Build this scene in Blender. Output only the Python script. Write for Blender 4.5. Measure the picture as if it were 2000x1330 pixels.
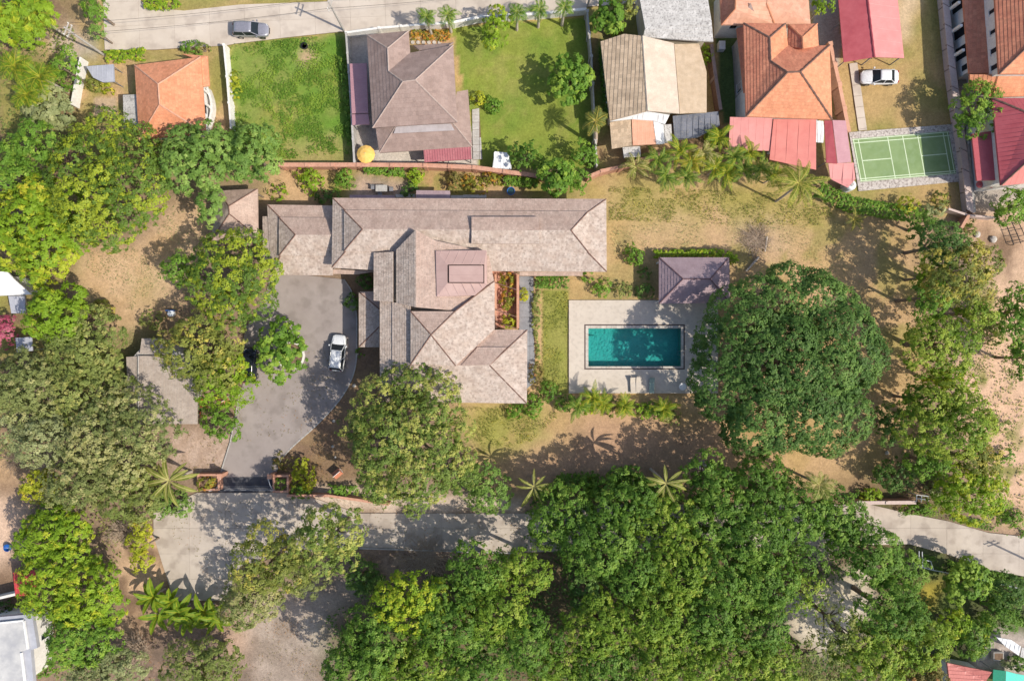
import bpy, math, random
import numpy as np
from mathutils import Vector, Matrix

for o in list(bpy.data.objects):
    bpy.data.objects.remove(o, do_unlink=True)
scene = bpy.context.scene
COL = scene.collection
PI = math.pi

# ---------------------------------------------------------------- camera
H = 85.0                      # drone height, metres
PXM = 16.0                    # photograph pixels per metre on the ground
cam_d = bpy.data.cameras.new('camera')
cam = bpy.data.objects.new('camera', cam_d)
COL.objects.link(cam)
cam.location = (0, 0, H)
cam.rotation_euler = (0, 0, 0)
cam_d.sensor_width = 36.0
cam_d.lens = 18.0 * H / 62.5
cam_d.clip_start = 1.0
cam_d.clip_end = 3000.0
scene.camera = cam

# ---------------------------------------------------------------- light
SUN_EL = math.radians(47.5)
SUN_DIR = Vector((0.905, -0.425, 0.0)).normalized()      # horizontal direction towards the sun
sun_az = math.atan2(SUN_DIR.x, SUN_DIR.y)                # clockwise from +Y
world = bpy.data.worlds.new('World')
scene.world = world
world.use_nodes = True
wn = world.node_tree
wn.nodes.clear()
w_out = wn.nodes.new('ShaderNodeOutputWorld')
w_bg = wn.nodes.new('ShaderNodeBackground')
w_sky = wn.nodes.new('ShaderNodeTexSky')
w_sky.sky_type = 'NISHITA'
w_sky.sun_disc = False
w_sky.sun_elevation = SUN_EL
w_sky.sun_rotation = sun_az
w_sky.air_density = 1.0
w_sky.dust_density = 1.8
w_sky.ozone_density = 1.0
w_bg.inputs['Strength'].default_value = 0.15
wn.links.new(w_sky.outputs[0], w_bg.inputs[0])
wn.links.new(w_bg.outputs[0], w_out.inputs[0])
sun_d = bpy.data.lights.new('sun', 'SUN')
sun_d.energy = 4.3
sun_d.angle = math.radians(0.5)
sun_d.color = (1.0, 0.925, 0.79)
sun = bpy.data.objects.new('sun', sun_d)
COL.objects.link(sun)
sd = Vector((SUN_DIR.x * math.cos(SUN_EL), SUN_DIR.y * math.cos(SUN_EL), math.sin(SUN_EL)))
sun.rotation_euler = sd.to_track_quat('Z', 'Y').to_euler()
scene.view_settings.view_transform = 'Standard'
scene.view_settings.look = 'None'
scene.view_settings.gamma = 1.0
scene.view_settings.exposure = 0.2
scene.view_settings.use_curve_mapping = False

# ---------------------------------------------------------------- helpers
def P(X, Y, h=0.0):
    s = (H - h) / H
    return Vector(((X - 1000.0) / PXM * s, (665.0 - Y) / PXM * s, h))

def link(o, parent=None):
    COL.objects.link(o)
    if parent is not None:
        o.parent = parent
    return o

def mesh_obj(name, verts, faces, mat=None, parent=None, smooth=False):
    me = bpy.data.meshes.new(name)
    me.from_pydata([tuple(v) for v in verts], [], faces)
    if mat is not None:
        for m in (mat if isinstance(mat, (list, tuple)) else [mat]):
            me.materials.append(m)
    if smooth:
        me.shade_smooth()
    me.update()
    return link(bpy.data.objects.new(name, me), parent)

def tag(o, label, cat, group=None, kind=None):
    if label: o['label'] = label
    if cat: o['category'] = cat
    if group: o['group'] = group
    if kind: o['kind'] = kind
    return o

def empty(name, loc, label, cat, group=None, rz=0.0):
    o = bpy.data.objects.new(name, None)
    o.empty_display_size = 0.3
    o.location = loc
    o.rotation_euler = (0, 0, rz)
    link(o)
    return tag(o, label, cat, group)

def setparent(o, parent):
    """parent a mesh whose vertices are in world space under an unrotated empty"""
    o.parent = parent
    o.matrix_parent_inverse = Matrix.Translation(-Vector(parent.location))
    return o

class MB:
    """collects geometry for one mesh"""
    def __init__(self):
        self.v = []; self.f = []; self.m = []
    def add(self, vs, fs, mi=0):
        b = len(self.v)
        self.v.extend([tuple(v) for v in vs])
        self.f.extend([tuple(i + b for i in f) for f in fs])
        self.m.extend([mi] * len(fs))
    def box(self, x0, y0, z0, x1, y1, z1, mi=0):
        self.add([(x0,y0,z0),(x1,y0,z0),(x1,y1,z0),(x0,y1,z0),(x0,y0,z1),(x1,y0,z1),(x1,y1,z1),(x0,y1,z1)],
                 [(3,2,1,0),(4,5,6,7),(0,1,5,4),(1,2,6,5),(2,3,7,6),(3,0,4,7)], mi)
    def obox(self, c, ax, ay, hx, hy, z0, z1, mi=0):
        c = Vector(c[:2]); ax = Vector(ax[:2]).normalized(); ay = Vector((-ax.y, ax.x)) if ay is None else Vector(ay[:2]).normalized()
        q = [c - ax*hx - ay*hy, c + ax*hx - ay*hy, c + ax*hx + ay*hy, c - ax*hx + ay*hy]
        self.prism(q, z0, z1, mi)
    def prism(self, poly, z0, z1, mi=0):
        n = len(poly)
        a = sum(poly[i][0]*poly[(i+1)%n][1]-poly[(i+1)%n][0]*poly[i][1] for i in range(n))
        if a < 0: poly = list(reversed(poly))
        vs = [(p[0],p[1],z0) for p in poly] + [(p[0],p[1],z1) for p in poly]
        fs = [tuple(range(n-1,-1,-1)), tuple(range(n,2*n))]
        fs += [(i,(i+1)%n,(i+1)%n+n,i+n) for i in range(n)]
        self.add(vs, fs, mi)
    def tube(self, pts, rads, sides=6, mi=0, cap=True):
        pts = [Vector(p) for p in pts]
        rings = []
        prev = None
        for i, p in enumerate(pts):
            d = (pts[min(i+1,len(pts)-1)] - pts[max(i-1,0)])
            if d.length < 1e-6: d = Vector((0,0,1))
            d.normalize()
            ref = Vector((0,0,1)) if abs(d.z) < 0.9 else Vector((1,0,0))
            if prev is not None: ref = prev
            s = (ref - d*ref.dot(d))
            if s.length < 1e-4: s = Vector((1,0,0)).cross(d)
            s.normalize(); prev = s
            t = d.cross(s)
            rings.append([p + (s*math.cos(2*PI*k/sides) + t*math.sin(2*PI*k/sides))*rads[i] for k in range(sides)])
        b = len(self.v)
        for r in rings: self.v.extend([tuple(q) for q in r])
        nf = 0
        for i in range(len(pts)-1):
            for k in range(sides):
                k2 = (k+1)%sides
                self.f.append((b+i*sides+k, b+i*sides+k2, b+(i+1)*sides+k2, b+(i+1)*sides+k)); nf += 1
        if cap:
            self.f.append(tuple(b+k for k in range(sides-1,-1,-1)))
            self.f.append(tuple(b+(len(pts)-1)*sides+k for k in range(sides))); nf += 2
        self.m.extend([mi]*nf)
    def lathe(self, c, prof, sides=16, mi=0):
        """prof list of (r,z)"""
        b = len(self.v)
        for r, z in prof:
            for k in range(sides):
                a = 2*PI*k/sides
                self.v.append((c[0]+r*math.cos(a), c[1]+r*math.sin(a), c[2]+z))
        nf = 0
        for i in range(len(prof)-1):
            for k in range(sides):
                k2 = (k+1)%sides
                self.f.append((b+i*sides+k, b+i*sides+k2, b+(i+1)*sides+k2, b+(i+1)*sides+k)); nf += 1
        self.f.append(tuple(b+k for k in range(sides-1,-1,-1)))
        self.f.append(tuple(b+(len(prof)-1)*sides+k for k in range(sides))); nf += 2
        self.m.extend([mi]*nf)
    def build(self, name, mat, parent=None, smooth=False, local=False):
        me = bpy.data.meshes.new(name)
        me.from_pydata(self.v, [], self.f)
        for m in (mat if isinstance(mat,(list,tuple)) else [mat]):
            me.materials.append(m)
        me.polygons.foreach_set('material_index', self.m)
        if smooth: me.shade_smooth()
        me.update()
        o = bpy.data.objects.new(name, me)
        COL.objects.link(o)
        if parent is not None:
            if local: o.parent = parent
            else:
                # vertices are in world space; climb to the placed root
                root = parent
                o.parent = parent
                off = Vector((0,0,0)); q = parent
                while q is not None:
                    off = off + Vector(q.location); q = q.parent
                if off.length > 0:
                    me.transform(Matrix.Translation(-off))
        return o

def clip_half(poly, a, b, c):
    """keep a*x+b*y+c>=0"""
    out = []
    n = len(poly)
    for i in range(n):
        p = poly[i]; q = poly[(i+1)%n]
        dp = a*p[0]+b*p[1]+c; dq = a*q[0]+b*q[1]+c
        if dp >= 0: out.append(p)
        if (dp >= 0) != (dq >= 0):
            t = dp/(dp-dq)
            out.append((p[0]+(q[0]-p[0])*t, p[1]+(q[1]-p[1])*t))
    return out

def clip_rect(poly, ux, uy, u0, u1, v0, v1):
    """clip poly to u0<=u<=u1, v0<=v<=v1 with u=dot(p,ux), v=dot(p,uy)"""
    p = clip_half(poly, ux[0], ux[1], -u0)
    if len(p) < 3: return None
    p = clip_half(p, -ux[0], -ux[1], u1)
    if len(p) < 3: return None
    p = clip_half(p, uy[0], uy[1], -v0)
    if len(p) < 3: return None
    p = clip_half(p, -uy[0], -uy[1], v1)
    if len(p) < 3: return None
    return p

def area2(p):
    n = len(p)
    return abs(sum(p[i][0]*p[(i+1)%n][1]-p[(i+1)%n][0]*p[i][1] for i in range(n)))/2

# ---------------------------------------------------------------- materials
def nmat(name):
    m = bpy.data.materials.new(name); m.use_nodes = True
    nt = m.node_tree
    b = nt.nodes['Principled BSDF']
    return m, nt, b

def noisy(name, c1, c2, scale=3.0, rough=0.85, detail=6.0, bump=0.0, bscale=None, c3=None, s3=40.0, a3=0.35, spec=0.3, tint=0.0, metal=0.0, streak=None):
    """base colour between c1 and c2 by noise, a finer third colour, optional per-piece tint attribute"""
    m, nt, b = nmat(name)
    L = nt.links
    tc = nt.nodes.new('ShaderNodeTexCoord')
    src = tc.outputs['Object']
    if streak:
        mp = nt.nodes.new('ShaderNodeMapping'); mp.inputs['Scale'].default_value = streak
        L.new(src, mp.inputs['Vector']); src = mp.outputs[0]
    n1 = nt.nodes.new('ShaderNodeTexNoise'); n1.inputs['Scale'].default_value = scale; n1.inputs['Detail'].default_value = detail
    n1.inputs['Roughness'].default_value = 0.62
    L.new(src, n1.inputs['Vector'])
    r = nt.nodes.new('ShaderNodeValToRGB')
    r.color_ramp.elements[0].position = 0.33; r.color_ramp.elements[1].position = 0.67
    r.color_ramp.elements[0].color = (*c1,1); r.color_ramp.elements[1].color = (*c2,1)
    L.new(n1.outputs[0], r.inputs[0])
    out = r.outputs[0]
    if c3 is not None:
        n2 = nt.nodes.new('ShaderNodeTexNoise'); n2.inputs['Scale'].default_value = s3; n2.inputs['Detail'].default_value = 3.0
        L.new(src, n2.inputs['Vector'])
        r2 = nt.nodes.new('ShaderNodeValToRGB')
        r2.color_ramp.elements[0].position = 0.5; r2.color_ramp.elements[1].position = 0.66
        r2.color_ramp.elements[0].color = (0,0,0,1); r2.color_ramp.elements[1].color = (a3,a3,a3,1)
        L.new(n2.outputs[0], r2.inputs[0])
        mx = nt.nodes.new('ShaderNodeMix'); mx.data_type = 'RGBA'
        L.new(r2.outputs[0], mx.inputs['Factor']); L.new(out, mx.inputs['A'])
        mx.inputs['B'].default_value = (*c3,1)
        out = mx.outputs['Result']
    if tint:
        at = nt.nodes.new('ShaderNodeAttribute'); at.attribute_name = 'tint'
        mr = nt.nodes.new('ShaderNodeMapRange')
        mr.inputs['To Min'].default_value = 1.0 - tint; mr.inputs['To Max'].default_value = 1.0 + tint
        L.new(at.outputs['Fac'], mr.inputs['Value'])
        hm = nt.nodes.new('ShaderNodeVectorMath'); hm.operation = 'SCALE'
        L.new(out, hm.inputs[0]); L.new(mr.outputs[0], hm.inputs['Scale'])
        out = hm.outputs[0]
    L.new(out, b.inputs['Base Color'])
    b.inputs['Roughness'].default_value = rough
    b.inputs['Specular IOR Level'].default_value = spec
    b.inputs['Metallic'].default_value = metal
    if bump:
        nb = nt.nodes.new('ShaderNodeTexNoise'); nb.inputs['Scale'].default_value = bscale or scale*6; nb.inputs['Detail'].default_value = 4
        L.new(src, nb.inputs['Vector'])
        bp = nt.nodes.new('ShaderNodeBump'); bp.inputs['Strength'].default_value = bump; bp.inputs['Distance'].default_value = 0.05
        L.new(nb.outputs[0], bp.inputs['Height']); L.new(bp.outputs[0], b.inputs['Normal'])
    return m

def plain(name, c, rough=0.5, metal=0.0, spec=0.5, coat=0.0):
    m, nt, b = nmat(name)
    n1 = nt.nodes.new('ShaderNodeTexNoise'); n1.inputs['Scale'].default_value = 6.0; n1.inputs['Detail'].default_value = 5
    tc = nt.nodes.new('ShaderNodeTexCoord'); nt.links.new(tc.outputs['Object'], n1.inputs['Vector'])
    r = nt.nodes.new('ShaderNodeValToRGB')
    r.color_ramp.elements[0].position = 0.3; r.color_ramp.elements[1].position = 0.7
    r.color_ramp.elements[0].color = (c[0]*0.88, c[1]*0.88, c[2]*0.88, 1)
    r.color_ramp.elements[1].color = (min(c[0]*1.08,1), min(c[1]*1.08,1), min(c[2]*1.08,1), 1)
    nt.links.new(n1.outputs[0], r.inputs[0]); nt.links.new(r.outputs[0], b.inputs['Base Color'])
    b.inputs['Roughness'].default_value = rough; b.inputs['Metallic'].default_value = metal
    b.inputs['Specular IOR Level'].default_value = spec; b.inputs['Coat Weight'].default_value = coat
    return m

M = {}
M['shingle_pink'] = noisy('weathered_pink_shingle', (.40,.285,.235), (.49,.37,.31), 0.7, .9, 10, .3, 30, (.26,.195,.165), 7.0, .5, tint=.11)
M['shingle_peel'] = noisy('peeling_shingle', (.41,.32,.265), (.53,.45,.395), 0.9, .9, 10, .4, 22, (.24,.175,.145), 3.6, .6, tint=.13)
M['shingle_grey'] = noisy('greyed_shingle', (.375,.295,.245), (.48,.40,.345), 1.2, .92, 10, .4, 22, (.19,.15,.13), 5.0, .55, tint=.13)
M['ridge_brown'] = noisy('ridge_brown', (.13,.075,.06), (.22,.13,.10), 4, .85)
M['plum_roof'] = noisy('plum_shingle', (.30,.215,.235), (.375,.28,.30), 0.8, .85, 7, .2, 30, (.25,.18,.20), 12, .4, tint=.06)
M['plum_ridge'] = noisy('plum_ridge', (.12,.07,.08), (.18,.11,.12), 4, .8)
M['mauve_metal'] = noisy('mauve_metal_sheet', (.38,.255,.23), (.44,.305,.275), 0.7, .55, 5, 0, None, (.36,.22,.21), 14, .3)
M['tile_orange'] = noisy('orange_clay_tile', (.58,.235,.125), (.67,.30,.17), 0.8, .8, 7, .3, 30, (.42,.16,.10), 8, .4, tint=.12)
M['tile_red'] = noisy('red_clay_tile', (.49,.18,.11), (.60,.25,.15), 0.9, .8, 7, .3, 30, (.34,.12,.085), 6, .4, tint=.12)
M['tile_peach'] = noisy('peach_tile', (.58,.30,.20), (.66,.37,.26), 0.9, .8, 7, .2, 30, (.52,.25,.16), 8, .35, tint=.10)
M['tile_brown'] = noisy('brown_roof_tile', (.26,.185,.16), (.34,.25,.22), 0.8, .75, 7, .2, 30, (.19,.13,.115), 10, .4, tint=.09)
M['tile_beige'] = noisy('beige_cement_tile', (.40,.30,.21), (.50,.385,.275), 0.9, .9, 8, .3, 30, (.27,.20,.14), 7, .45, tint=.16)
M['cream_sheet'] = noisy('cream_cement_sheet', (.54,.44,.35), (.64,.54,.44), 1.0, .9, 8, .15, 20, (.40,.32,.26), 10, .4, tint=.05)
M['tan_sheet'] = noisy('tan_sheet', (.46,.35,.24), (.55,.43,.31), 1.2, .9, 7, .15, 20, (.36,.27,.19), 12, .35, tint=.05)
M['grey_sheet'] = noisy('grey_cement_sheet', (.42,.40,.38), (.56,.54,.52), 1.2, .9, 9, .2, 20, (.20,.185,.18), 5, .7, tint=.08)
M['red_metal'] = noisy('red_metal_sheet', (.42,.085,.10), (.50,.12,.135), 0.9, .45, 5, 0, None, (.36,.07,.09), 20, .3, tint=.05)
M['pink_metal'] = noisy('faded_pink_metal_sheet', (.56,.22,.21), (.62,.27,.255), 0.7, .5, 5, 0, None, (.50,.19,.19), 15, .3, tint=.04)
M['coral_metal'] = noisy('coral_metal_sheet', (.53,.165,.145), (.60,.21,.18), 0.7, .5, 5, 0, None, (.47,.14,.13), 15, .3, tint=.04)
M['maroon_sheet'] = noisy('maroon_sheet', (.32,.10,.12), (.40,.15,.165), 0.9, .6, 6, 0, None, (.27,.09,.10), 6, .5, tint=.05)
M['ridge_pale'] = noisy('pale_ridge', (.34,.26,.23), (.42,.33,.29), 4, .85)
M['mauve_sheet'] = noisy('mauve_red_sheet', (.42,.22,.25), (.48,.27,.295), 0.7, .5, 5, 0, None, (.30,.13,.16), 15, .3, tint=.04)
M['blue_grey_sheet'] = noisy('blue_grey_sheet', (.10,.11,.14), (.17,.18,.22), 1.0, .7, 6, 0, None, (.26,.24,.22), 6, .45)
M['white_sheet'] = noisy('white_sheet', (.66,.66,.67), (.78,.78,.78), 1.2, .6, 5, 0, None, (.52,.50,.48), 8, .4)
M['lilac_sheet'] = noisy('lilac_flat_roof', (.32,.33,.38), (.42,.43,.48), 0.7, .7, 6)
M['wall_white'] = noisy('white_render', (.64,.62,.59), (.76,.74,.71), 1.3, .85, 7, .1, 30, (.46,.42,.38), 5, .3)
M['wall_cream'] = noisy('cream_render', (.52,.46,.37), (.62,.56,.46), 1.3, .85, 7, .1, 30)
M['wall_terra'] = noisy('terracotta_render', (.46,.24,.165), (.56,.31,.22), 1.2, .85, 8, .15, 25, (.30,.15,.11), 5, .45)
M['wall_pink'] = noisy('pinkish_render', (.50,.39,.36), (.57,.46,.42), 1.0, .85, 7, .1, 25, (.36,.27,.24), 6, .35)
M['wall_grey'] = noisy('grey_render', (.36,.34,.32), (.48,.46,.44), 1.3, .9, 8, .15, 25, (.24,.22,.20), 5, .4)
M['concrete'] = noisy('road_concrete', (.47,.40,.335), (.55,.48,.41), 0.35, .9, 10, .2, 18, (.35,.29,.245), 0.6, .55, tint=.03)
M['concrete_old'] = noisy('lane_concrete', (.40,.34,.29), (.50,.435,.375), 0.35, .9, 10, .2, 18, (.28,.23,.195), 0.6, .6, tint=.04)
M['drive'] = noisy('driveway_concrete', (.265,.225,.21), (.32,.278,.26), 0.30, .9, 11, .2, 20, (.20,.17,.155), 0.55, .6)
M['deck'] = noisy('pool_deck_concrete', (.50,.435,.37), (.56,.495,.425), 0.5, .8, 10, .08, 25, (.36,.31,.265), 2.5, .35)
M['stone_pad'] = noisy('broken_stone', (.40,.35,.32), (.60,.55,.51), 2.6, .9, 8, .4, 12, (.22,.18,.165), 4.5, .8)
M['court'] = noisy('court_green', (.165,.25,.10), (.235,.325,.15), 0.4, .8, 8, .05, 20, (.24,.33,.18), 1.2, .4)
M['court_out'] = noisy('court_border_green', (.10,.22,.09), (.15,.28,.12), 0.4, .8)
M['line'] = plain('court_line_paint', (.58,.68,.48), .8)
M['path_slate'] = noisy('slate_path', (.19,.195,.215), (.27,.275,.295), 0.8, .85, 8, .15, 20, (.15,.15,.165), 6, .4)
M['asphalt'] = noisy('dark_asphalt', (.055,.055,.065), (.09,.09,.10), 1.0, .9, 8, .2, 30)
M['trunk'] = noisy('bark', (.16,.12,.09), (.28,.22,.17), 5, .95, 6, .6, 20)
M['trunk_pale'] = noisy('pale_bark', (.36,.31,.26), (.50,.44,.38), 5, .95, 6, .5, 20)
M['branch_dry'] = noisy('dry_branch', (.36,.27,.20), (.52,.42,.33), 5, .95, 6, .5, 20)
M['car_white'] = plain('white_car_paint', (.66,.67,.69), .32, 0, .4, .3)
M['car_silver'] = plain('silver_car_paint', (.33,.32,.36), .25, .4, .5, .8)
M['car_dark'] = plain('navy_car_paint', (.012,.016,.035), .2, .2, .5, .8)
M['glass_dark'] = plain('dark_glass', (.018,.024,.03), .12, 0, .25)
M['glass_teal'] = plain('teal_glass', (.02,.06,.06), .08, 0, .8)
M['rubber'] = plain('rubber', (.02,.02,.02), .8)
M['chrome'] = plain('alloy', (.5,.5,.5), .3, .9)
M['lamp_glass'] = plain('lamp_glass', (.62,.62,.60), .1, 0, .8)
M['lamp_red'] = plain('red_lamp_glass', (.35,.02,.02), .15, 0, .7)
M['plastic_black'] = plain('black_plastic', (.015,.015,.017), .5)
M['steel_grey'] = plain('grey_painted_steel', (.22,.22,.24), .5)
M['steel_white'] = plain('white_painted_steel', (.62,.63,.64), .5)
M['pole_concrete'] = noisy('pole_concrete', (.36,.33,.30), (.46,.43,.40), 3, .9)
M['umbrella'] = noisy('yellow_canvas', (.72,.42,.10), (.80,.52,.16), 2, .9, 4)
M['tank'] = plain('tank_plastic', (.66,.68,.70), .35)
M['blue_plastic'] = plain('blue_plastic', (.02,.12,.42), .4)
M['teal_fabric'] = plain('teal_fabric', (.24,.32,.29), .9)
M['white_fabric'] = plain('white_fabric', (.62,.62,.60), .9)
M['red_paint'] = noisy('red_paint', (.42,.04,.05), (.52,.07,.07), 2, .6)
M['terra_floor'] = noisy('terracotta_paving', (.46,.22,.16), (.56,.29,.22), 1.0, .85, 8, .15, 20, (.36,.17,.125), 6, .4, tint=.12)
M['pool_frame'] = plain('dark_pool_edging', (.07,.045,.04), .7)
M['pool_stone'] = noisy('pool_coping_stone', (.42,.37,.32), (.56,.51,.46), 3, .8, 6, .1, 20, tint=.12)
M['pool_tile'] = noisy('pool_tile', (.18,.39,.35), (.24,.46,.42), 0.8, .4, 8, 0, None, (.12,.28,.25), 5, .5)
M['green_tarp'] = plain('green_tarpaulin', (.01,.28,.16), .6)
M['teal_tarp'] = plain('turquoise_tarpaulin', (.01,.48,.38), .6)
M['soil_bed'] = noisy('bed_soil', (.12,.075,.05), (.22,.15,.10), 3, .95, 8, .5, 15)
M['stone'] = noisy('garden_stone', (.38,.34,.30), (.55,.51,.47), 4, .9, 6, .4, 15)

M['white_flat'] = noisy('stained_white_flat_roof', (.36,.36,.38), (.56,.55,.53), 0.5, .8, 7, 0, None, (.36,.36,.37), 1.2, .5)
M['strip_grey'] = noisy('greyed_translucent_strip', (.33,.29,.29), (.40,.36,.37), 1.5, .7)
def water_mat():
    m = bpy.data.materials.new('pool_water'); m.use_nodes = True
    nt = m.node_tree; nt.nodes.clear()
    out = nt.nodes.new('ShaderNodeOutputMaterial')
    tr = nt.nodes.new('ShaderNodeBsdfTransparent'); tr.inputs[0].default_value = (.38,.88,.89,1)
    gl = nt.nodes.new('ShaderNodeBsdfGlossy'); gl.inputs['Roughness'].default_value = .04
    fr = nt.nodes.new('ShaderNodeFresnel'); fr.inputs['IOR'].default_value = 1.33
    tc = nt.nodes.new('ShaderNodeTexCoord')
    nz = nt.nodes.new('ShaderNodeTexNoise'); nz.inputs['Scale'].default_value = 3.5; nz.inputs['Detail'].default_value = 4
    bp = nt.nodes.new('ShaderNodeBump'); bp.inputs['Strength'].default_value = .7; bp.inputs['Distance'].default_value = .12
    mx = nt.nodes.new('ShaderNodeMixShader')
    L = nt.links
    L.new(tc.outputs['Object'], nz.inputs['Vector']); L.new(nz.outputs[0], bp.inputs['Height'])
    L.new(bp.outputs[0], gl.inputs['Normal']); L.new(bp.outputs[0], fr.inputs['Normal'])
    L.new(fr.outputs[0], mx.inputs[0]); L.new(tr.outputs[0], mx.inputs[1]); L.new(gl.outputs[0], mx.inputs[2])
    L.new(mx.outputs[0], out.inputs[0])
    return m
M['water'] = water_mat()

def leaf_mat(name, trans=0.35, rough=.55):
    m = bpy.data.materials.new(name); m.use_nodes = True
    nt = m.node_tree; b = nt.nodes['Principled BSDF']; out = nt.nodes['Material Output']
    at = nt.nodes.new('ShaderNodeAttribute'); at.attribute_name = 'col'
    L = nt.links
    L.new(at.outputs['Color'], b.inputs['Base Color'])
    b.inputs['Roughness'].default_value = rough; b.inputs['Specular IOR Level'].default_value = .25
    t = nt.nodes.new('ShaderNodeBsdfTranslucent')
    hs = nt.nodes.new('ShaderNodeHueSaturation'); hs.inputs['Value'].default_value = 1.25; hs.inputs['Hue'].default_value = .485
    L.new(at.outputs['Color'], hs.inputs['Color']); L.new(hs.outputs[0], t.inputs[0])
    mx = nt.nodes.new('ShaderNodeMixShader'); mx.inputs[0].default_value = trans
    L.new(b.outputs[0], mx.inputs[1]); L.new(t.outputs[0], mx.inputs[2]); L.new(mx.outputs[0], out.inputs[0])
    return m
M['leaf'] = leaf_mat('leaf')

def ground_mat():
    m, nt, b = nmat('ground_soil_and_grass')
    L = nt.links
    at = nt.nodes.new('ShaderNodeAttribute'); at.attribute_name = 'col'
    tc = nt.nodes.new('ShaderNodeTexCoord')
    out = at.outputs['Color']
    # fine mottling, three sizes
    for sc, lo, hi in ((0.9,.88,1.12),(4.0,.80,1.20),(24.0,.66,1.34)):
        n = nt.nodes.new('ShaderNodeTexNoise'); n.inputs['Scale'].default_value = sc; n.inputs['Detail'].default_value = 6; n.inputs['Roughness'].default_value = .65
        L.new(tc.outputs['Object'], n.inputs['Vector'])
        mr = nt.nodes.new('ShaderNodeMapRange'); mr.inputs['From Min'].default_value = .3; mr.inputs['From Max'].default_value = .7
        mr.inputs['To Min'].default_value = lo; mr.inputs['To Max'].default_value = hi
        L.new(n.outputs[0], mr.inputs['Value'])
        s = nt.nodes.new('ShaderNodeVectorMath'); s.operation = 'SCALE'
        L.new(out, s.inputs[0]); L.new(mr.outputs[0], s.inputs['Scale']); out = s.outputs[0]
    L.new(out, b.inputs['Base Color'])
    b.inputs['Roughness'].default_value = .95; b.inputs['Specular IOR Level'].default_value = .1
    nb = nt.nodes.new('ShaderNodeTexNoise'); nb.inputs['Scale'].default_value = 9; nb.inputs['Detail'].default_value = 8
    L.new(tc.outputs['Object'], nb.inputs['Vector'])
    bp = nt.nodes.new('ShaderNodeBump'); bp.inputs['Strength'].default_value = .6; bp.inputs['Distance'].default_value = .08
    L.new(nb.outputs[0], bp.inputs['Height']); L.new(bp.outputs[0], b.inputs['Normal'])
    return m
M['ground'] = ground_mat()
# ================================================================ GROUND
rs = np.random.RandomState(7)
def vnoise(x, y, scale, seed):
    """smooth value noise at world coords (arrays), cell size = scale metres"""
    r = np.random.RandomState(seed); g = r.rand(257, 257)
    u = x/scale + 1000.0; v = y/scale + 1000.0
    i = np.floor(u).astype(int); j = np.floor(v).astype(int)
    fu = u-i; fv = v-j
    fu = fu*fu*(3-2*fu); fv = fv*fv*(3-2*fv)
    a = g[i%256, j%256]; b_ = g[(i+1)%256, j%256]; c = g[i%256, (j+1)%256]; d = g[(i+1)%256, (j+1)%256]
    return (a*(1-fu)+b_*fu)*(1-fv) + (c*(1-fu)+d*fu)*fv
def fbm(x, y, scale, seed, oct=4):
    s = 0; a = 1.0; t = 0
    for k in range(oct):
        s = s + a*vnoise(x, y, scale/(2**k), seed+k*17); t += a; a *= .55
    return s/t

GX0, GX1, GY0, GY1, GS = -84.0, 84.0, -58.0, 58.0, 0.46
nx = int((GX1-GX0)/GS)+1; ny = int((GY1-GY0)/GS)+1
gx = np.linspace(GX0, GX1, nx); gy = np.linspace(GY0, GY1, ny)
XX, YY = np.meshgrid(gx, gy, indexing='xy')      # shape ny,nx
wx = XX + (fbm(XX,YY,2.2,1)-.5)*2.6; wy = YY + (fbm(XX,YY,2.2,50)-.5)*2.6   # warped lookup: organic edges

def inpoly(px, py, poly):
    n = len(poly); c = np.zeros(px.shape, bool)
    j = n-1
    for i in range(n):
        xi, yi = poly[i]; xj, yj = poly[j]
        if yi != yj:
            t = ((yi > py) != (yj > py)) & (px < (xj-xi)*(py-yi)/(yj-yi)+xi)
            c ^= t
        j = i
    return c
def blur(a, r):
    r = int(round(r))
    if r < 1: return a
    for _ in range(2):
        for ax in (0,1):
            p = np.pad(a, [(r+1,r) if k==ax else (0,0) for k in (0,1)], mode='edge')
            cs = np.cumsum(p, axis=ax)
            if ax == 0: a = (cs[2*r+1:]-cs[:-(2*r+1)])/(2*r+1)
            else: a = (cs[:,2*r+1:]-cs[:,:-(2*r+1)])/(2*r+1)
    return a
def g2(pts):
    return [((X-1000)/PXM, (665-Y)/PXM) for X, Y in pts]

GREEN=(.175,.235,.05); LUSH=(.12,.225,.03); LAWN=(.205,.24,.045); OLIVE=(.25,.225,.07); DRYG=(.40,.275,.125)
TAN=(.46,.305,.17); SAND=(.56,.375,.26); DIRT=(.33,.22,.13); BROWN=(.20,.13,.085); LITTER=(.24,.17,.12); GRAVEL=(.40,.345,.30); PALE=(.60,.53,.44)
gcol = np.zeros((ny,nx,3)) + np.array(LITTER)
def patch(pts, c, soft=2, hard=False, c2=None, nscale=3.0, seed=3, amt=1.0, nthr=None):
    global gcol
    poly = g2(pts)
    m = inpoly(XX if hard else wx, YY if hard else wy, poly).astype(float)
    if soft: m = blur(m, soft)
    m = m*amt
    if nthr is not None:
        n = fbm(XX,YY,nscale,seed+200,5)
        m = m*np.clip((n-nthr)/.10, 0, 1)
    col = np.array(c)[None,None,:]*np.ones((ny,nx,1))
    if c2 is not None:
        n = np.clip((fbm(XX,YY,nscale,seed,5)-.36)/.28, 0, 1)[...,None]
        col = col*(1-n) + np.array(c2)*n
    gcol = gcol*(1-m[...,None]) + col*m[...,None]
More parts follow.
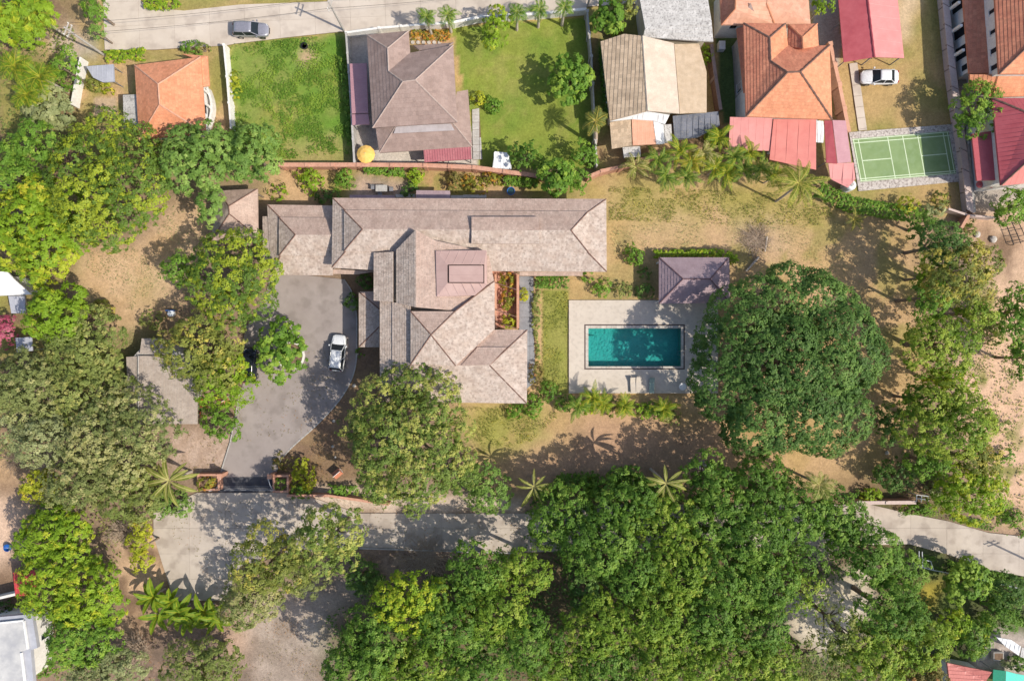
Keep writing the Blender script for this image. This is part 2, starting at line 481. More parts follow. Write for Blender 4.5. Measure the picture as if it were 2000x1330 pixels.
# broad zones
patch([(-400,-300),(2400,-300),(2400,330),(-400,330)], DRYG, 8, c2=OLIVE, seed=5)
patch([(-400,-300),(200,-300),(200,900),(-400,900)], OLIVE, 8, c2=BROWN, seed=6)
patch([(160,-60),(330,-60),(330,130),(160,130)], TAN, 2, c2=OLIVE, seed=7)
patch([(60,60),(160,40),(210,110),(130,140)], GRAVEL, 2, c2=TAN, seed=8)
patch([(0,60),(60,50),(60,90),(0,90)], TAN, 2)
patch([(270,-40),(480,-40),(480,10),(300,18)], LAWN, 1, c2=TAN, seed=9)
patch([(445,12),(300,24),(280,16),(470,-40)], OLIVE, 1)
patch([(155,105),(265,125),(265,270),(135,260)], OLIVE, 1, c2=TAN, seed=11)
patch([(183,187),(226,187),(226,228),(183,228)], (.42,.31,.21), 0, hard=True)
patch([(400,108),(440,100),(452,262),(402,262)], TAN, 1, c2=OLIVE, seed=12)
patch([(448,86),(672,66),(694,318),(540,322),(455,262)], GREEN, 1, c2=LUSH, nscale=2.0, seed=13)
patch([(448,86),(672,66),(694,318),(540,322),(455,262)], LAWN, 1, nthr=.55, nscale=4.0, seed=33, amt=.8)
patch([(490,100),(520,110),(560,200),(610,260),(560,290),(470,120)], DRYG, 5, amt=.6)
patch([(545,286),(680,280),(688,312),(545,312)], TAN, 2, c2=DRYG, amt=.8)
patch([(582,95),(606,90),(610,120),(592,130)], (.50,.33,.22), 1)
patch([(640,255),(662,255),(660,270),(642,270)], TAN, 1)
patch([(685,60),(735,58),(740,320),(690,322)], (.36,.33,.31), 0, hard=True, c2=(.42,.38,.35))
patch([(735,250),(935,250),(940,330),(735,330)], (.50,.45,.40), 0, hard=True)
patch([(798,68),(885,60),(888,88),(803,92)], (.50,.27,.18), 1, c2=TAN)
patch([(882,52),(1150,32),(1166,330),(938,330)], LAWN, 0, hard=True, c2=(.15,.215,.035), nscale=4, seed=21)
patch([(905,105),(1010,95),(1040,180),(930,190)], DRYG, 4, amt=.35, nthr=.45)
patch([(1152,60),(1195,60),(1200,330),(1165,335)], GREEN, 1, c2=BROWN)
patch([(1190,230),(1420,225),(1430,345),(1190,345)], BROWN, 2, c2=TAN, seed=23)
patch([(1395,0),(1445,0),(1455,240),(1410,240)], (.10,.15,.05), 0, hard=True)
patch([(1580,-20),(1640,-20),(1648,130),(1600,130)], (.36,.30,.25), 0, hard=True)
patch([(1640,100),(1850,-60),(1850,0),(1900,430),(1660,400)], OLIVE, 0, hard=True, c2=DRYG, nscale=5, seed=24)
patch([(1750,-40),(1800,-40),(1798,10),(1768,85),(1752,60)], (.52,.39,.25), 1)
patch([(1660,378),(1900,355),(1900,415),(1760,400)], DRYG, 1, c2=OLIVE)
patch([(1845,-40),(2200,-60),(2200,420),(1900,420)], (.33,.29,.26), 0, hard=True)
# main garden
patch([(540,325),(1150,345),(1190,375),(1190,400),(500,400),(520,330)], TAN, 1, c2=OLIVE, seed=25)
patch([(690,345),(805,350),(800,395),(690,392)], (.46,.33,.25), 1, c2=(.30,.23,.19), nscale=1.2)
patch([(822,338),(872,338),(872,385),(815,385)], (.46,.27,.15), 1, c2=OLIVE, nscale=.9)
patch([(1150,350),(1420,300),(1620,375),(1800,440),(1800,760),(1780,1000),(1300,1000),(930,960),(890,780),(1050,540)], TAN, 3, c2=DRYG, nscale=2.5, seed=26)
patch([(1180,360),(1520,350),(1640,400),(1560,430),(1430,440),(1300,415),(1190,430)], (.27,.25,.065), 7, nthr=.36, nscale=5, seed=27)
patch([(1240,375),(1330,360),(1360,400),(1270,425)], (.25,.25,.05), 4, amt=.7)
patch([(1400,385),(1470,380),(1470,420),(1400,420)], (.25,.25,.05), 4, amt=.7)
patch([(1540,400),(1620,395),(1640,420),(1550,425)], (.25,.25,.05), 3, amt=.7)
patch([(1200,370),(1215,370),(1225,480),(1208,490)], DIRT, 2, amt=.5)
patch([(1250,440),(1350,430),(1420,470),(1330,500),(1230,480)], (.52,.35,.24), 5, amt=.6)
patch([(1430,430),(1530,440),(1520,500),(1440,495)], (.40,.28,.22), 3, amt=.65, c2=(.50,.37,.29), nscale=1.0)
patch([(1184,395),(1240,480),(1290,520),(1290,590),(1050,590),(1040,545),(1184,535)], (.29,.235,.10), 2, c2=DRYG, nscale=2)
patch([(1056,568),(1112,568),(1112,770),(1056,770)], (.20,.215,.045), 0, hard=True, c2=(.245,.24,.065), nscale=2)
patch([(1360,880),(1700,940),(1780,820),(1700,600),(1600,500),(1700,450),(1790,600),(1780,760),(1760,960),(1680,1000),(1300,960)], (.45,.30,.155), 3, c2=TAN, nscale=2)
patch([(900,788),(1120,795),(1110,830),(1030,880),(930,900)], (.27,.26,.07), 3, c2=DRYG)
patch([(1105,812),(1390,830),(1440,900),(1400,960),(1000,960),(960,900),(1110,880)], (.42,.265,.17), 3, c2=(.36,.235,.15), nscale=4, seed=29)
patch([(1110,828),(1118,826),(1145,900),(1125,905)], (.27,.17,.11), 1, amt=.7)
patch([(1235,830),(1240,830),(1242,920),(1237,920)], (.27,.17,.11), 1, amt=.5)
patch([(1200,350),(1800,450),(1800,760),(1500,560),(1200,560)], (.27,.235,.075), 3, nthr=.53, nscale=3.5, seed=71, amt=.7)
patch([(905,60),(1140,50),(1150,300),(950,300)], (.26,.26,.07), 2, nthr=.55, nscale=1.5, seed=72, amt=.6)
# right sandy slope
patch([(1850,410),(2500,400),(2500,1050),(1940,1030),(1890,900),(1860,760),(1860,640),(1930,580),(1920,500)], SAND, 2, c2=(.56,.37,.25), nscale=4, seed=30)
patch([(1890,440),(2000,430),(1990,560),(1960,560)], (.46,.32,.22), 2, c2=BROWN, nscale=2)
patch([(1880,560),(2000,560),(2000,700),(1920,690)], OLIVE, 3, nthr=.5, nscale=2.5)
patch([(1880,700),(2000,720),(2000,1000),(1900,960)], (.24,.22,.08), 2, nthr=.58, nscale=1.6, seed=40)
# left clearing
patch([(340,395),(420,400),(420,470),(345,560),(430,620),(440,720),(330,650),(300,700),(225,700),(215,600),(145,560),(165,480),(290,470)], (.50,.345,.215), 2, c2=TAN, nscale=3, seed=31)
patch([(270,545),(310,545),(300,600),(275,600)], (.20,.22,.06), 3, amt=.6)
patch([(300,600),(450,600),(450,700),(300,700)], DIRT, 3, c2=BROWN, nscale=2)
patch([(225,650),(335,640),(335,700),(260,800),(225,760)], (.20,.175,.08), 2)
# driveway sides
patch([(670,535),(760,535),(760,800),(680,960),(560,960),(540,900),(700,700)], (.23,.155,.09), 1, c2=BROWN, nscale=1.5)
patch([(320,840),(460,840),(440,930),(320,925)], (.44,.33,.27), 1, c2=(.36,.26,.20), nscale=1.0)
patch([(-400,850),(130,860),(80,1000),(90,1200),(-400,1200)], (.36,.25,.17), 3, c2=BROWN, nscale=3)
patch([(-60,980),(30,980),(40,1090),(-60,1100)], (.58,.41,.30), 2)
patch([(-60,860),(60,880),(50,930),(-60,930)], TAN, 3)
patch([(230,1060),(345,990),(355,1170),(300,1260),(220,1230)], (.50,.34,.22), 2, c2=BROWN, nscale=2, seed=36)
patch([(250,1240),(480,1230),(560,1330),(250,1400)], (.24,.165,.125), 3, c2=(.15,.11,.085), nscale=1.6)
patch([(450,1200),(510,1200),(490,1290),(450,1270)], (.50,.34,.25), 2)
patch([(480,1165),(700,1130),(740,1180),(650,1330),(620,1450),(500,1450)], (.38,.31,.26), 3, c2=(.27,.215,.175), nscale=2.5, seed=37)
patch([(600,1190),(690,1170),(640,1260),(620,1290)], PALE, 3, amt=.7, c2=GRAVEL)
patch([(700,1060),(1030,1060),(1030,1110),(760,1135)], (.33,.245,.19), 1, c2=(.20,.14,.11), nscale=1.0, seed=38)
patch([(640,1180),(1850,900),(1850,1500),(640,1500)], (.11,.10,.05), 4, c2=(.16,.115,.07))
patch([(590,960),(700,955),(1020,975),(1020,1000),(600,1000)], (.53,.43,.35), 1)
patch([(1540,1160),(1640,1130),(1690,1100),(1720,1140),(1690,1230),(1600,1280),(1530,1230)], PALE, 2, c2=(.50,.43,.33))
patch([(1590,1045),(1640,1055),(1620,1090),(1580,1085)], PALE, 2)
patch([(1660,960),(1980,1010),(2300,1080),(2300,1040),(1900,980),(1700,930)], (.12,.16,.045), 2, c2=BROWN)
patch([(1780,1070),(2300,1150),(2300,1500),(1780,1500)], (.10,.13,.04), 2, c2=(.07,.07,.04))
patch([(1800,1140),(1842,1140),(1835,1180),(1805,1200)], (.33,.27,.05), 1)
patch([(1920,1240),(2100,1235),(2100,1320),(1900,1310)], (.48,.41,.37), 1, c2=(.30,.25,.22), nscale=.8)

edge = np.clip((np.minimum.reduce([XX-GX0,GX1-XX,YY-GY0,GY1-YY])-1.0)/12.0,0,1)[...,None]
gcol = gcol*edge + np.array([.16,.16,.06])*(1-edge)
# height relief and the pool hole
gz = -0.03 - 0.12*fbm(XX, YY, 3.0, 90, 4)
gz += np.where((XX > 54) & (YY < 10) & (YY > -20), 0, 0)
pool_hole = inpoly(XX, YY, g2([(1145,637),(1334,637),(1334,718),(1145,718)]))
gz = np.where(pool_hole, -2.6, gz)
verts = np.stack([XX, YY, gz], -1).reshape(-1,3)
ii = (np.arange(ny-1)[:,None]*nx + np.arange(nx-1)[None,:]).reshape(-1)
quads = np.stack([ii, ii+1, ii+1+nx, ii+nx], 1)
# outer skirt out to the horizon: ring of big faces joined to the border vertices
ring = list(range(0,nx)) + [k*nx+nx-1 for k in range(1,ny)] + [(ny-1)*nx+k for k in range(nx-2,-1,-1)] + [k*nx for k in range(ny-2,0,-1)]
rb = verts[ring]; far = rb.copy(); far[:,0] *= 14; far[:,1] *= 18; far[:,2] = -0.1
nv = len(verts); verts = np.concatenate([verts, far]); n = len(ring)
k = np.arange(n); rq = np.stack([np.array(ring), nv+k, nv+(k+1)%n, np.array(ring)[(k+1)%n]], 1)
quads = np.concatenate([quads, rq])
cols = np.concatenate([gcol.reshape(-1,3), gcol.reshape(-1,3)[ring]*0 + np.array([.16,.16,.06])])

def np_mesh(name, verts, quads, cols=None, mat=None, attr='col'):
    me = bpy.data.meshes.new(name)
    me.vertices.add(len(verts)); me.vertices.foreach_set('co', np.ascontiguousarray(verts, np.float32).ravel())
    nq = len(quads); w = quads.shape[1]
    me.loops.add(nq*w); me.polygons.add(nq)
    me.loops.foreach_set('vertex_index', np.ascontiguousarray(quads, np.int32).ravel())
    me.polygons.foreach_set('loop_start', np.arange(0, nq*w, w, dtype=np.int32))
    if cols is not None:
        a = me.attributes.new(attr, 'FLOAT_COLOR', 'POINT')
        c = np.ones((len(verts),4), np.float32); c[:,:3] = np.clip(cols,0,1)
        a.data.foreach_set('color', c.ravel())
    if mat: me.materials.append(mat)
    me.update(calc_edges=True)
    return me
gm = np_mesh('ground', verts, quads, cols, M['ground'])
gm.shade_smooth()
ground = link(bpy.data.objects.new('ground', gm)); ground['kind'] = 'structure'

# ================================================================ PAVED SURFACES
rnd = random.Random(11)
def P2(X, Y): return ((X-1000)/PXM, (665-Y)/PXM)
def set_tint(me, rng, per_face=False):
    a = me.attributes.new('tint', 'FLOAT', 'FACE')
    if per_face: vals = [rng.random() for _ in me.polygons]
    else:
        v = rng.random(); vals = [v]*len(me.polygons)
    a.data.foreach_set('value', vals)
def slabs(parent_name, pts, ang, w, l, mat, z=0.06, gap=0.018, name='slab', holes=()):
    """a paved strip built slab by slab; the bed below is the setting object"""
    poly = [P2(*p) for p in pts]
    mb = MB(); mb.prism(poly, -0.25, 0.0)
    base = mb.build(parent_name, M['soil_bed']); base['kind'] = 'structure'
    ca, sa = math.cos(ang), math.sin(ang); ux = (ca,sa); uy = (-sa,ca)
    us = [p[0]*ux[0]+p[1]*ux[1] for p in poly]; vs = [p[0]*uy[0]+p[1]*uy[1] for p in poly]
    i = 0
    u = min(us)
    while u < max(us):
        v = min(vs)
        while v < max(vs):
            c = clip_rect(poly, ux, uy, u+gap/2, u+l-gap/2, v+gap/2, v+w-gap/2)
            if c and area2(c) > 0.15:
                m2 = MB(); dz = rnd.uniform(-.006,.006)
                m2.prism(c, 0.0, z+dz)
                o = m2.build(name, mat, base); set_tint(o.data, rnd)
            v += w
        u += l
    return base

# top road, concrete slabs
ROADN = [(200,-60),(275,-60),(275,2),(290,16),(360,22),(470,10),(640,4),(640,-60),(1250,-60),(1248,8),(1146,14),(1140,22),(880,50),(672,62),(560,74),(460,86),(440,90),(330,96),(300,98),(205,98)]
slabs('north_road', ROADN, math.radians(2.2), 3.0, 4.3, M['concrete'])
# the lane in front of the gate
LANE = [(385,962),(560,962),(600,968),(700,1002),(1020,1002),(1200,985),(1700,985),(1776,1003),(1850,1017),(1930,1040),(2300,1080),(2300,1180),(1930,1112),(1860,1085),(1776,1062),(1200,1075),(1010,1078),(702,1068),(560,1080),(470,1105),(440,1172),(340,1172),(300,1045),(300,1000)]
slabs('south_lane', LANE, math.radians(0), 3.1, 4.4, M['concrete_old'])
# kerb along the lane
mb = MB()
for a, b_ in (((702,1070),(1012,1080)),):
    pa, pb = Vector(P2(*a)), Vector(P2(*b_)); d = (pb-pa).normalized(); nn = Vector((-d.y,d.x))*.08
    mb.prism([pa-nn,pb-nn,pb+nn,pa+nn], -.2, .15)
kb = mb.build('kerb', M['wall_grey']); kb['kind'] = 'structure'

# driveway: one broom-finished concrete sheet with a rounded shoulder
def curve(pts, k=5):
    out = []
    n = len(pts)
    for i in range(n-1):
        p0 = pts[max(i-1,0)]; p1 = pts[i]; p2 = pts[i+1]; p3 = pts[min(i+2,n-1)]
        for j in range(k):
            t = j/k
            out.append(tuple(0.5*((2*p1[q])+(-p0[q]+p2[q])*t+(2*p0[q]-5*p1[q]+4*p2[q]-p3[q])*t*t+(-p0[q]+3*p1[q]-3*p2[q]+p3[q])*t**3) for q in range(2)))
    out.append(pts[-1]); return out
east_edge = curve([(672,546),(688,572),(696,610),(697,660),(695,712),(680,755),(652,795),(612,836),(572,872),(548,900),(538,930)])
west_edge = [(428,932),(432,921),(450,864),(468,770),(478,740),(470,700),(480,640),(515,590),(531,530)]
mb = MB(); mb.prism([P2(*p) for p in east_edge+west_edge], -.2, .05)
dr = mb.build('driveway', M['drive']); dr['kind'] = 'structure'
# pale edging line along the west and east edges of the drive
mb = MB()
for e in (east_edge, [(428,932),(432,921),(450,864),(468,770)]):
    for a, b_ in zip(e[:-1], e[1:]):
        pa, pb = Vector(P2(*a)), Vector(P2(*b_)); d = (pb-pa)
        if d.length < 1e-3: continue
        d.normalize(); nn = Vector((-d.y,d.x))*.07
        mb.prism([pa-nn-d*.02,pb-nn+d*.02,pb+nn+d*.02,pa+nn-d*.02], -.1, .085)
o = mb.build('drive_edging', M['wall_grey']); o['kind'] = 'structure'
mb = MB(); mb.prism([P2(*p) for p in [(426,961),(428,932),(538,930),(542,961)]], -.2, .055)
o = mb.build('gate_apron', M['asphalt']); o['kind'] = 'structure'
# slate path east of the house, with separate flagstones
slabs('garden_path', [(1014,540),(1042,540),(1042,640),(1046,745),(1028,760),(1014,745)], 0, 1.75, 1.3, M['path_slate'], z=.07, gap=.03, name='flagstone')
slabs('side_path', [(922,215),(936,212),(942,312),(924,312)], 0, .9, .9, M['wall_grey'], z=.06, gap=.04, name='paving_stone')
slabs('lawn_path', [(1658,125),(1674,123),(1693,254),(1677,256)], math.radians(-82), 1.1, 1.35, M['concrete'], z=.05, gap=.04, name='paving_stone')
slabs('terracotta_courtyard', [(955,530),(1010,530),(1010,640),(955,640)], 0, .6, .6, M['terra_floor'], z=.06, gap=.02, name='floor_tile')

# sports court
def quadpt(q, u, v):
    a,b_,c,d = [Vector(P2(*p)) for p in q]
    return (a*(1-u)+b_*u)*(1-v)+(d*(1-u)+c*u)*v
PAD = [(1658,259),(1863,243),(1884,354),(1677,374)]
slabs('court_surround', PAD, math.radians(4.5), 1.0, 1.1, M['stone_pad'], z=.05, gap=.02, name='paving_stone')
CQ = [(1664,272),(1852,257),(1867,340),(1680,356)]
mb = MB(); mb.prism([P2(*p) for p in CQ], 0.0, .07); court = mb.build('badminton_court', M['court'])
tag(court, 'green badminton court with pale lines beside the pink boundary wall', 'sports court')
mb = MB()
def cline(u0,v0,u1,v1,w=.055):
    a = quadpt(CQ,u0,v0); b_ = quadpt(CQ,u1,v1); d = (b_-a).normalized(); nn = Vector((-d.y,d.x))*w
    mb.prism([a-nn,b_-nn,b_+nn,a+nn], .07, .074)
for i,(a) in enumerate([(.0,.02,1,.02),(.0,.98,1,.98),(.01,.02,.01,.98),(.985,.02,.985,.98),(.0,.10,1,.10),(.0,.93,1,.93),(.06,.02,.06,.98),(.94,.02,.94,.98),
          (.365,.02,.365,.98),(.675,.02,.675,.98),(.52,.02,.52,.98),(.06,.52,.365,.52),(.675,.52,.94,.52)]):
    # tiny height steps keep crossing lines apart
    a_ = quadpt(CQ,a[0],a[1]); b_ = quadpt(CQ,a[2],a[3]); d = (b_-a_).normalized(); nn = Vector((-d.y,d.x))*.05
    mb.prism([a_-nn,b_-nn,b_+nn,a_+nn], .0702, .0745+.0006*i)
ln = mb.build('court_lines', M['line'], court)

# ================================================================ POOL
DK = [(1111,586.5),(1402,586.5),(1402,768),(1111,768)]
PO = [(1141,633.5),(1337,633.5),(1337,721.5),(1141,721.5)]
def rectring(outer, inner, z0, z1, name, mat, parent=None):
    ox0,oy1 = P2(*outer[0]); ox1,oy0 = P2(*outer[2]); ix0,iy1 = P2(*inner[0]); ix1,iy0 = P2(*inner[2])
    mb = MB()
    mb.box(ox0,iy1,z0,ox1,oy1,z1); mb.box(ox0,oy0,z0,ox1,iy0,z1); mb.box(ox0,iy0,z0,ix0,iy1,z1); mb.box(ix1,iy0,z0,ox1,iy1,z1)
    return mb.build(name, mat, parent)
deck = rectring(DK, PO, -.2, .12, 'pool_deck', M['deck']); deck['kind'] = 'structure'
pc = Vector((*P2(1239,678),0))
pool = empty('swimming_pool', pc, 'rectangular swimming pool of teal water set in the pale deck', 'swimming pool')
I1 = [(1143.5,636),(1334.5,636),(1334.5,719),(1143.5,719)]
rectring(PO, I1, -.1, .125, 'dark_edging', M['pool_frame'], pool)
I2 = [(1149,641.5),(1330,641.5),(1330,715.5),(1149,715.5)]
# coping stones one by one
cx0,cy1 = P2(*I1[0]); cx1,cy0 = P2(*I1[2]); jx0,jy1 = P2(*I2[0]); jx1,jy0 = P2(*I2[2])
def coping(x0,y0,x1,y1,horiz):
    n = max(1,int(round(((x1-x0) if horiz else (y1-y0))/.62)))
    for i in range(n):
        mb = MB()
        if horiz: mb.box(x0+(x1-x0)*i/n+.008,y0,-.15,x0+(x1-x0)*(i+1)/n-.008,y1,.118)
        else: mb.box(x0,y0+(y1-y0)*i/n+.008,-.15,x1,y0+(y1-y0)*(i+1)/n-.008,.118)
        o = mb.build('coping_stone', M['pool_stone'], pool); set_tint(o.data, rnd)
coping(cx0,jy1,cx1,cy1,True); coping(cx0,cy0,cx1,jy0,True); coping(cx0,jy0,jx0,jy1,False); coping(jx1,jy0,cx1,jy1,False)
mb = MB()
mb.box(jx0-.3,jy0-.3,-2.2,jx1+.3,jy1+.3,-1.5)
mb.box(jx0-.3,jy0,-1.5,jx0,jy1,-.15); mb.box(jx1,jy0,-1.5,jx1+.3,jy1,-.15)
mb.box(jx0-.3,jy0-.3,-1.5,jx1+.3,jy0,-.15); mb.box(jx0-.3,jy1,-1.5,jx1+.3,jy1+.3,-.15)
mb.build('basin', M['pool_tile'], pool)
for i in range(3):
    mb = MB(); mb.box(jx0+.005,jy0+.9,-1.5,jx0+.35+.35*(2-i),jy1-.9,-1.15+.33*i); mb.build('pool_step', M['pool_tile'], pool)
me_w = mesh_obj('water', [(jx0+.002,jy0+.002,-.08),(jx1-.002,jy0+.002,-.08),(jx1-.002,jy1-.002,-.08),(jx0+.002,jy1-.002,-.08)], [(0,1,2,3)], M['water'])
me_w.data.transform(Matrix.Translation(-pc)); me_w.parent = pool
# ================================================================ BUILDINGS
from mathutils.geometry import tessellate_polygon
trng = random.Random(5)

class Face3:
    def __init__(self, pts):
        self.p = [Vector(p) for p in pts]
        self.tris = [tuple(t) for t in tessellate_polygon([[Vector((q.x,q.y,0)) for q in self.p]])]
        A = np.array([[q.x,q.y,1] for q in self.p]); z = np.array([q.z for q in self.p])
        self.pl = np.linalg.lstsq(A, z, rcond=None)[0]
    def z(self, x, y):
        for t in self.tris:
            a,b_,c = (self.p[i] for i in t)
            d = (b_.y-c.y)*(a.x-c.x)+(c.x-b_.x)*(a.y-c.y)
            if abs(d) < 1e-9: continue
            l1 = ((b_.y-c.y)*(x-c.x)+(c.x-b_.x)*(y-c.y))/d
            l2 = ((c.y-a.y)*(x-c.x)+(a.x-c.x)*(y-c.y))/d
            if l1 >= -1e-4 and l2 >= -1e-4 and l1+l2 <= 1.0001:
                return l1*a.z+l2*b_.z+(1-l1-l2)*c.z
        return self.pl[0]*x+self.pl[1]*y+self.pl[2]

TILE = {'shingle': (.30,.24,.035,.012), 'clay': (.30,.26,.038,.008), 'flat': (.42,.34,.035,.008), 'beige': (.45,.42,.05,.012)}
def roof(parent, pts, faces, mat, tile='clay', ridges=(), ridge_mat=None, drop=.22, name='roof', facemats=None, tilename='roof_tile', ridge_r=.11, down=None):
    """hipped roof from named corner points seen at pixel (X,Y) and height h"""
    W = {k: P(*v) for k, v in pts.items()}
    names = list(W); idx = {k:i for i,k in enumerate(names)}
    vs = [W[k] for k in names]
    f3 = [Face3([W[k] for k in f]) for f in faces]
    fs = []; edges = {}
    for f, F in zip(faces, f3):
        ids = [idx[k] for k in f]
        # orient upwards
        a = sum(vs[ids[i]].x*vs[ids[(i+1)%len(ids)]].y - vs[ids[(i+1)%len(ids)]].x*vs[ids[i]].y for i in range(len(ids)))
        o = ids if a > 0 else ids[::-1]
        for i in range(len(o)): edges[(o[i],o[(i+1)%len(o)])] = edges.get((o[i],o[(i+1)%len(o)]),0)+1
        for t in F.tris:
            q = [ids[i] for i in t]
            ar = (vs[q[1]].x-vs[q[0]].x)*(vs[q[2]].y-vs[q[0]].y)-(vs[q[2]].x-vs[q[0]].x)*(vs[q[1]].y-vs[q[0]].y)
            if ar < 0: q = q[::-1]
            fs.append(tuple(q))
    nvv = len(vs); fm = [0]*len(fs)
    low = [v - Vector((0,0,drop)) for v in vs]
    allv = vs + low
    allf = fs + [tuple(i+nvv for i in reversed(f)) for f in fs]
    for (a,b_) in list(edges):
        if (b_,a) not in edges:
            allf.append((a, a+nvv, b_+nvv, b_))
    mats = [M[mat]]
    ob = MB(); ob.v = [tuple(v) for v in allv]; ob.f = allf; ob.m = [0]*len(allf)
    r = ob.build(name, M[mat], parent)
    a = r.data.attributes.new('tint','FLOAT','FACE'); a.data.foreach_set('value',[.45]*len(allf))
    if tile in TILE:
        cs, w, lift, gap = TILE[tile]
        groups = {}
        for fi, F in enumerate(f3):
            mk = (facemats or {}).get(fi, mat)
            groups.setdefault(mk, []).append((fi,F))
        for mk, lst in groups.items():
            tv=[]; tf=[]; tt=[]
            for fi, F in lst:
                gx_, gy_ = F.pl[0], F.pl[1]
                if down and fi in down: dd = Vector(down[fi])
                else: dd = Vector((-gx_,-gy_))
                if dd.length < 1e-4: dd = Vector((0,-1))
                dd.normalize(); uu = Vector((-dd.y, dd.x))
                poly = [(q.x,q.y) for q in F.p]
                us = [p[0]*uu.x+p[1]*uu.y for p in poly]; vv = [p[0]*dd.x+p[1]*dd.y for p in poly]
                vmax = max(vv); row = 0
                v = vmax
                while v > min(vv):
                    off = (w*.5 if row%2 and tile in ('shingle','flat') else 0) + (trng.uniform(-.06,.06) if tile=='shingle' else 0)
                    strip = clip_rect(poly, (uu.x,uu.y), (dd.x,dd.y), min(us)-1, max(us)+1, v-cs, v)
                    if strip:
                        su = [p[0]*uu.x+p[1]*uu.y for p in strip]
                        u = min(us)+off-w
                        while u < max(su):
                            if u+w > min(su):
                                c = clip_half(strip, uu.x, uu.y, -(u+gap/2)); c = clip_half(c, -uu.x, -uu.y, u+w-gap/2) if len(c)>=3 else []
                                if len(c) >= 3 and area2(c) > .004:
                                    b0 = len(tv); lf = lift*(1+trng.uniform(-.35,.5)) if tile=='shingle' else lift
                                    dv0 = v-cs
                                    for (x,y) in c:
                                        k = ((x*dd.x+y*dd.y)-dv0)/cs
                                        tv.append((x,y,F.z(x,y)+.012+lf*k))
                                    ar = sum(c[i][0]*c[(i+1)%len(c)][1]-c[(i+1)%len(c)][0]*c[i][1] for i in range(len(c)))
                                    ids = list(range(b0,b0+len(c)))
                                    if ar < 0: ids.reverse()
                                    tf.append(tuple(ids)); tt.append(trng.random())
                                    # front edge of the tile, facing down the slope
                                    lowpts = [i for i,(x,y) in enumerate(c) if abs((x*dd.x+y*dd.y)-v) < 1e-5]
                                    if len(lowpts) == 2:
                                        i0,i1 = lowpts; b1 = len(tv)
                                        for i in (i0,i1): tv.append((tv[b0+i][0],tv[b0+i][1],tv[b0+i][2]-lf-.01))
                                        tf.append((b0+i0,b1,b1+1,b0+i1)); tt.append(.3)
                            u += w
                    v -= cs; row += 1
            if tf:
                q = MB(); q.v = tv; q.f = tf; q.m = [0]*len(tf)
                o = q.build(tilename, M[mk], r); o['kind'] = 'stuff'
                a = o.data.attributes.new('tint','FLOAT','FACE'); a.data.foreach_set('value', tt)
    elif tile and tile[:3] == 'rib':
        sp = float(tile[3:] or .45); rh = .045 if sp < .45 else .014
        q = MB()
        for fi, F in enumerate(f3):
            dd = Vector(down[fi]) if (down and fi in down) else Vector((-F.pl[0],-F.pl[1]))
            if dd.length < 1e-4: dd = Vector((0,-1))
            dd.normalize(); uu = Vector((-dd.y, dd.x)); poly = [(p.x,p.y) for p in F.p]
            us = [p[0]*uu.x+p[1]*uu.y for p in poly]
            u = min(us)+sp/2
            while u < max(us):
                c = clip_rect(poly, (uu.x,uu.y), (dd.x,dd.y), u-.035, u+.035, -1e4, 1e4)
                if c:
                    vv = [p[0]*dd.x+p[1]*dd.y for p in c]; v0,v1 = min(vv),max(vv)
                    if v1-v0 > .2:
                        def pt(uv,vv_,dz): 
                            x = uu.x*uv+dd.x*vv_; y = uu.y*uv+dd.y*vv_
                            return (x,y,F.z(uu.x*u+dd.x*vv_, uu.y*u+dd.y*vv_)+dz)
                        q.add([pt(u-.045,v0+.02,0),pt(u+.045,v0+.02,0),pt(u+.02,v0+.02,rh),pt(u-.02,v0+.02,rh),
                               pt(u-.045,v1-.02,0),pt(u+.045,v1-.02,0),pt(u+.02,v1-.02,rh),pt(u-.02,v1-.02,rh)],
                              [(0,1,2,3),(7,6,5,4),(1,5,6,2),(2,6,7,3),(3,7,4,0)])
                u += sp
        if q.f:
            o = q.build('sheet_rib', M[mat], r); o['kind'] = 'stuff'
            set_tint(o.data, trng)
    for (a, b_) in ridges:
        q = MB(); pa, pb = W[a]+Vector((0,0,.03)), W[b_]+Vector((0,0,.03))
        n = max(2,int((pb-pa).length/.42))
        pp = [pa.lerp(pb,i/n)+Vector((0,0,trng.uniform(-.012,.012))) for i in range(n+1)]
        q.tube(pp, [ridge_r*(1.12 if i%2 else .85) for i in range(n+1)], 5)
        q.build('ridge_cap', ridge_mat or M[mat], r)
    return r

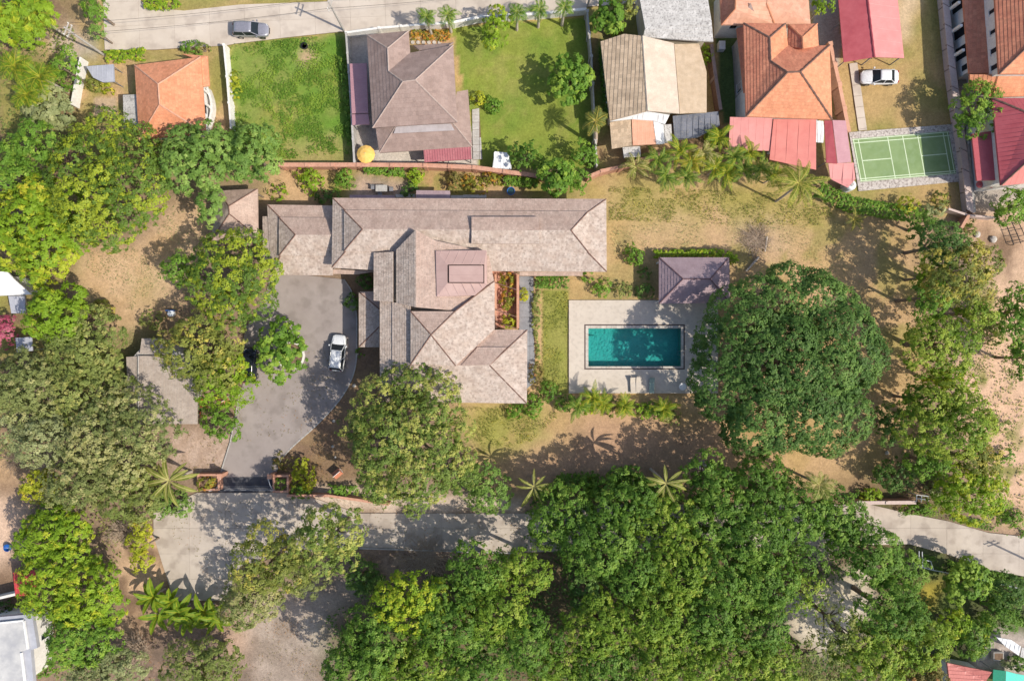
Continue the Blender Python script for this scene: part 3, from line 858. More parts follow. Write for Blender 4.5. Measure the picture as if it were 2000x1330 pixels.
def walls(parent, px, h, mat='wall_cream', inset=.45, z0=-.2, ztop=None, wins=(), thick=None):
    pts = [P(X,Y,h) for X,Y in px]
    c = sum(((p) for p in pts), Vector((0,0,0)))/len(pts)
    n = len(pts)
    a = sum(pts[i].x*pts[(i+1)%n].y-pts[(i+1)%n].x*pts[i].y for i in range(n))
    if a < 0: pts.reverse(); a = -a
    # inset polygon by offsetting edges
    q = []
    for i in range(n):
        p0,p1,p2 = pts[i-1],pts[i],pts[(i+1)%n]
        d1 = (p1-p0).to_2d().normalized(); d2 = (p2-p1).to_2d().normalized()
        n1 = Vector((-d1.y,d1.x)); n2 = Vector((-d2.y,d2.x))
        bis = (n1+n2); 
        if bis.length < 1e-3: bis = n1
        k = inset/max(.3,bis.normalized().dot(n1)); bis.normalize()
        q.append(p1.to_2d()+bis*k)
    mb = MB(); mb.prism([(p.x,p.y) for p in q], z0, (ztop if ztop is not None else h-.08))
    w = mb.build('wall', M[mat], parent)
    for (ei, t0, t1, za, zb) in wins:
        A = q[ei%n]; B = q[(ei+1)%n]; d = (B-A).normalized(); nn = Vector((d.y,-d.x))
        L = (B-A).length
        a_ = A+d*L*t0; b_ = A+d*L*t1
        fr = MB()
        for (s0,s1,y0,y1) in ((0,.07,za,zb),(-.07,0,za,zb)):
            base = a_ if s1 > 0 else b_
            pa = base+d*s0; pb = base+d*s1
            fr.prism([pa-nn*.02,pb-nn*.02,pb+nn*.05,pa+nn*.05], y0, y1)
        fr.prism([a_+d*.07-nn*.02,b_-d*.07-nn*.02,b_-d*.07+nn*.05,a_+d*.07+nn*.05], zb-.07, zb)
        fr.prism([a_-d*.08-nn*.02,b_+d*.08-nn*.02,b_+d*.08+nn*.10,a_-d*.08+nn*.10], za-.08, za)
        wo = fr.build('window', M['steel_white'], w)
        pn = MB(); pn.prism([a_+d*.07-nn*.01,b_-d*.07-nn*.01,b_-d*.07+nn*.015,a_+d*.07+nn*.015], za, zb-.07)
        pn.build('pane', M['glass_dark'], wo)
    return w

def house(name, label, cat, X, Y, group=None):
    return empty(name, P(X,Y,0), label, cat, group)

# ---------------------------------------------------------------- A: small orange house, top left
h = house('small_house', 'small orange tiled house with hipped roof beside the overgrown lot', 'house', 333, 190)
roof(h, dict(NW=(263,128,3.2),NE=(392,112,3.2),SE=(402,262,3.2),SW=(272,272,3.2),A=(309,165,5.3),B=(312,205,5.3)),
     [('NW','NE','A'),('NE','SE','B','A'),('SE','SW','B'),('SW','NW','A','B')], 'tile_orange', 'clay',
     [('NW','A'),('NE','A'),('A','B'),('B','SW'),('B','SE')], M['tile_peach'])
roof(h, dict(a=(355,106,2.75),b=(405,110,2.75),c=(409,168,2.75),d=(391,170,3.1),e=(388,117,3.1)), [('a','b','c','d','e')], 'tile_orange', 'clay', name='porch_roof')
walls(h, [(268,130),(390,116),(400,260),(274,268)], 3.0, 'wall_white', .5, wins=((0,.15,.35,.9,2.2),(0,.6,.8,.9,2.2),(1,.3,.5,.9,2.2),(3,.2,.4,.9,2.2)))
# curved balcony wall and columns on its east side
mb = MB()
arc = [P(404+9*math.sin(t*PI),172+74*t,1.0) for t in np.linspace(0,1,9)]
for p,q in zip(arc[:-1],arc[1:]):
    d = (q-p).to_2d().normalized(); nn = Vector((-d.y,d.x))*.12
    mb.prism([p.to_2d()-nn,q.to_2d()-nn,q.to_2d()+nn,p.to_2d()+nn], -.1, 1.0)
mb.build('balcony_wall', M['wall_white'], h)
for t in (.12,.5,.88):
    p = P(402+7*math.sin(t*PI),172+74*t,1.2); mb = MB(); mb.tube([(p.x,p.y,-.1),(p.x,p.y,2.8)],[.16,.16],8); mb.build('column', M['wall_white'], h)
mb = MB(); mb.prism([P(*p,.2).to_2d() for p in ((394,165),(404,165),(414,200),(408,248),(396,250))], -.1,.2); mb.build('balcony_floor', M['wall_white'], h)
# grey side canopy
s = house('lean_to', 'grey flat canopy against the west wall of the small orange house', 'canopy', 252, 218)
roof(s, dict(a=(240,186,2.1),b=(266,185,2.4),c=(270,254,2.4),d=(242,252,2.1)), [('a','b','c','d')], 'grey_sheet', 'rib.5', down={0:(-1,0)})
for p in ((242,188),(244,250)):
    q=P(*p,2.0); mb=MB(); mb.tube([(q.x,q.y,-.1),(q.x,q.y,2.0)],[.05,.05],6); mb.build('post', M['steel_grey'], s)
s = house('carport', 'pale lilac sheet carport behind the white wall of the small orange house', 'canopy', 195, 145)
roof(s, dict(a=(168,130,2.2),b=(221,126,2.2),c=(223,160,2.35),d=(200,161,2.35),e=(182,152,2.3)), [('a','b','c','d','e')], 'lilac_sheet', 'rib.6', down={0:(0,1)})
for p in ((170,132),(219,129),(221,158)):
    q=P(*p,2.1); mb=MB(); mb.tube([(q.x,q.y,-.1),(q.x,q.y,2.1)],[.05,.05],6); mb.build('post', M['steel_grey'], s)

# ---------------------------------------------------------------- B: brown two-storey house
h = house('brown_house', 'large two storey house with brown hipped roof between the lot and the lawn', 'house', 806, 170)
roof(h, dict(NW=(716.5,69,5.6),NE=(798,61,5.6),V=(801,104,5.6),E1=(885,89,5.6),SE=(893,239,5.6),SW=(728,250,5.6),
      R1=(757,95,7.1),R2=(759,140,7.1),A=(787,160,8.2),B=(811,157,8.2)),
     [('NW','NE','R1'),('NE','V','R2','R1'),('V','E1','B','A','R2'),('E1','SE','B'),('SE','SW','A','B'),('SW','NW','R1','R2','A')],
     'tile_brown','flat',[('NW','R1'),('NE','R1'),('R1','R2'),('R2','A'),('A','B'),('B','E1'),('B','SE'),('A','SW')], M['ridge_pale'], ridge_r=.09)
walls(h, [(720,73),(794,66),(798,109),(880,95),(888,236),(731,246)], 5.4, 'wall_cream', .4,
      wins=((4,.2,.3,3.6,4.8),(4,.5,.6,3.6,4.8),(0,.3,.5,3.6,4.8),(1,.3,.4,3.6,4.8)))
roof(h, dict(a=(808,90,4.6),b=(885,84,4.6),c=(868,96,5.1),d=(820,99,5.1)), [('a','b','c','d')], 'tile_brown','flat', [('a','d'),('b','c')], M['tile_grey'] if 'tile_grey' in M else M['tile_brown'], name='dormer_roof')
# lower wing round the south and east sides
roof(h, dict(W0=(734,252,3.6),W1=(773,247,4.5),E1=(882,241,4.5),C=(884,240,4.5),SWc=(741,299,2.7),SE=(922,287,2.7),NEc=(914,176,2.7),NI=(892,180,3.8)),
     [('W0','W1','SWc'),('W1','C','SE','SWc'),('C','NI','NEc','SE')], 'tile_brown','flat',[('W1','SWc'),('C','SE')], M['ridge_pale'], name='lower_roof', ridge_r=.08)
roof(h, dict(a=(774,247,4.62),b=(880,242,4.62),c=(888,255,4.32),d=(769,261,4.28)), [('a','b','c','d')], 'strip_grey','rib.5', name='translucent_strip', drop=.05)
walls(h, [(742,255),(884,245),(890,182),(908,182),(915,282),(745,292)], 2.7, 'wall_cream', .45, wins=((5,.2,.35,.9,2.1),(5,.6,.75,.9,2.1)))
s = house('lean_to', 'maroon ribbed sheet roof over the back porch of the brown house', 'canopy', 873, 298)
roof(s, dict(a=(826,279,2.9),b=(919,275,2.9),c=(921,311,2.3),d=(829,317,2.3)), [('a','b','c','d')], 'maroon_sheet','rib.3')
for p in ((831,315),(875,313),(918,309)):
    q=P(*p,2.2); mb=MB(); mb.tube([(q.x,q.y,-.1),(q.x,q.y,2.2)],[.06,.06],6); mb.build('post', M['steel_grey'], s)
s = house('lean_to', 'mauve sheet roof along the west side of the brown house', 'canopy', 704, 185)
roof(s, dict(a=(683,125,2.5),b=(716,124,2.9),c=(719,221,2.9),d=(687,222,2.5)), [('a','b','c','d')], 'mauve_sheet','rib.5',down={0:(-1,0)})
roof(s, dict(a=(687,224,2.4),b=(719,223,2.8),c=(722,243,2.8),d=(688,244,2.4)), [('a','b','c','d')], 'mauve_sheet','rib.5',down={0:(-1,0)}, name='lower_sheet')
for p in ((686,127),(688,180),(690,242)):
    q=P(*p,2.4); mb=MB(); mb.tube([(q.x,q.y,-.1),(q.x,q.y,2.4)],[.06,.06],6); mb.build('post', M['steel_grey'], s)

# ---------------------------------------------------------------- C: beige house
h = house('beige_house', 'long beige house with a gabled tile roof and pale sheet extension', 'house', 1280, 150)
roof(h, dict(a=(1173,82,4.3),b=(1219,67,5.0),c=(1255,71,5.6),d=(1265,217,5.6),e=(1191,236,4.3)), [('a','b','c','d','e')], 'tile_beige','beige',[('c','d')], M['cream_sheet'], down={0:(-1,.05)})
roof(h, dict(c=(1256,71,5.57),f=(1316,85,4.5),g=(1327,222,4.5),d=(1266,217,5.57)), [('c','f','g','d')], 'cream_sheet','flat', name='east_roof', down={0:(1,-.05)})
roof(h, dict(a=(1317,87,4.3),b=(1365,86,3.7),c=(1380,141,3.7),d=(1380,220,3.7),e=(1328,222,4.3)), [('a','b','c','d','e')], 'tan_sheet','flat', name='side_roof', down={0:(1,-.05)})
roof(h, dict(a=(1244,-30,4.9),b=(1378,-30,4.9),c=(1390,45,5.1),d=(1260,56,5.1),e=(1393,82,4.7),f=(1256,73,4.7)), [('a','b','c','d'),('d','c','e','f')], 'grey_sheet','flat', name='north_roof')
roof(h, dict(a=(1192,237,3.3),b=(1265,218,3.7),c=(1308,225,3.5),d=(1299,243,2.9),e=(1275,236,2.9),f=(1233,233,2.9)), [('a','b','c','d','e','f')], 'white_sheet','rib.6', name='white_gable_sheet')
walls(h, [(1176,84),(1219,72),(1255,75),(1316,88),(1322,218),(1265,213),(1193,230)], 4.3, 'wall_cream', .3, wins=((6,.2,.3,1.2,2.4),(6,.6,.7,1.2,2.4)))
walls(h, [(1248,-28),(1374,-28),(1388,78),(1260,70)], 4.6, 'wall_cream', .3)
walls(h, [(1318,92),(1362,92),(1377,142),(1377,216),(1328,218)], 3.7, 'wall_cream', .2)
s = house('back_porch', 'tan tiled back porch roof below the white sheet of the beige house', 'shed', 1215, 262)
roof(s, dict(a=(1191,239,2.8),b=(1232,234,2.8),c=(1234,284,2.4),d=(1195,291,2.4)), [('a','b','c','d')], 'tile_beige','flat')
roof(s, dict(a=(1234,234,2.75),b=(1275,236,2.75),c=(1281,282,2.35),d=(1236,284,2.35)), [('a','b','c','d')], 'tile_peach','rib.5', name='peach_sheet')
roof(s, dict(a=(1276,237,2.7),b=(1296,244,2.7),c=(1298,281,2.3),d=(1282,282,2.3)), [('a','b','c','d')], 'white_sheet','rib.5', name='white_sheet')
roof(s, dict(a=(1297,244,2.6),b=(1311,243,2.6),c=(1313,276,2.2),d=(1299,280,2.2)), [('a','b','c','d')], 'grey_sheet','rib.5', name='grey_sheet')
walls(s, [(1196,243),(1308,243),(1310,274),(1198,284)], 2.3, 'wall_grey', .3)
s = house('shed', 'dark blue grey flat shed roof south east of the beige house', 'shed', 1360, 245)
roof(s, dict(a=(1314,227,2.8),b=(1403,218,2.8),c=(1406,246,2.5),d=(1362,269,2.5),e=(1318,272,2.5)), [('a','b','c','d','e')], 'blue_grey_sheet','rib.7', down={0:(0,-1)})
walls(s, [(1318,230),(1400,222),(1402,244),(1360,264),(1322,268)], 2.5, 'wall_grey', .25)
s = house('shed', 'small grey sheet lean-to by the palms south of the beige house', 'shed', 1235, 298)
roof(s, dict(a=(1216,288,2.0),b=(1250,286,2.0),c=(1252,306,1.8),d=(1219,308,1.8)), [('a','b','c','d')], 'grey_sheet','rib.5')
walls(s, [(1218,290),(1248,288),(1250,304),(1221,306)], 1.8, 'wall_grey', .15)

# ---------------------------------------------------------------- D: red tiled house and its neighbour
h = house('red_tiled_house', 'two storey house with red clay hipped roof and two small north hips', 'house', 1530, 150)
roof(h, dict(NW=(1452,46,5.6),N1=(1534,47,5.6),V1=(1539,90,5.6),N2=(1541,50,5.3),N3=(1597,47,5.3),V3=(1599,90,5.6),NE=(1620,89,5.6),
      SE=(1625,234,5.6),SW=(1457,228,5.6),R1=(1503,74,7.0),R2=(1505,120,7.0),A=(1538,142,8.2),B=(1563,141,8.2)),
     [('NW','N1','R1'),('N1','V1','R2','R1'),('V1','V3','NE','B','A','R2'),('NE','SE','B'),('SE','SW','A','B'),('SW','NW','R1','R2','A')],
     'tile_red','clay',[('NW','R1'),('N1','R1'),('R1','R2'),('R2','A'),('A','B'),('B','NE'),('B','SE'),('A','SW')], M['ridge_brown'],
     facemats={1:'tile_orange',3:'tile_orange',4:'tile_orange'})
roof(h, dict(a=(1540,49,5.5),b=(1596,47,5.5),c=(1599,91,5.5),d=(1539,91,5.5),r=(1567,74,6.5),q=(1568,96,6.6)), [('a','b','r'),('b','c','q','r'),('d','a','r','q')], 'tile_red','clay',
     [('a','r'),('b','r'),('r','q')], M['tile_orange'], name='small_hip', facemats={1:'tile_orange'})
roof(h, dict(a=(1439,56,3.9),b=(1452,53,4.4),c=(1461,178,4.4),d=(1453,182,3.9)), [('a','b','c','d')], 'tile_red','clay', name='side_roof', down={0:(-1,0)})
walls(h, [(1456,52),(1531,52),(1536,94),(1597,94),(1616,94),(1620,230),(1461,224)], 5.4, 'wall_white', .4,
      wins=((5,.15,.25,3.5,4.7),(5,.6,.7,3.5,4.7),(6,.2,.3,3.5,4.7),(6,.5,.6,3.5,4.7),(6,.5,.62,.8,2.4)))
walls(h, [(1443,60),(1456,58),(1463,176),(1455,178)], 3.8, 'wall_grey', .35)
h = house('peach_house', 'peach tiled house at the top edge north of the red house', 'house', 1490, 10)
roof(h, dict(SW=(1409,49,4.6),A=(1436,18,6.0),Q=(1438,-40,6.0),NWq=(1404,-40,4.6),S2=(1513,49,4.6),B=(1497,8,5.6),B2=(1497,-40,5.6)),
     [('NWq','Q','A','SW'),('SW','A','Q','B2','B','S2')], 'tile_peach','flat',[('SW','A'),('A','Q'),('B','S2')], M['tile_orange'], facemats={0:'tile_red'}, down={0:(-1,0),1:(0,-1)})
roof(h, dict(a=(1514,48,4.5),b=(1583,47,4.5),c=(1575,-40,4.7),d=(1498,-40,5.4),e=(1498,8,5.4)), [('a','b','c','d','e')], 'tile_peach','flat', name='terrace_roof')
roof(h, dict(a=(1454,29,5.35),b=(1466,6,6.1),c=(1475,29,5.35)), [('a','b','c')], 'tile_brown','flat', name='dormer', drop=.3)
walls(h, [(1412,-38),(1412,46),(1578,45),(1572,-38)], 4.6, 'wall_white', .3, wins=((1,.1,.2,2.6,3.8),(1,.3,.4,2.6,3.8),(0,.6,.8,2.6,3.8)))
def canopy(label, pts, mat, tile, posts, down=None, name='lean_to', cx=None, cat='canopy', wallpx=None):
    c = (sum(p[0] for p in pts)/len(pts), sum(p[1] for p in pts)/len(pts))
    s = house(name, label, cat, *c)
    keys = 'abcdefgh'[:len(pts)]
    roof(s, {k:p for k,p in zip(keys,pts)}, [tuple(keys)], mat, tile, down={0:down} if down else None, drop=.1, name='roof_sheet')
    for p in posts:
        zt = min(q[2] for q in pts)
        q = P(p[0],p[1],zt); mb = MB(); mb.tube([(q.x,q.y,-.1),(q.x,q.y,zt)],[.06,.06],6); mb.build('post', M['steel_grey'], s)
    if wallpx: walls(s, wallpx, min(q[2] for q in pts), 'wall_white', .2)
    return s
canopy('pale pink sheet canopy at the south west corner of the red tiled house', [(1426,229,3.2),(1509,231,3.2),(1504,295,2.6),(1423,293,2.6)], 'pink_metal','rib.9', [(1428,290),(1500,292)], (0,-1))
canopy('wide coral red sheet canopy south of the red tiled house', [(1511,233,3.3),(1594,234,3.3),(1594,332,2.6),(1503,312,2.6)], 'coral_metal','rib1.3', [(1507,309),(1590,327)], (0,-1), wallpx=[(1514,236),(1590,237),(1590,300),(1510,292)])
canopy('white translucent sheet between the coral and crimson canopies', [(1595,236,2.6),(1608,237,2.6),(1610,258,2.5),(1608,279,2.5),(1594,278,2.5)], 'white_sheet','rib.4', [(1597,276)], (0,-1))
canopy('narrow crimson sheet roof east of the white translucent sheet', [(1610,236,2.6),(1625,236,2.9),(1635,320,2.9),(1614,318,2.6)], 'red_metal','rib.8', [(1616,316),(1612,240)], (-1,0))
canopy('mauve red sheet roof beside the badminton court', [(1626,235,2.9),(1652,236,2.5),(1663,317,2.5),(1636,319,2.9)], 'mauve_sheet','rib.7', [(1650,240),(1660,314)], (1,0))
canopy('light pink sheet roof by the round water tank', [(1618,320,2.7),(1667,318,2.7),(1671,350,2.4),(1656,367,2.4),(1622,350,2.4)], 'pink_metal','rib1.2', [(1625,347),(1654,362)], (0,-1))
# carport east
s = house('carport', 'long crimson and pink gabled carport above the white saloon car', 'carport', 1700, 50)
roof(s, dict(a=(1634,-40,2.7),r=(1690,-40,3.7),b=(1748,-40,2.7),c=(1765,114,2.7),q=(1708,112,3.7),d=(1648,122,2.7)), [('a','r','q','d'),('r','b','c','q')], 'red_metal','rib1.4',
     [('r','q')], M['red_metal'], down={0:(-1,0),1:(1,0)}, drop=.1, name='roof_sheet')
roof(s, dict(r=(1692,-40,3.72),b=(1749,-40,2.72),c=(1766,114,2.72),q=(1710,112,3.72)), [('r','b','c','q')], 'pink_metal','rib1.4', down={0:(1,0)}, drop=.04, name='faded_sheet')
for p in ((1652,118),(1705,110),(1762,110),(1645,40),(1755,40)):
    q = P(*p,2.6); mb = MB(); mb.tube([(q.x,q.y,-.1),(q.x,q.y,2.65)],[.07,.07],6); mb.build('post', M['steel_grey'], s)

# ---------------------------------------------------------------- E: tall houses at the right edge
h = house('tall_townhouse', 'tall white house with red clay roofs at the upper right edge', 'house', 1960, 60)
roof(h, dict(a=(1876,-60,3.1),b=(1940,-60,4.0),c=(1938,144,4.0),d=(1893,144,3.1)), [('a','b','c','d')], 'tile_red','flat', name='low_roof', down={0:(-1,0)})
roof(h, dict(a=(1940,-60,5.9),A=(2060,-60,9.0),b=(2060,40,9.0),c=(1951,145,5.9),e=(2060,145,5.9)), [('a','A','b','c'),('c','b','e')], 'tile_red','clay',[('c','b')], M['ridge_brown'], facemats={1:'tile_orange'}, name='main_roof')
walls(h, [(1943,-60),(1954,142),(2050,142),(2050,-60)], 5.8, 'wall_white', .05, wins=((0,.35,.40,4.5,5.6),(0,.55,.60,4.5,5.6),(0,.73,.79,4.4,5.6),(0,.89,.95,4.3,5.6)))
walls(h, [(1880,-60),(1896,140),(1937,140),(1937,-60)], 3.0, 'wall_white', .2, wins=((0,.2,.35,.3,2.5),(0,.48,.62,.3,2.5),(0,.7,.84,.3,2.5),(0,.9,.97,1.2,2.3)))
# columns along the low west side
for yy in (5,50,98):
    p = P(1874+yy*.09,yy,2.9); mb = MB(); mb.box(p.x-.2,p.y-.15,0,p.x+.1,p.y+.15,2.9); mb.build('column', M['wall_white'], h)
roof(h, dict(a=(1894,146,3.6),b=(1950,146,4.6),c=(2060,146,4.6),d=(2060,186,3.4),e=(1937,190,3.4),f=(1894,172,3.4)), [('a','b','e','f'),('b','c','d','e')], 'tile_orange','flat',[('e','b')], M['tile_orange'], name='link_roof', down={0:(-1,0),1:(0,-1)})
h = house('red_roof_house', 'house under a ribbed crimson metal roof on the right edge below the tall townhouse', 'house', 1990, 270)
roof(h, dict(a=(1938,192,5.8),b=(2010,222,7.4),c=(2010,312,7.4),d=(1955,362,5.8),e=(2080,192,5.8),f=(2080,350,5.8)), [('a','b','c','d'),('a','e','b'),('e','f','c','b'),('c','f','d')],'red_metal','rib.5',
     [('a','b'),('c','d')], M['ridge_brown'], down={0:(-1,0)})
roof(h, dict(c=(2010,314,7.42),d=(1957,363,5.83),f=(2080,351,5.83)), [('c','f','d')], 'coral_metal','rib.6', drop=.04, name='south_sheet')
walls(h, [(1944,200),(1957,356),(2070,345),(2070,200)], 5.7, 'wall_white', .05)
roof(h, dict(a=(1898,262,4.3),b=(1938,256,4.6),c=(1944,352,4.6),d=(1908,353,4.3)), [('a','b','c','d')], 'red_metal','rib.7', name='low_canopy', down={0:(-1,0)})
for i,xx in enumerate((1915,1927,1938)):
    mb = MB(); p = P(xx,360,2.4); mb.lathe((p.x,p.y,2.2), [(.42,0),(.40,.12),(.30,.24),(.12,.30)], 12); mb.build('awning_scallop', M['red_metal'], h)

# ---------------------------------------------------------------- MAIN HOUSE
h = house('main_house', 'sprawling shingle roofed villa with many hips at the centre of the photo', 'villa', 870, 570)
HM = h; RB = M['ridge_brown']
FM = {}
LIFT = {'skirt_roof':2.1,'upper_roof':2.1,'raised_roof':2.1,'garage_skirt':0,'garage_roof':0,'side_eave':0,'porch_roof':.6}
def sroof(pts, faces, ridges=(), fm=None, name='roof', drop=.22, mat='shingle_pink', down=None):
    lf = LIFT.get(name, 2.9); k = .85 if name in ('garage_skirt','garage_roof') else .66
    pts = {q:(v[0],v[1],3.0+lf+(v[2]-3.0)*k) for q,v in pts.items()}
    return roof(HM, pts, faces, mat, 'shingle', ridges, RB, drop=drop, name=name, facemats=fm, tilename='shingle', ridge_r=.075, down=down)
# north wing, lower skirt and raised upper tier
sroof(dict(NW=(650,387,3.0),NE=(1184,389,3.0),SE=(1185,531,3.0),SW=(648,523,3.0),nw=(677,414,4.1),ne=(1146,416,4.1),se=(1146,491,4.3),sw=(677,489,4.1),SV=(735,528,3.0),sv=(772,490,4.2)),
      [('NW','NE','ne','nw'),('NE','SE','se','ne'),('SW','NW','nw','sw'),('SW','SV','sv','sw'),('SV','SE','se','sv')], [('NW','nw'),('SW','sw'),('NE','ne'),('SE','se')],
      {1:'shingle_peel',2:'shingle_grey',3:'shingle_peel',4:'shingle_peel'}, 'skirt_roof')
sroof(dict(nw=(672,411,4.3),ne=(1149,413,4.3),se=(1149,493,4.3),sw=(672,491,4.3),A=(708,448,6.1),B=(1115,450,6.1),am=(812,449,6.1)),
      [('nw','ne','B','A'),('ne','se','B'),('se','sw','A','B'),('sw','nw','A')], [('nw','A'),('sw','A'),('ne','B'),('se','B')],
      {1:'shingle_peel',2:'shingle_peel',3:'shingle_grey'}, 'upper_roof')
# raised vent section riding on the ridge
sroof(dict(a=(921,424,5.75),b=(1053,424,5.75),c=(1053,476,5.75),d=(921,476,5.75),r=(921,450,6.55),q=(1053,450,6.55)), [('a','b','q','r'),('d','c','q','r')], (), {1:'shingle_peel'}, 'raised_roof')
# west block (garage)
sroof(dict(NW=(522,400,2.9),NE=(650,402,2.9),ne=(650,428,3.7),nw=(549,427,3.7),SW=(530,537,2.9),SE=(650,538,2.9),se=(650,498,3.7),sw=(549,498,3.7),W1=(513,423,2.6),W2=(514,470,2.6)),
      [('NW','NE','ne','nw'),('SW','SE','se','sw'),('NW','SW','sw','nw')], [('NW','nw'),('SW','sw')], {1:'shingle_peel',2:'shingle_grey'}, 'garage_skirt')
sroof(dict(nw=(545,425,3.9),ne=(652,426,3.9),se=(652,500,3.9),sw=(545,500,3.9),A=(577,459,5.2),B=(652,459,5.2)), [('nw','ne','B','A'),('se','sw','A','B'),('sw','nw','A')], [('nw','A'),('sw','A')],
      {1:'shingle_peel',2:'shingle_grey'}, 'garage_roof')
sroof(dict(a=(513,423,2.4),b=(527,423,2.8),c=(531,522,2.8),d=(514,518,2.4)), [('a','b','c','d')], (), {0:'shingle_grey'}, 'side_eave', down={0:(-1,0)})
# north-south wing: lower west strip, upper west slope, broad east slope
sroof(dict(a=(730,494,3.5),b=(768,492,4.5),c=(768,590,4.5),d=(730,587,3.5)), [('a','b','c','d')], (), {0:'shingle_grey'}, 'west_skirt', down={0:(-1,0)})
sroof(dict(a=(774,488,4.9),R1=(812,449,6.55),R2=(812,600,6.55),d=(774,592,4.9)), [('a','R1','R2','d')], (), {0:'shingle_grey'}, 'west_slope', down={0:(-1,0)}, drop=.35)
sroof(dict(R1=(812,449,6.55),a=(850,470,5.7),b=(905,482,4.9),c=(955,500,3.95),d=(965,549,3.75),e=(889,607,5.2),R2=(812,600,6.55)), [('R1','a','b','c','d','e','R2')], [('R1','R2')] and (), None, 'east_slope', down={0:(1,0)}, drop=.5)
# smooth maroon-pink metal section with raised box
roof(h, dict(a=(851,490,7.95),b=(950,489,7.55),c=(951,556,7.55),d=(927,577,7.55),e=(853,579,7.95),A=(874,517,8.15),B=(946,517,7.8),C=(946,553,7.8),D=(874,553,8.15)),
     [('a','b','B','A'),('b','c','C','B'),('c','d','e','D','C'),('e','a','A','D')], 'mauve_metal','rib.9', (), name='metal_roof', drop=.9)
roof(h, dict(A=(877,519,8.3),B=(944,519,8.1),C=(944,551,8.1),D=(877,551,8.3)), [('A','B','C','D')], 'mauve_metal', 'rib1.5', (), name='metal_box', drop=.5, down={0:(1,0)})
# pyramid over the crossing
sroof(dict(NW=(802,608,6.0),N2=(889,608,6.0),A=(842,654,7.5),E1=(966,549,3.75),E2=(966,643,3.75),S=(890,714,5.9),SW=(802,712,6.0)),
      [('NW','N2','A'),('N2','E1','E2','S','A'),('S','SW','A'),('SW','NW','A')], [('NW','A'),('A','N2'),('N2','E1'),('A','S'),('A','SW')],
      {1:'shingle_peel',2:'shingle_peel',3:'shingle_grey'}, 'crossing_roof', down={1:(1,0)}, drop=.45)
# south block: lower west strips and the long east-west hip
sroof(dict(a=(742,586,3.2),b=(768,589,3.9),c=(768,756,3.9),d=(742,778,3.2)), [('a','b','c','d')], (), {0:'shingle_grey'}, 'west_eave', down={0:(-1,0)})
sroof(dict(a=(766,590,4.05),b=(802,598,5.2),c=(802,713,5.2),d=(766,753,4.05)), [('a','b','c','d')], (('c','d'),), {0:'shingle_grey'}, 'west_tier', down={0:(-1,0)}, drop=.3)
sroof(dict(W=(802,714,5.2),R=(956,713,5.2),SE=(1029,788,3.0),SW=(742,784,3.0),s1=(995,752,4.1),s0=(772,750,4.1),NE=(1030,644,3.0),V=(966,644,3.0)),
      [('W','R','s1','s0'),('s0','s1','SE','SW'),('R','NE','SE','s1'),('W','V','NE','R')], [('R','NE'),('R','SE')], {0:'shingle_peel',1:'shingle_peel',2:'shingle_peel'}, 'south_roof', down={3:(0,1),2:(1,0)})
sroof(dict(a=(933,678,4.35),b=(989,678,4.35),R=(957,713,5.35),W=(900,714,5.35)), [('a','b','R','W')], (), None, 'south_dormer', drop=.3, down={0:(0,1)})
sroof(dict(a=(820,752,4.05),b=(984,752,4.05),c=(1022,786,3.15),d=(790,786,3.15)), [('a','b','c','d')], (), {0:'shingle_peel'}, 'south_skirt', drop=.1, down={0:(0,-1)})
# little hipped porch on the west side
sroof(dict(NW=(701,570,2.5),NE=(741,569,2.5),A=(741,604,3.5),B=(741,638,3.5),SE=(741,678,2.5),SW=(701,678,2.5)), [('NW','NE','A'),('NW','A','B','SW'),('B','SE','SW')], [('NW','A'),('SW','B')],
      {1:'shingle_grey',2:'shingle_grey'}, 'porch_roof')
# eave strips on the north edge and below the north wing
roof(h, dict(a=(683,381,2.7),b=(770,382,2.7),c=(772,388,2.75),d=(683,388,2.75)), [('a','b','c','d')], 'plum_roof','flat', (), name='north_canopy', drop=.08)
roof(h, dict(a=(813,372,2.6),b=(879,373,2.6),c=(880,389,2.8),d=(812,389,2.8)), [('a','b','c','d')], 'plum_roof','flat', (), name='north_porch', drop=.08, down={0:(0,1)})
roof(h, dict(a=(648,526,2.7),b=(735,530,2.7),c=(697,536,2.5),d=(650,535,2.5)), [('a','b','c','d')], 'shingle_pink','flat', (), name='south_eave', drop=.08)
roof(h, dict(a=(1015,531,2.7),b=(1138,531,2.7),c=(1138,539,2.5),d=(1015,539,2.5)), [('a','b','c','d')], 'shingle_pink','flat', (), name='terrace_eave', drop=.08)
for p in ((773,380,810,386),(881,382,905,388),(905,381,950,387)):
    mb = MB(); a = P(p[0],p[1],.5); b_ = P(p[2],p[3],.5); mb.box(a.x,b_.y,-.1,b_.x,a.y,.6); mb.build('planter_wall', M['wall_grey'], h)
# walls
WN = ((0,.1,.18,.8,2.2),)
walls(h, [(655,392),(1179,394),(1179,526),(655,520)], 5.1, 'wall_cream', .55, wins=((0,.08,.14,.7,2.3),(0,.24,.3,.7,2.3),(0,.4,.46,.7,2.3),(2,.1,.16,.1,2.3),(2,.3,.36,.7,2.3),(2,.6,.66,.7,2.3),(1,.3,.45,.7,2.3)))
walls(h, [(682,418),(1140,420),(1140,486),(682,484)], 5.8, 'wall_cream', .1)
walls(h, [(530,405),(650,406),(650,533),(536,533)], 2.9, 'wall_cream', .5)
walls(h, [(553,430),(650,430),(650,495),(553,495)], 3.9, 'wall_cream', .1)
walls(h, [(736,496),(960,500),(960,550),(960,640),(1025,648),(1025,783),(750,778),(748,590)], 5.6, 'wall_cream', .5, ztop=5.55,
      wins=((4,.2,.4,.7,2.3),(5,.2,.3,.7,2.3),(6,.3,.36,.7,2.3),(3,.1,.3,.7,2.3)))
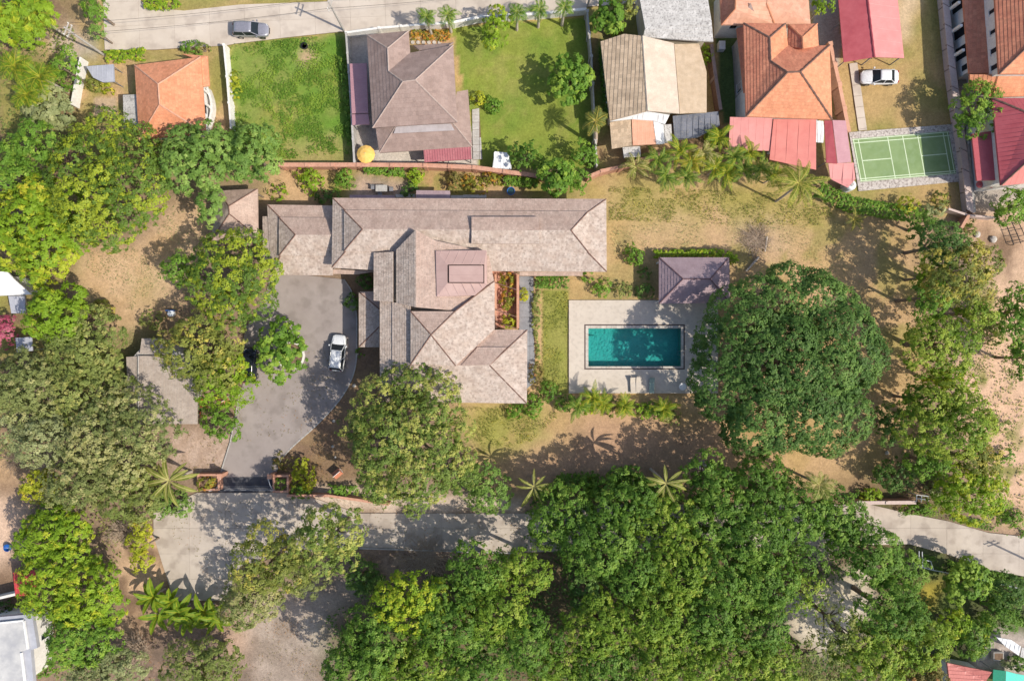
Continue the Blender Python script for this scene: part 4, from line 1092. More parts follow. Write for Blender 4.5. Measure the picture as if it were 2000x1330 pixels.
walls(h, [(778,494),(925,494),(925,580),(890,604),(778,590)], 6.4, 'wall_cream', .3, ztop=6.7)
walls(h, [(806,612),(885,612),(940,560),(940,640),(886,708),(806,708)], 6.5, 'wall_cream', .3, ztop=6.2)
walls(h, [(857,496),(944,496),(944,550),(920,572),(857,572)], 7.5, 'wall_cream', .1)
walls(h, [(706,576),(741,576),(741,672),(706,672)], 2.5, 'wall_cream', .5)
# terracotta parapet along the courtyard
mb = MB(); a = P(1009,536,1.5); b_ = P(1014,641,1.5); mb.box(a.x,b_.y,-.1,b_.x,a.y,1.5); mb.build('courtyard_wall', M['wall_terra'], h)
mb = MB(); a = P(966,536,1.2); b_ = P(970,641,1.2); mb.box(a.x,b_.y,-.1,b_.x,a.y,1.2); mb.build('courtyard_beam', M['wall_terra'], h)
for yy in (552,605,628):
    mb = MB(); a = P(967,yy,2.3); b_ = P(1009,yy+14,2.3); mb.tube([a,b_],[.06,.06],5); mb.build('pergola_beam', M['ridge_brown'], h)

# ---------------------------------------------------------------- other roofs in the garden
s = house('gazebo', 'small square pink shingle gazebo under the trees north west of the villa', 'gazebo', 460, 420)
roof(s, dict(NW=(427,373,2.8),NE=(503,369,2.8),SE=(504,463,2.8),SW=(412,471,2.8),A=(447,403,4.6),B=(448,418,4.6)), [('NW','NE','A'),('NE','SE','B','A'),('SE','SW','B'),('SW','NW','A','B')],
     'shingle_pink','shingle',[('NW','A'),('A','B'),('B','SW'),('B','SE'),('NE','A')], RB, ridge_r=.07, facemats={3:'shingle_grey'}, tilename='shingle')
for p in ((432,380),(498,376),(499,457),(419,464)):
    q = P(*p,2.7); mb = MB(); mb.tube([(q.x,q.y,-.1),(q.x,q.y,2.75)],[.11,.11],8); mb.build('post', M['trunk'], s)
s = house('pool_pavilion', 'plum hipped roof pavilion on the north east corner of the pool deck', 'pavilion', 1356, 548)
roof(s, dict(NW=(1287,503,2.9),NE=(1424,503,2.9),SE=(1426,592,2.9),SW=(1287,593,2.9),A=(1334,545,4.7),B=(1387,545,4.7)), [('NW','NE','B','A'),('NE','SE','B'),('SE','SW','A','B'),('SW','NW','A')],
     'plum_roof','shingle',[('NW','A'),('SW','A'),('A','B'),('B','NE'),('B','SE')], M['plum_ridge'], ridge_r=.08, tilename='shingle')
for p in ((1293,509),(1418,509),(1419,586),(1293,587),(1355,509),(1355,587)):
    q = P(*p,2.8); mb = MB(); mb.tube([(q.x,q.y,-.1),(q.x,q.y,2.85)],[.12,.12],8); mb.build('column', M['wall_white'], s)
walls(s, [(1350,510),(1418,510),(1418,560),(1350,560)], 2.8, 'wall_cream', .2)
s = house('service_shed', 'grey flat roofed service building west of the driveway', 'shed', 320, 755)
M['grey_old'] = noisy('old_cement_sheet', (.35,.29,.25), (.44,.375,.33), 1.0, .9, 8, .2, 25, (.24,.205,.185), 5, .4, tint=.05)
roof(s, dict(a=(272,695,2.95),b=(385,695,2.6),c=(385,828,2.6),d=(270,828,2.95)), [('a','b','c','d')], 'grey_old','flat', (), down={0:(1,0)})
roof(s, dict(a=(277,661,2.7),b=(320,661,2.7),c=(321,692,3.0),d=(273,691,3.0)), [('a','b','c','d')], 'grey_old','flat', (), name='north_lean_to')
roof(s, dict(a=(247,697,2.4),b=(270,696,2.75),c=(268,800,2.75),d=(250,790,2.4)), [('a','b','c','d')], 'grey_old','flat', (), name='west_lean_to', down={0:(-1,0)})
mb = MB(); a = P(270,695,3.05); b_ = P(270,828,3.05); mb.tube([a,b_],[.07,.07],6); mb.build('ridge_cap', M['wall_grey'], s)
walls(s, [(252,698),(281,665),(320,665),(380,698),(380,822),(256,822)], 2.6, 'wall_grey', .3, wins=((3,.3,.4,.8,2.0),))

# left-edge houses
s = house('left_edge_house', 'white sheet roofed house cut by the left edge beside the lime tree', 'house', 0, 560)
roof(s, dict(a=(-60,528,4.0),b=(14,531,4.2),c=(30,548,4.0),d=(62,575,3.4),e=(-60,580,3.2)), [('a','b','c','d','e')], 'white_sheet','rib.45', down={0:(0,-1)})
roof(s, dict(a=(16,578,2.9),b=(48,578,2.9),c=(50,612,2.7),d=(22,612,2.7)), [('a','b','c','d')], 'lilac_sheet','rib.5', name='low_sheet')
walls(s, [(-58,532),(20,534),(50,572),(-58,574)], 3.2, 'wall_white', .3)
canopy('small lilac sheet roof under the olive trees at the left edge', [(30,660,2.6),(62,658,2.6),(64,685,2.4),(33,688,2.4)], 'lilac_sheet','rib.5', [(34,684),(60,682)], (0,-1), name='shed')
s = house('white_flat_roof_house', 'white and lilac flat roofed house with gutters at the bottom left corner', 'house', 30, 1270)
roof(s, dict(a=(-40,1208,4.4),b=(62,1199,4.4),c=(73,1265,4.4),d=(60,1269,4.4),e=(66,1340,4.4),f=(-40,1380,4.4)), [('a','b','c','d','e','f')], 'lilac_sheet', None, name='roof_edge', drop=.5)
roof(s, dict(a=(-40,1222,4.55),b=(45,1213,4.55),c=(53,1268,4.55),d=(41,1273,4.55),e=(48,1340,4.55),f=(-40,1380,4.55)), [('a','b','c','d','e','f')], 'white_flat', None, name='roof_deck', drop=.1)
for pl in ([(47,1212),(55,1267)],[(-40,1220),(46,1211)],[(42,1274),(50,1340)]):
    q = [P(*p,4.6) for p in pl]; mb = MB(); d = (q[1]-q[0]).to_2d().normalized(); nn = Vector((-d.y,d.x))*.09
    mb.prism([q[0].to_2d()-nn,q[1].to_2d()-nn,q[1].to_2d()+nn,q[0].to_2d()+nn], 4.5, 4.72); mb.build('parapet', M['white_sheet'], s)
walls(s, [(-40,1212),(60,1203),(62,1330),(-40,1340)], 4.2, 'wall_white', .25, ztop=3.95, wins=((1,.5,.6,1,2.2),(2,.3,.4,1,2.2)))
canopy('bright red sheet canopy under the lime green tree at the left edge', [(25,1118,2.5),(68,1113,2.5),(72,1162,2.3),(30,1164,2.3)], 'red_paint','rib.6', [(30,1160),(66,1158)], (0,-1))
# bottom-right corner
s = house('corner_house', 'coral tiled roof house cut by the bottom edge at the lower right', 'house', 1890, 1320)
roof(s, dict(a=(1850,1294,3.2),b=(1937,1312,3.2),c=(1925,1330,3.9),d=(1900,1400,4.2),e=(1862,1400,3.6)), [('a','b','c','d','e')], 'coral_metal','flat', (), down={0:(0,1)})
walls(s, [(1856,1299),(1932,1314),(1920,1390),(1866,1390)], 3.2, 'wall_white', .3)
s = house('green_awning', 'green and turquoise tarpaulin awning at the bottom right corner', 'awning', 1970, 1318)
roof(s, dict(a=(1940,1307,2.6),b=(1964,1310,3.0),c=(1962,1360,3.0),d=(1938,1360,2.6)), [('a','b','c','d')], 'green_tarp', None, name='green_sheet', drop=.05)
roof(s, dict(b=(1965,1310,3.0),e=(1984,1315,2.8),f=(2030,1324,2.6),g=(2030,1370,2.6),c=(1963,1360,3.0)), [('b','e','f','g','c')], 'teal_tarp', None, name='turquoise_sheet', drop=.05)
for p in ((1943,1310),(2020,1324)):
    q = P(*p,2.5); mb = MB(); mb.tube([(q.x,q.y,-.1),(q.x,q.y,2.6)],[.05,.05],6); mb.build('post', M['steel_grey'], s)
canopy('white crumpled awning sheet above the coral corner house', [(1946,1244,2.6),(1975,1249,2.8),(1994,1262,2.6),(1990,1280,2.4),(1964,1262,2.4)], 'white_sheet','rib.5', [(1968,1260),(1990,1276)], (0,-1), name='awning', cat='awning')
canopy('grey white awning strip beside the bottom right corner', [(1996,1264,2.6),(2020,1268,2.6),(2020,1292,2.4),(1993,1282,2.4)], 'grey_sheet','rib.5', [(1998,1280)], (0,-1), name='awning', cat='awning')

# ================================================================ WALLS AND FENCES
def fence_wall(name, label, pts, ht, th, mat, cope=None, piers=0, pierw=.36, capw=None, cat='wall', panels=True, group=None):
    """boundary wall: one panel and one coping per bay, a pier at each joint"""
    base = [P(X,Y,ht) for X,Y in pts]
    e = empty(name, Vector((base[0].x, base[0].y, 0)), label, cat, group)
    for a, b_ in zip(base[:-1], base[1:]):
        a2, b2 = a.to_2d(), b_.to_2d(); L = (b2-a2).length; d = (b2-a2).normalized(); nn = Vector((-d.y,d.x))
        n = max(1,int(round(L/(piers or 1e9))))
        for i in range(n):
            p = a2+d*(L*i/n+(.02 if i else 0)); q = a2+d*(L*(i+1)/n-.02)
            mb = MB(); mb.prism([p-nn*th/2,q-nn*th/2,q+nn*th/2,p+nn*th/2], -.3, ht-.06); mb.build('wall_panel', M[mat], e)
            cw = (capw or th+.08)/2
            mb = MB(); mb.prism([p-nn*cw,q-nn*cw,q+nn*cw,p+nn*cw], ht-.055, ht); mb.build('coping', M[cope or mat], e)
            if piers:
                c = a2+d*(L*i/n); w = pierw/2
                mb = MB(); mb.prism([c-d*w-nn*w,c+d*w-nn*w,c+d*w+nn*w,c-d*w+nn*w], -.3, ht+.10); mb.build('pier', M[cope or mat], e)
    return e
fence_wall('boundary_wall','white wall on the west side of the small orange house yard',[(157,112),(146,165),(139,205)],1.4,.16,'wall_white',capw=.22)
fence_wall('boundary_wall','white wall between the small orange house and the overgrown lot',[(437,88),(443,150),(451,252)],1.4,.16,'wall_white',capw=.22,piers=3,pierw=.28)
fence_wall('boundary_wall','grey wall between the overgrown lot and the brown house',[(676,66),(684,180),(692,318)],1.9,.15,'wall_grey',capw=.24,piers=2.6,pierw=.26)
fence_wall('boundary_wall','white street wall in front of the brown house',[(676,64),(740,55),(826,48)],1.3,.16,'wall_white',capw=.26,piers=2.8,pierw=.3)
fence_wall('boundary_wall','white street wall in front of the green lawn',[(826,48),(885,44),(940,33),(1050,27),(1146,18)],1.3,.2,'wall_white',capw=.32,piers=3.4,pierw=.34)
fence_wall('boundary_wall','thin grey wall between the green lawn and the beige house',[(1147,22),(1155,110),(1166,325)],1.9,.12,'wall_grey',capw=.2,piers=3)
fence_wall('boundary_wall','terracotta boundary wall behind the villa',[(548,322),(700,322),(830,323),(926,327),(1045,343),(1062,347)],1.9,.26,'wall_terra',capw=.5,piers=3.2,pierw=.44)
fence_wall('boundary_wall','terracotta boundary wall stretch below the beige house',[(1150,345),(1176,334),(1212,326),(1290,300)],1.9,.26,'wall_terra',capw=.4,piers=3.2,pierw=.4)
fence_wall('boundary_wall','narrow orange wall beside the red tiled house',[(1622,86),(1640,165),(1659,258)],1.9,.2,'wall_terra','tile_peach',capw=.42,piers=2.6,pierw=.5)
fence_wall('boundary_wall','rust coloured wall between the beige and red tiled houses',[(1390,90),(1398,150),(1408,215)],1.9,.2,'ridge_brown','tile_brown',capw=.4,piers=4)
e = empty('boundary_wall', P(1850,-20,0), 'tall pink wall with dark joints along the right hand lawn', 'wall')
_l = [(1838,-30),(1847,60),(1854,130),(1865,213),(1876,290),(1890,414)]
_q = [P(X+6,Y,1.3).to_2d() for X,Y in _l]; _L = [0]
for a,b_ in zip(_q[:-1],_q[1:]): _L.append(_L[-1]+(b_-a).length)
def _at(s):
    for i in range(len(_q)-1):
        if s <= _L[i+1] or i == len(_q)-2:
            t=(s-_L[i])/(_L[i+1]-_L[i]); d=(_q[i+1]-_q[i]).normalized(); return _q[i].lerp(_q[i+1],t), d
_s = 0.0
while _s < _L[-1]-.3:
    _e = min(_s+2.5,_L[-1]); (a,d1),(b_,d2) = _at(_s+.05),_at(_e-.05); n1 = Vector((-d1.y,d1.x)); n2 = Vector((-d2.y,d2.x)); sk = .28
    mb = MB(); mb.prism([a-n1*.14,b_-n2*.14,b_+n2*.14,a+n1*.14],-.3,1.2); mb.build('wall_panel',M['wall_pink'],e)
    mb = MB(); mb.prism([a-n1*.40-d1*sk,b_-n2*.40-d2*sk,b_+n2*.40+d2*sk,a+n1*.40+d1*sk],1.21,1.3); mb.build('coping',M['wall_pink'],e)
    mb = MB(); mb.prism([b_-n2*.36-d2*(sk-.0),b_-n2*.36-d2*(sk-.12),b_+n2*.36+d2*(sk+.12),b_+n2*.36+d2*(sk)],1.0,1.2); mb.build('joint',M['ridge_brown'],e)
    _s = _e
fence_wall('boundary_wall','low pale wall just east of the tall pink wall',[(1888,250),(1893,310),(1904,415)],1.0,.2,'wall_pink','wall_grey',capw=.3,piers=2.2,pierw=.3)
fence_wall('boundary_wall','small red wall stub where the sandy slope meets the hedge',[(1893,420),(1878,446)],1.5,.2,'wall_terra',capw=.35)
fence_wall('boundary_wall','low wall below the tall pink wall at the slope top',[(1853,408),(1893,421),(1945,425)],1.3,.15,'wall_pink',capw=.25)
fence_wall('boundary_wall','pink brick wall beside the lane at the lower right',[(1674,982),(1790,981)],1.6,.3,'wall_terra','wall_pink',capw=.42,piers=3.0,pierw=.3)
fence_wall('boundary_wall','white wall above the flat roofed house at the lower left corner',[(-20,1172),(40,1158),(72,1154)],1.8,.15,'wall_white',capw=.3)
fence_wall('boundary_wall','terracotta wall hidden behind the hedge beside the gate',[(560,968),(640,968),(760,985)],1.3,.2,'wall_terra',capw=.3)
# gate piers and planters
def planter(label, c0, c1):
    a = P(c0[0],c0[1],1.2); b_ = P(c1[0],c1[1],1.2)
    e = empty('gate_planter', Vector(((a.x+b_.x)/2,(a.y+b_.y)/2,0)), label, 'planter')
    t = .22
    for x0,y0,x1,y1 in ((a.x,a.y-t,b_.x,a.y),(a.x,b_.y,b_.x,b_.y+t)):
        mb = MB(); mb.box(x0,y0,-.1,x1,y1,1.1); mb.build('planter_side', M['wall_terra'], e)
    for x0,x1 in ((a.x,a.x+t),(b_.x-t,b_.x)):
        mb = MB(); mb.box(x0,b_.y+t,-.1,x1,a.y-t,1.1); mb.build('planter_side', M['wall_terra'], e)
    mb = MB(); mb.box(a.x+t,b_.y+t,-.1,b_.x-t,a.y-t,.7); mb.build('planter_soil', M['soil_bed'], e)
#P
planter('terracotta planter box on the left of the driveway gate', (384,926),(428,958))
planter('terracotta planter box on the right of the driveway gate', (532,928),(563,962))
for lab, X, Y in (('orange gate pier left of the driveway', 428, 930), ('orange gate pier right of the driveway', 526, 931)):
    p = P(X,Y,2.1); e = empty('gate_pier', Vector((p.x,p.y,0)), lab, 'gate pier')
    mb = MB(); mb.box(p.x-.22,p.y-.22,-.1,p.x+.22,p.y+.22,2.0); mb.build('pier_body', M['wall_terra'], e)
    mb = MB(); mb.box(p.x-.27,p.y-.27,2.0,p.x+.27,p.y+.27,2.12); mb.build('pier_cap', M['wall_terra'], e)
# sliding steel gate with vertical bars
pa = P(438,957,1.6); pb = P(536,960,1.6)
e = empty('driveway_gate', Vector(((pa.x+pb.x)/2,pa.y,0)), 'dark steel sliding gate across the driveway entrance', 'gate')
for z in (.15,.85,1.55):
    mb = MB(); mb.box(pa.x,pa.y-.03,z,pb.x,pa.y+.03,z+.06); mb.build('gate_rail', M['steel_grey'], e)
nb = 30
for i in range(nb+1):
    x = pa.x+(pb.x-pa.x)*i/nb; mb = MB(); mb.box(x-.02,pa.y-.022,.21,x+.02,pa.y+.022,1.55 if i not in (0,nb) else 1.66); mb.build('gate_bar', M['steel_grey'], e)
mb = MB(); mb.box(pa.x-.2,pa.y+.1,.05,pb.x+.2,pa.y+.16,.11)
mb.build('gate_track', M['steel_grey'], e)
# curved steel rails
for lab, pts in (('curved grey handrail left of the gate', [(436,926),(430,934),(428,946),(420,955),(408,959)]), ('curved grey handrail right of the gate',[(524,934),(527,946),(532,955),(541,960)])):
    q = [P(X,Y,.9) for X,Y in curve(pts,4)]; e = empty('handrail', Vector((q[0].x,q[0].y,0)), lab, 'handrail')
    mb = MB(); mb.tube(q,[.05]*len(q),6); mb.build('rail', M['steel_white'], e)
    for i in (0,len(q)//2,len(q)-1):
        mb = MB(); mb.tube([(q[i].x,q[i].y,-.1),(q[i].x,q[i].y,.88)],[.04,.04],6); mb.build('rail_post', M['steel_white'], e)
# white frames on the right side
def pipe_frame(name,label,cat,segs,h_,posts,r=.05,mat='steel_white'):
    q0 = P(*segs[0][0],h_); e = empty(name, Vector((q0.x,q0.y,0)), label, cat)
    for s_ in segs:
        q = [P(*p,h_) for p in s_]; mb = MB(); mb.tube(q,[r]*len(q),6); mb.build('rail', M[mat], e)
    for p in posts:
        q = P(*p,h_); mb = MB(); mb.tube([(q.x,q.y,-.1),(q.x,q.y,h_)],[r,r],6); mb.build('post', M[mat], e)
pipe_frame('white_railing','white metal frame beside the pink brick wall at the lower right','railing',[[(1790,966),(1814,969)],[(1790,973),(1814,976)],[(1790,966),(1790,979)],[(1800,968),(1799,980)],[(1814,969),(1813,978)]],1.7,[(1790,966),(1814,969),(1813,978)])
pipe_frame('goal_frame','white metal frame standing below the lane on the right','frame',[[(1795,1076),(1795,1106),(1822,1113)],[(1801,1077),(1802,1108)],[(1801,1092),(1818,1096),(1823,1112)],[(1822,1113),(1900,1128),(2040,1160)]],2.0,[(1795,1106),(1822,1113),(1900,1128),(1980,1147)])
pipe_frame('steel_rack','dark steel grid frame at the right edge under the trees','frame',[[(1962,430),(1980,478)],[(1974,428),(1994,476)],[(1985,425),(2006,470)],[(1962,440),(1990,432)],[(1968,452),(1997,446)],[(1974,464),(2003,459)],[(1978,476),(2007,470)]],.5,[(1962,430),(1985,425),(1980,478),(2006,470)],.045,'rubber')
# ================================================================ VEGETATION
def unit(a): return a/np.maximum(np.linalg.norm(a,axis=1,keepdims=True),1e-9)
# foliage palettes: two base colours (dark leaf, light leaf) and an accent
PAL = {
 'dark':   ((.042,.09,.018),(.10,.185,.04),(.155,.245,.055)),
 'mid':    ((.07,.15,.015),(.155,.27,.035),(.24,.33,.045)),
 'lime':   ((.11,.20,.012),(.225,.325,.025),(.36,.38,.03)),
 'yellow': ((.20,.24,.02),(.34,.36,.025),(.45,.38,.04)),
 'olive':  ((.10,.14,.03),(.22,.25,.07),(.33,.32,.10)),
 'pale':   ((.15,.18,.075),(.27,.29,.13),(.36,.36,.18)),
 'olivegold': ((.10,.135,.025),(.235,.25,.055),(.42,.36,.07)),
 'wood':   ((.055,.12,.014),(.12,.22,.03),(.19,.28,.045)),
 'woodlime': ((.085,.155,.012),(.18,.27,.03),(.28,.33,.05)),
 'bluegreen': ((.085,.165,.03),(.18,.28,.06),(.25,.34,.08)),
 'villa': ((.075,.125,.022),(.20,.26,.055),(.36,.35,.09)),
 'mixlime': ((.06,.115,.014),(.16,.235,.04),(.30,.34,.025)),
 'coco': ((.13,.18,.02),(.26,.30,.04),(.44,.42,.09)),
 'greyolive': ((.105,.135,.04),(.225,.25,.085),(.37,.35,.15)),
 'palmgold': ((.15,.18,.03),(.30,.32,.07),(.48,.44,.16)),
 'redflower': ((.05,.10,.02),(.12,.17,.03),(.50,.06,.05)),
 'pinkflower': ((.26,.05,.09),(.38,.09,.15),(.42,.14,.20)),
 'orangeflower': ((.10,.13,.02),(.26,.24,.03),(.50,.22,.04)),
 'autumn': ((.10,.11,.03),(.22,.18,.05),(.34,.16,.06)),
}
def leaves(r, cen, ldir, n_per, crad, leaf, asp, pal, cvar, accent=.12, flat=.3, droop=0.0):
    """leaf quads on small clumps. cen (N,3) clump centres, ldir (N,3) outward"""
    N = len(cen); K = N*n_per
    c = np.repeat(cen,n_per,0); d0 = np.repeat(ldir,n_per,0)
    v = unit(r.normal(size=(K,3)))
    v = unit(v + d0*.75)
    cs = np.repeat(r.uniform(.6,1.4,N),n_per)[:,None]
    pos = c + v*crad*cs*r.uniform(.45,1.0,(K,1))
    nrm = unit(v*.5+d0*.6+r.normal(size=(K,3))*.22+np.array([0,0,flat+.15]))
    t = unit(np.cross(nrm, r.normal(size=(K,3))))
    if droop: 
        t = unit(t*.5 + unit(v*np.array([1,1,.2]))*.8); t = unit(t - nrm*np.sum(t*nrm,1,keepdims=True))
    s = np.cross(nrm,t)
    L = leaf*r.uniform(.65,1.25,(K,1))
    a = pos-t*L; b = pos+s*L*asp; cc = pos+t*L; d = pos-s*L*asp
    V = np.stack([a,b,cc,d],1).reshape(-1,3)
    Q = np.arange(K*4).reshape(-1,4)
    c1,c2,c3 = [np.array(x)*1.33 for x in PAL[pal]]
    f = np.clip(np.repeat(cvar,n_per)*.85+r.rand(K)*.22,0,1)[:,None]
    col = c1*(1-f)+c2*f
    acc = (r.rand(N) < accent*np.where(cvar > .62, 2.6, .35)); af = np.repeat(acc,n_per)[:,None]*r.uniform(.3,1,(K,1))
    col = col*(1-af)+c3*af
    col = col*r.uniform(.92,1.08,(K,1))
    return V,Q,np.repeat(col,4,0)

def crown_geo(seed, rx, ry, rz, pal, leaf=.138, n_per=19, crad=.35, dens=4.5, lobe=.36, nl=None, asp=.5, accent=.12, cut=-.35, flat=.3, thin=0.0, droop=0, rough=.14, fill=.62):
    r = np.random.RandomState(seed)
    R = (rx+ry)/2
    nl = nl or int(max(6, min(60, (R/1.0)**1.35*2.2)))
    lr = max(.55, R*lobe*(1.0 if R < 4 else (4/R)**.45))
    # lobe centres on a dome, jittered
    L = []
    tries = 0
    while len(L) < nl and tries < 4000:
        tries += 1
        a = r.uniform(0,2*PI); q = math.sqrt(r.rand())
        x = q*math.cos(a); y = q*math.sin(a)
        z = math.sqrt(max(0,1-q*q*.93))*r.uniform(.72,1.08) - .12
        if r.rand() < .15: z *= .4
        p = np.array([x*(rx-lr*.62)*r.uniform(.93,1.07), y*(ry-lr*.62)*r.uniform(.93,1.07), z*(rz-lr*.45)])
        if all(np.linalg.norm(p-o) > lr*.72 for o in L): L.append(p)
    L = np.array(L); LR = lr*r.uniform(.65,1.2,len(L))
    C=[]; D=[]; T=[]
    ltone = r.uniform(0,1,len(L))
    for i in range(len(L)):
        n = int(4*PI*LR[i]**2*dens*.72)
        d = unit(r.normal(size=(n,3))); d = d[d[:,2] > cut]
        p = L[i]+d*LR[i]*np.array([1.1,1.1,1.0])*r.uniform(1-rough*1.6,1+rough,(len(d),1))
        dist = np.linalg.norm(p[:,None,:]-L[None],axis=2)/LR[None]
        dist[:,i] = 9
        k = dist.min(1) > .80
        if thin: k &= r.rand(len(k)) > thin
        C.append(p[k]); D.append(d[k]); T.append(np.full(k.sum(), ltone[i]))
    # inner shell that fills the gaps between the lobes
    n = int(2*PI*rx*ry*dens*fill*(1-thin))
    d = unit(r.normal(size=(n,3))); d = d[d[:,2] > -.05]
    ang = np.arctan2(d[:,1],d[:,0]); wob = 1+.05*np.sin(ang*3+seed)+.04*np.sin(ang*7+seed*2)
    p = d*np.array([rx,ry,rz*.86])*r.uniform(.66,.88,(len(d),1))*wob[:,None]
    dist = (np.linalg.norm(p[:,None,:]-L[None],axis=2)/LR[None]).min(1)
    k = dist > .92
    C.append(p[k]); D.append(d[k]); T.append(np.full(k.sum(), .4))
    n = int(2*PI*rx*ry*dens*(.30 if fill < 1.1 else .6)*(1-thin)); d = unit(r.normal(size=(n,3))); d = d[d[:,2] > .1]
    C.append(d*np.array([rx,ry,rz*.9])*r.uniform(.45,.72,(len(d),1))); D.append(d); T.append(np.full(len(d), .3))
    C = np.concatenate(C); D = np.concatenate(D); T = np.concatenate(T)
    tone = np.clip(T*.7+r.rand(len(C))*.38,0,1)
    return leaves(r,C,D,n_per,crad,leaf,asp,pal,tone,accent,flat,droop), L

tree_count = [0]
def tree(label, X, Y, r, h, pal, ry=None, rz=None, name='broadleaf_tree', cat='tree', group=None, trunk='trunk', **kw):
    """X,Y = where the crown's centre shows, r = crown radius in photo pixels, h = top height in metres"""
    tree_count[0] += 1; seed = tree_count[0]*13+5
    rzm = rz or min(h*.42, r/PXM*.8)
    hc = h-rzm
    c = P(X,Y,hc+rzm*.3); s = (H-hc)/H
    rx = r/PXM*s; rym = (ry or r)/PXM*s
    e = empty(name, Vector((c.x,c.y,0)), label, cat, group)
    (V,Q,C),L = crown_geo(seed, rx, rym, rzm, pal, **kw)
    V = V+np.array([0,0,hc]); V[:,2] = np.maximum(V[:,2], .04)
    me = np_mesh('crown', V, Q, C, M['leaf']); o = bpy.data.objects.new('crown', me); link(o, e)
    rr = random.Random(seed)
    mb = MB(); tr = max(.05, min(.42, rx*.05+.04)); k = rr.uniform(-.3,.3)*rx*.2
    if hc > .8:
        top = Vector((0,0,hc+rzm*.25))
        mb.tube([(k,k*.5,-.2),(k*.6,k*.3,hc*.35),(0,0,hc*.7),top],[tr*1.5,tr*1.1,tr*.9,tr*.35],7)
        idx = sorted(range(len(L)), key=lambda i:-(L[i][0]**2+L[i][1]**2))[:10:1]
        for i in idx[:8]:
            q = Vector(L[i]); st = Vector((0,0,hc*rr.uniform(.45,.8)))
            en = Vector((q.x*.95,q.y*.95,hc+q.z*.85)); md = st.lerp(en,.5)+Vector((rr.uniform(-.3,.3),rr.uniform(-.3,.3),rx*.08))
            mb.tube([st,md,en],[tr*.5,tr*.3,tr*.1],5)
    else:
        for i in range(4):
            a = rr.uniform(0,2*PI); mb.tube([(0,0,-.1),(math.cos(a)*rx*.4,math.sin(a)*rx*.4,hc+rzm*.4)],[tr*.8,tr*.3],5)
    mb.build('trunk' if hc > .8 else 'stem', M[trunk], e, local=True)
    return e
def shrub(label, X, Y, r, h, pal, **kw):
    kw.setdefault('n_per',9); kw.setdefault('crad',.24); kw.setdefault('leaf',.15); kw.setdefault('dens',7.0)
    return tree(label, X, Y, r, h, pal, name=kw.pop('name','shrub'), cat=kw.pop('cat','shrub'), rz=kw.pop('rz',h*.75), **kw)

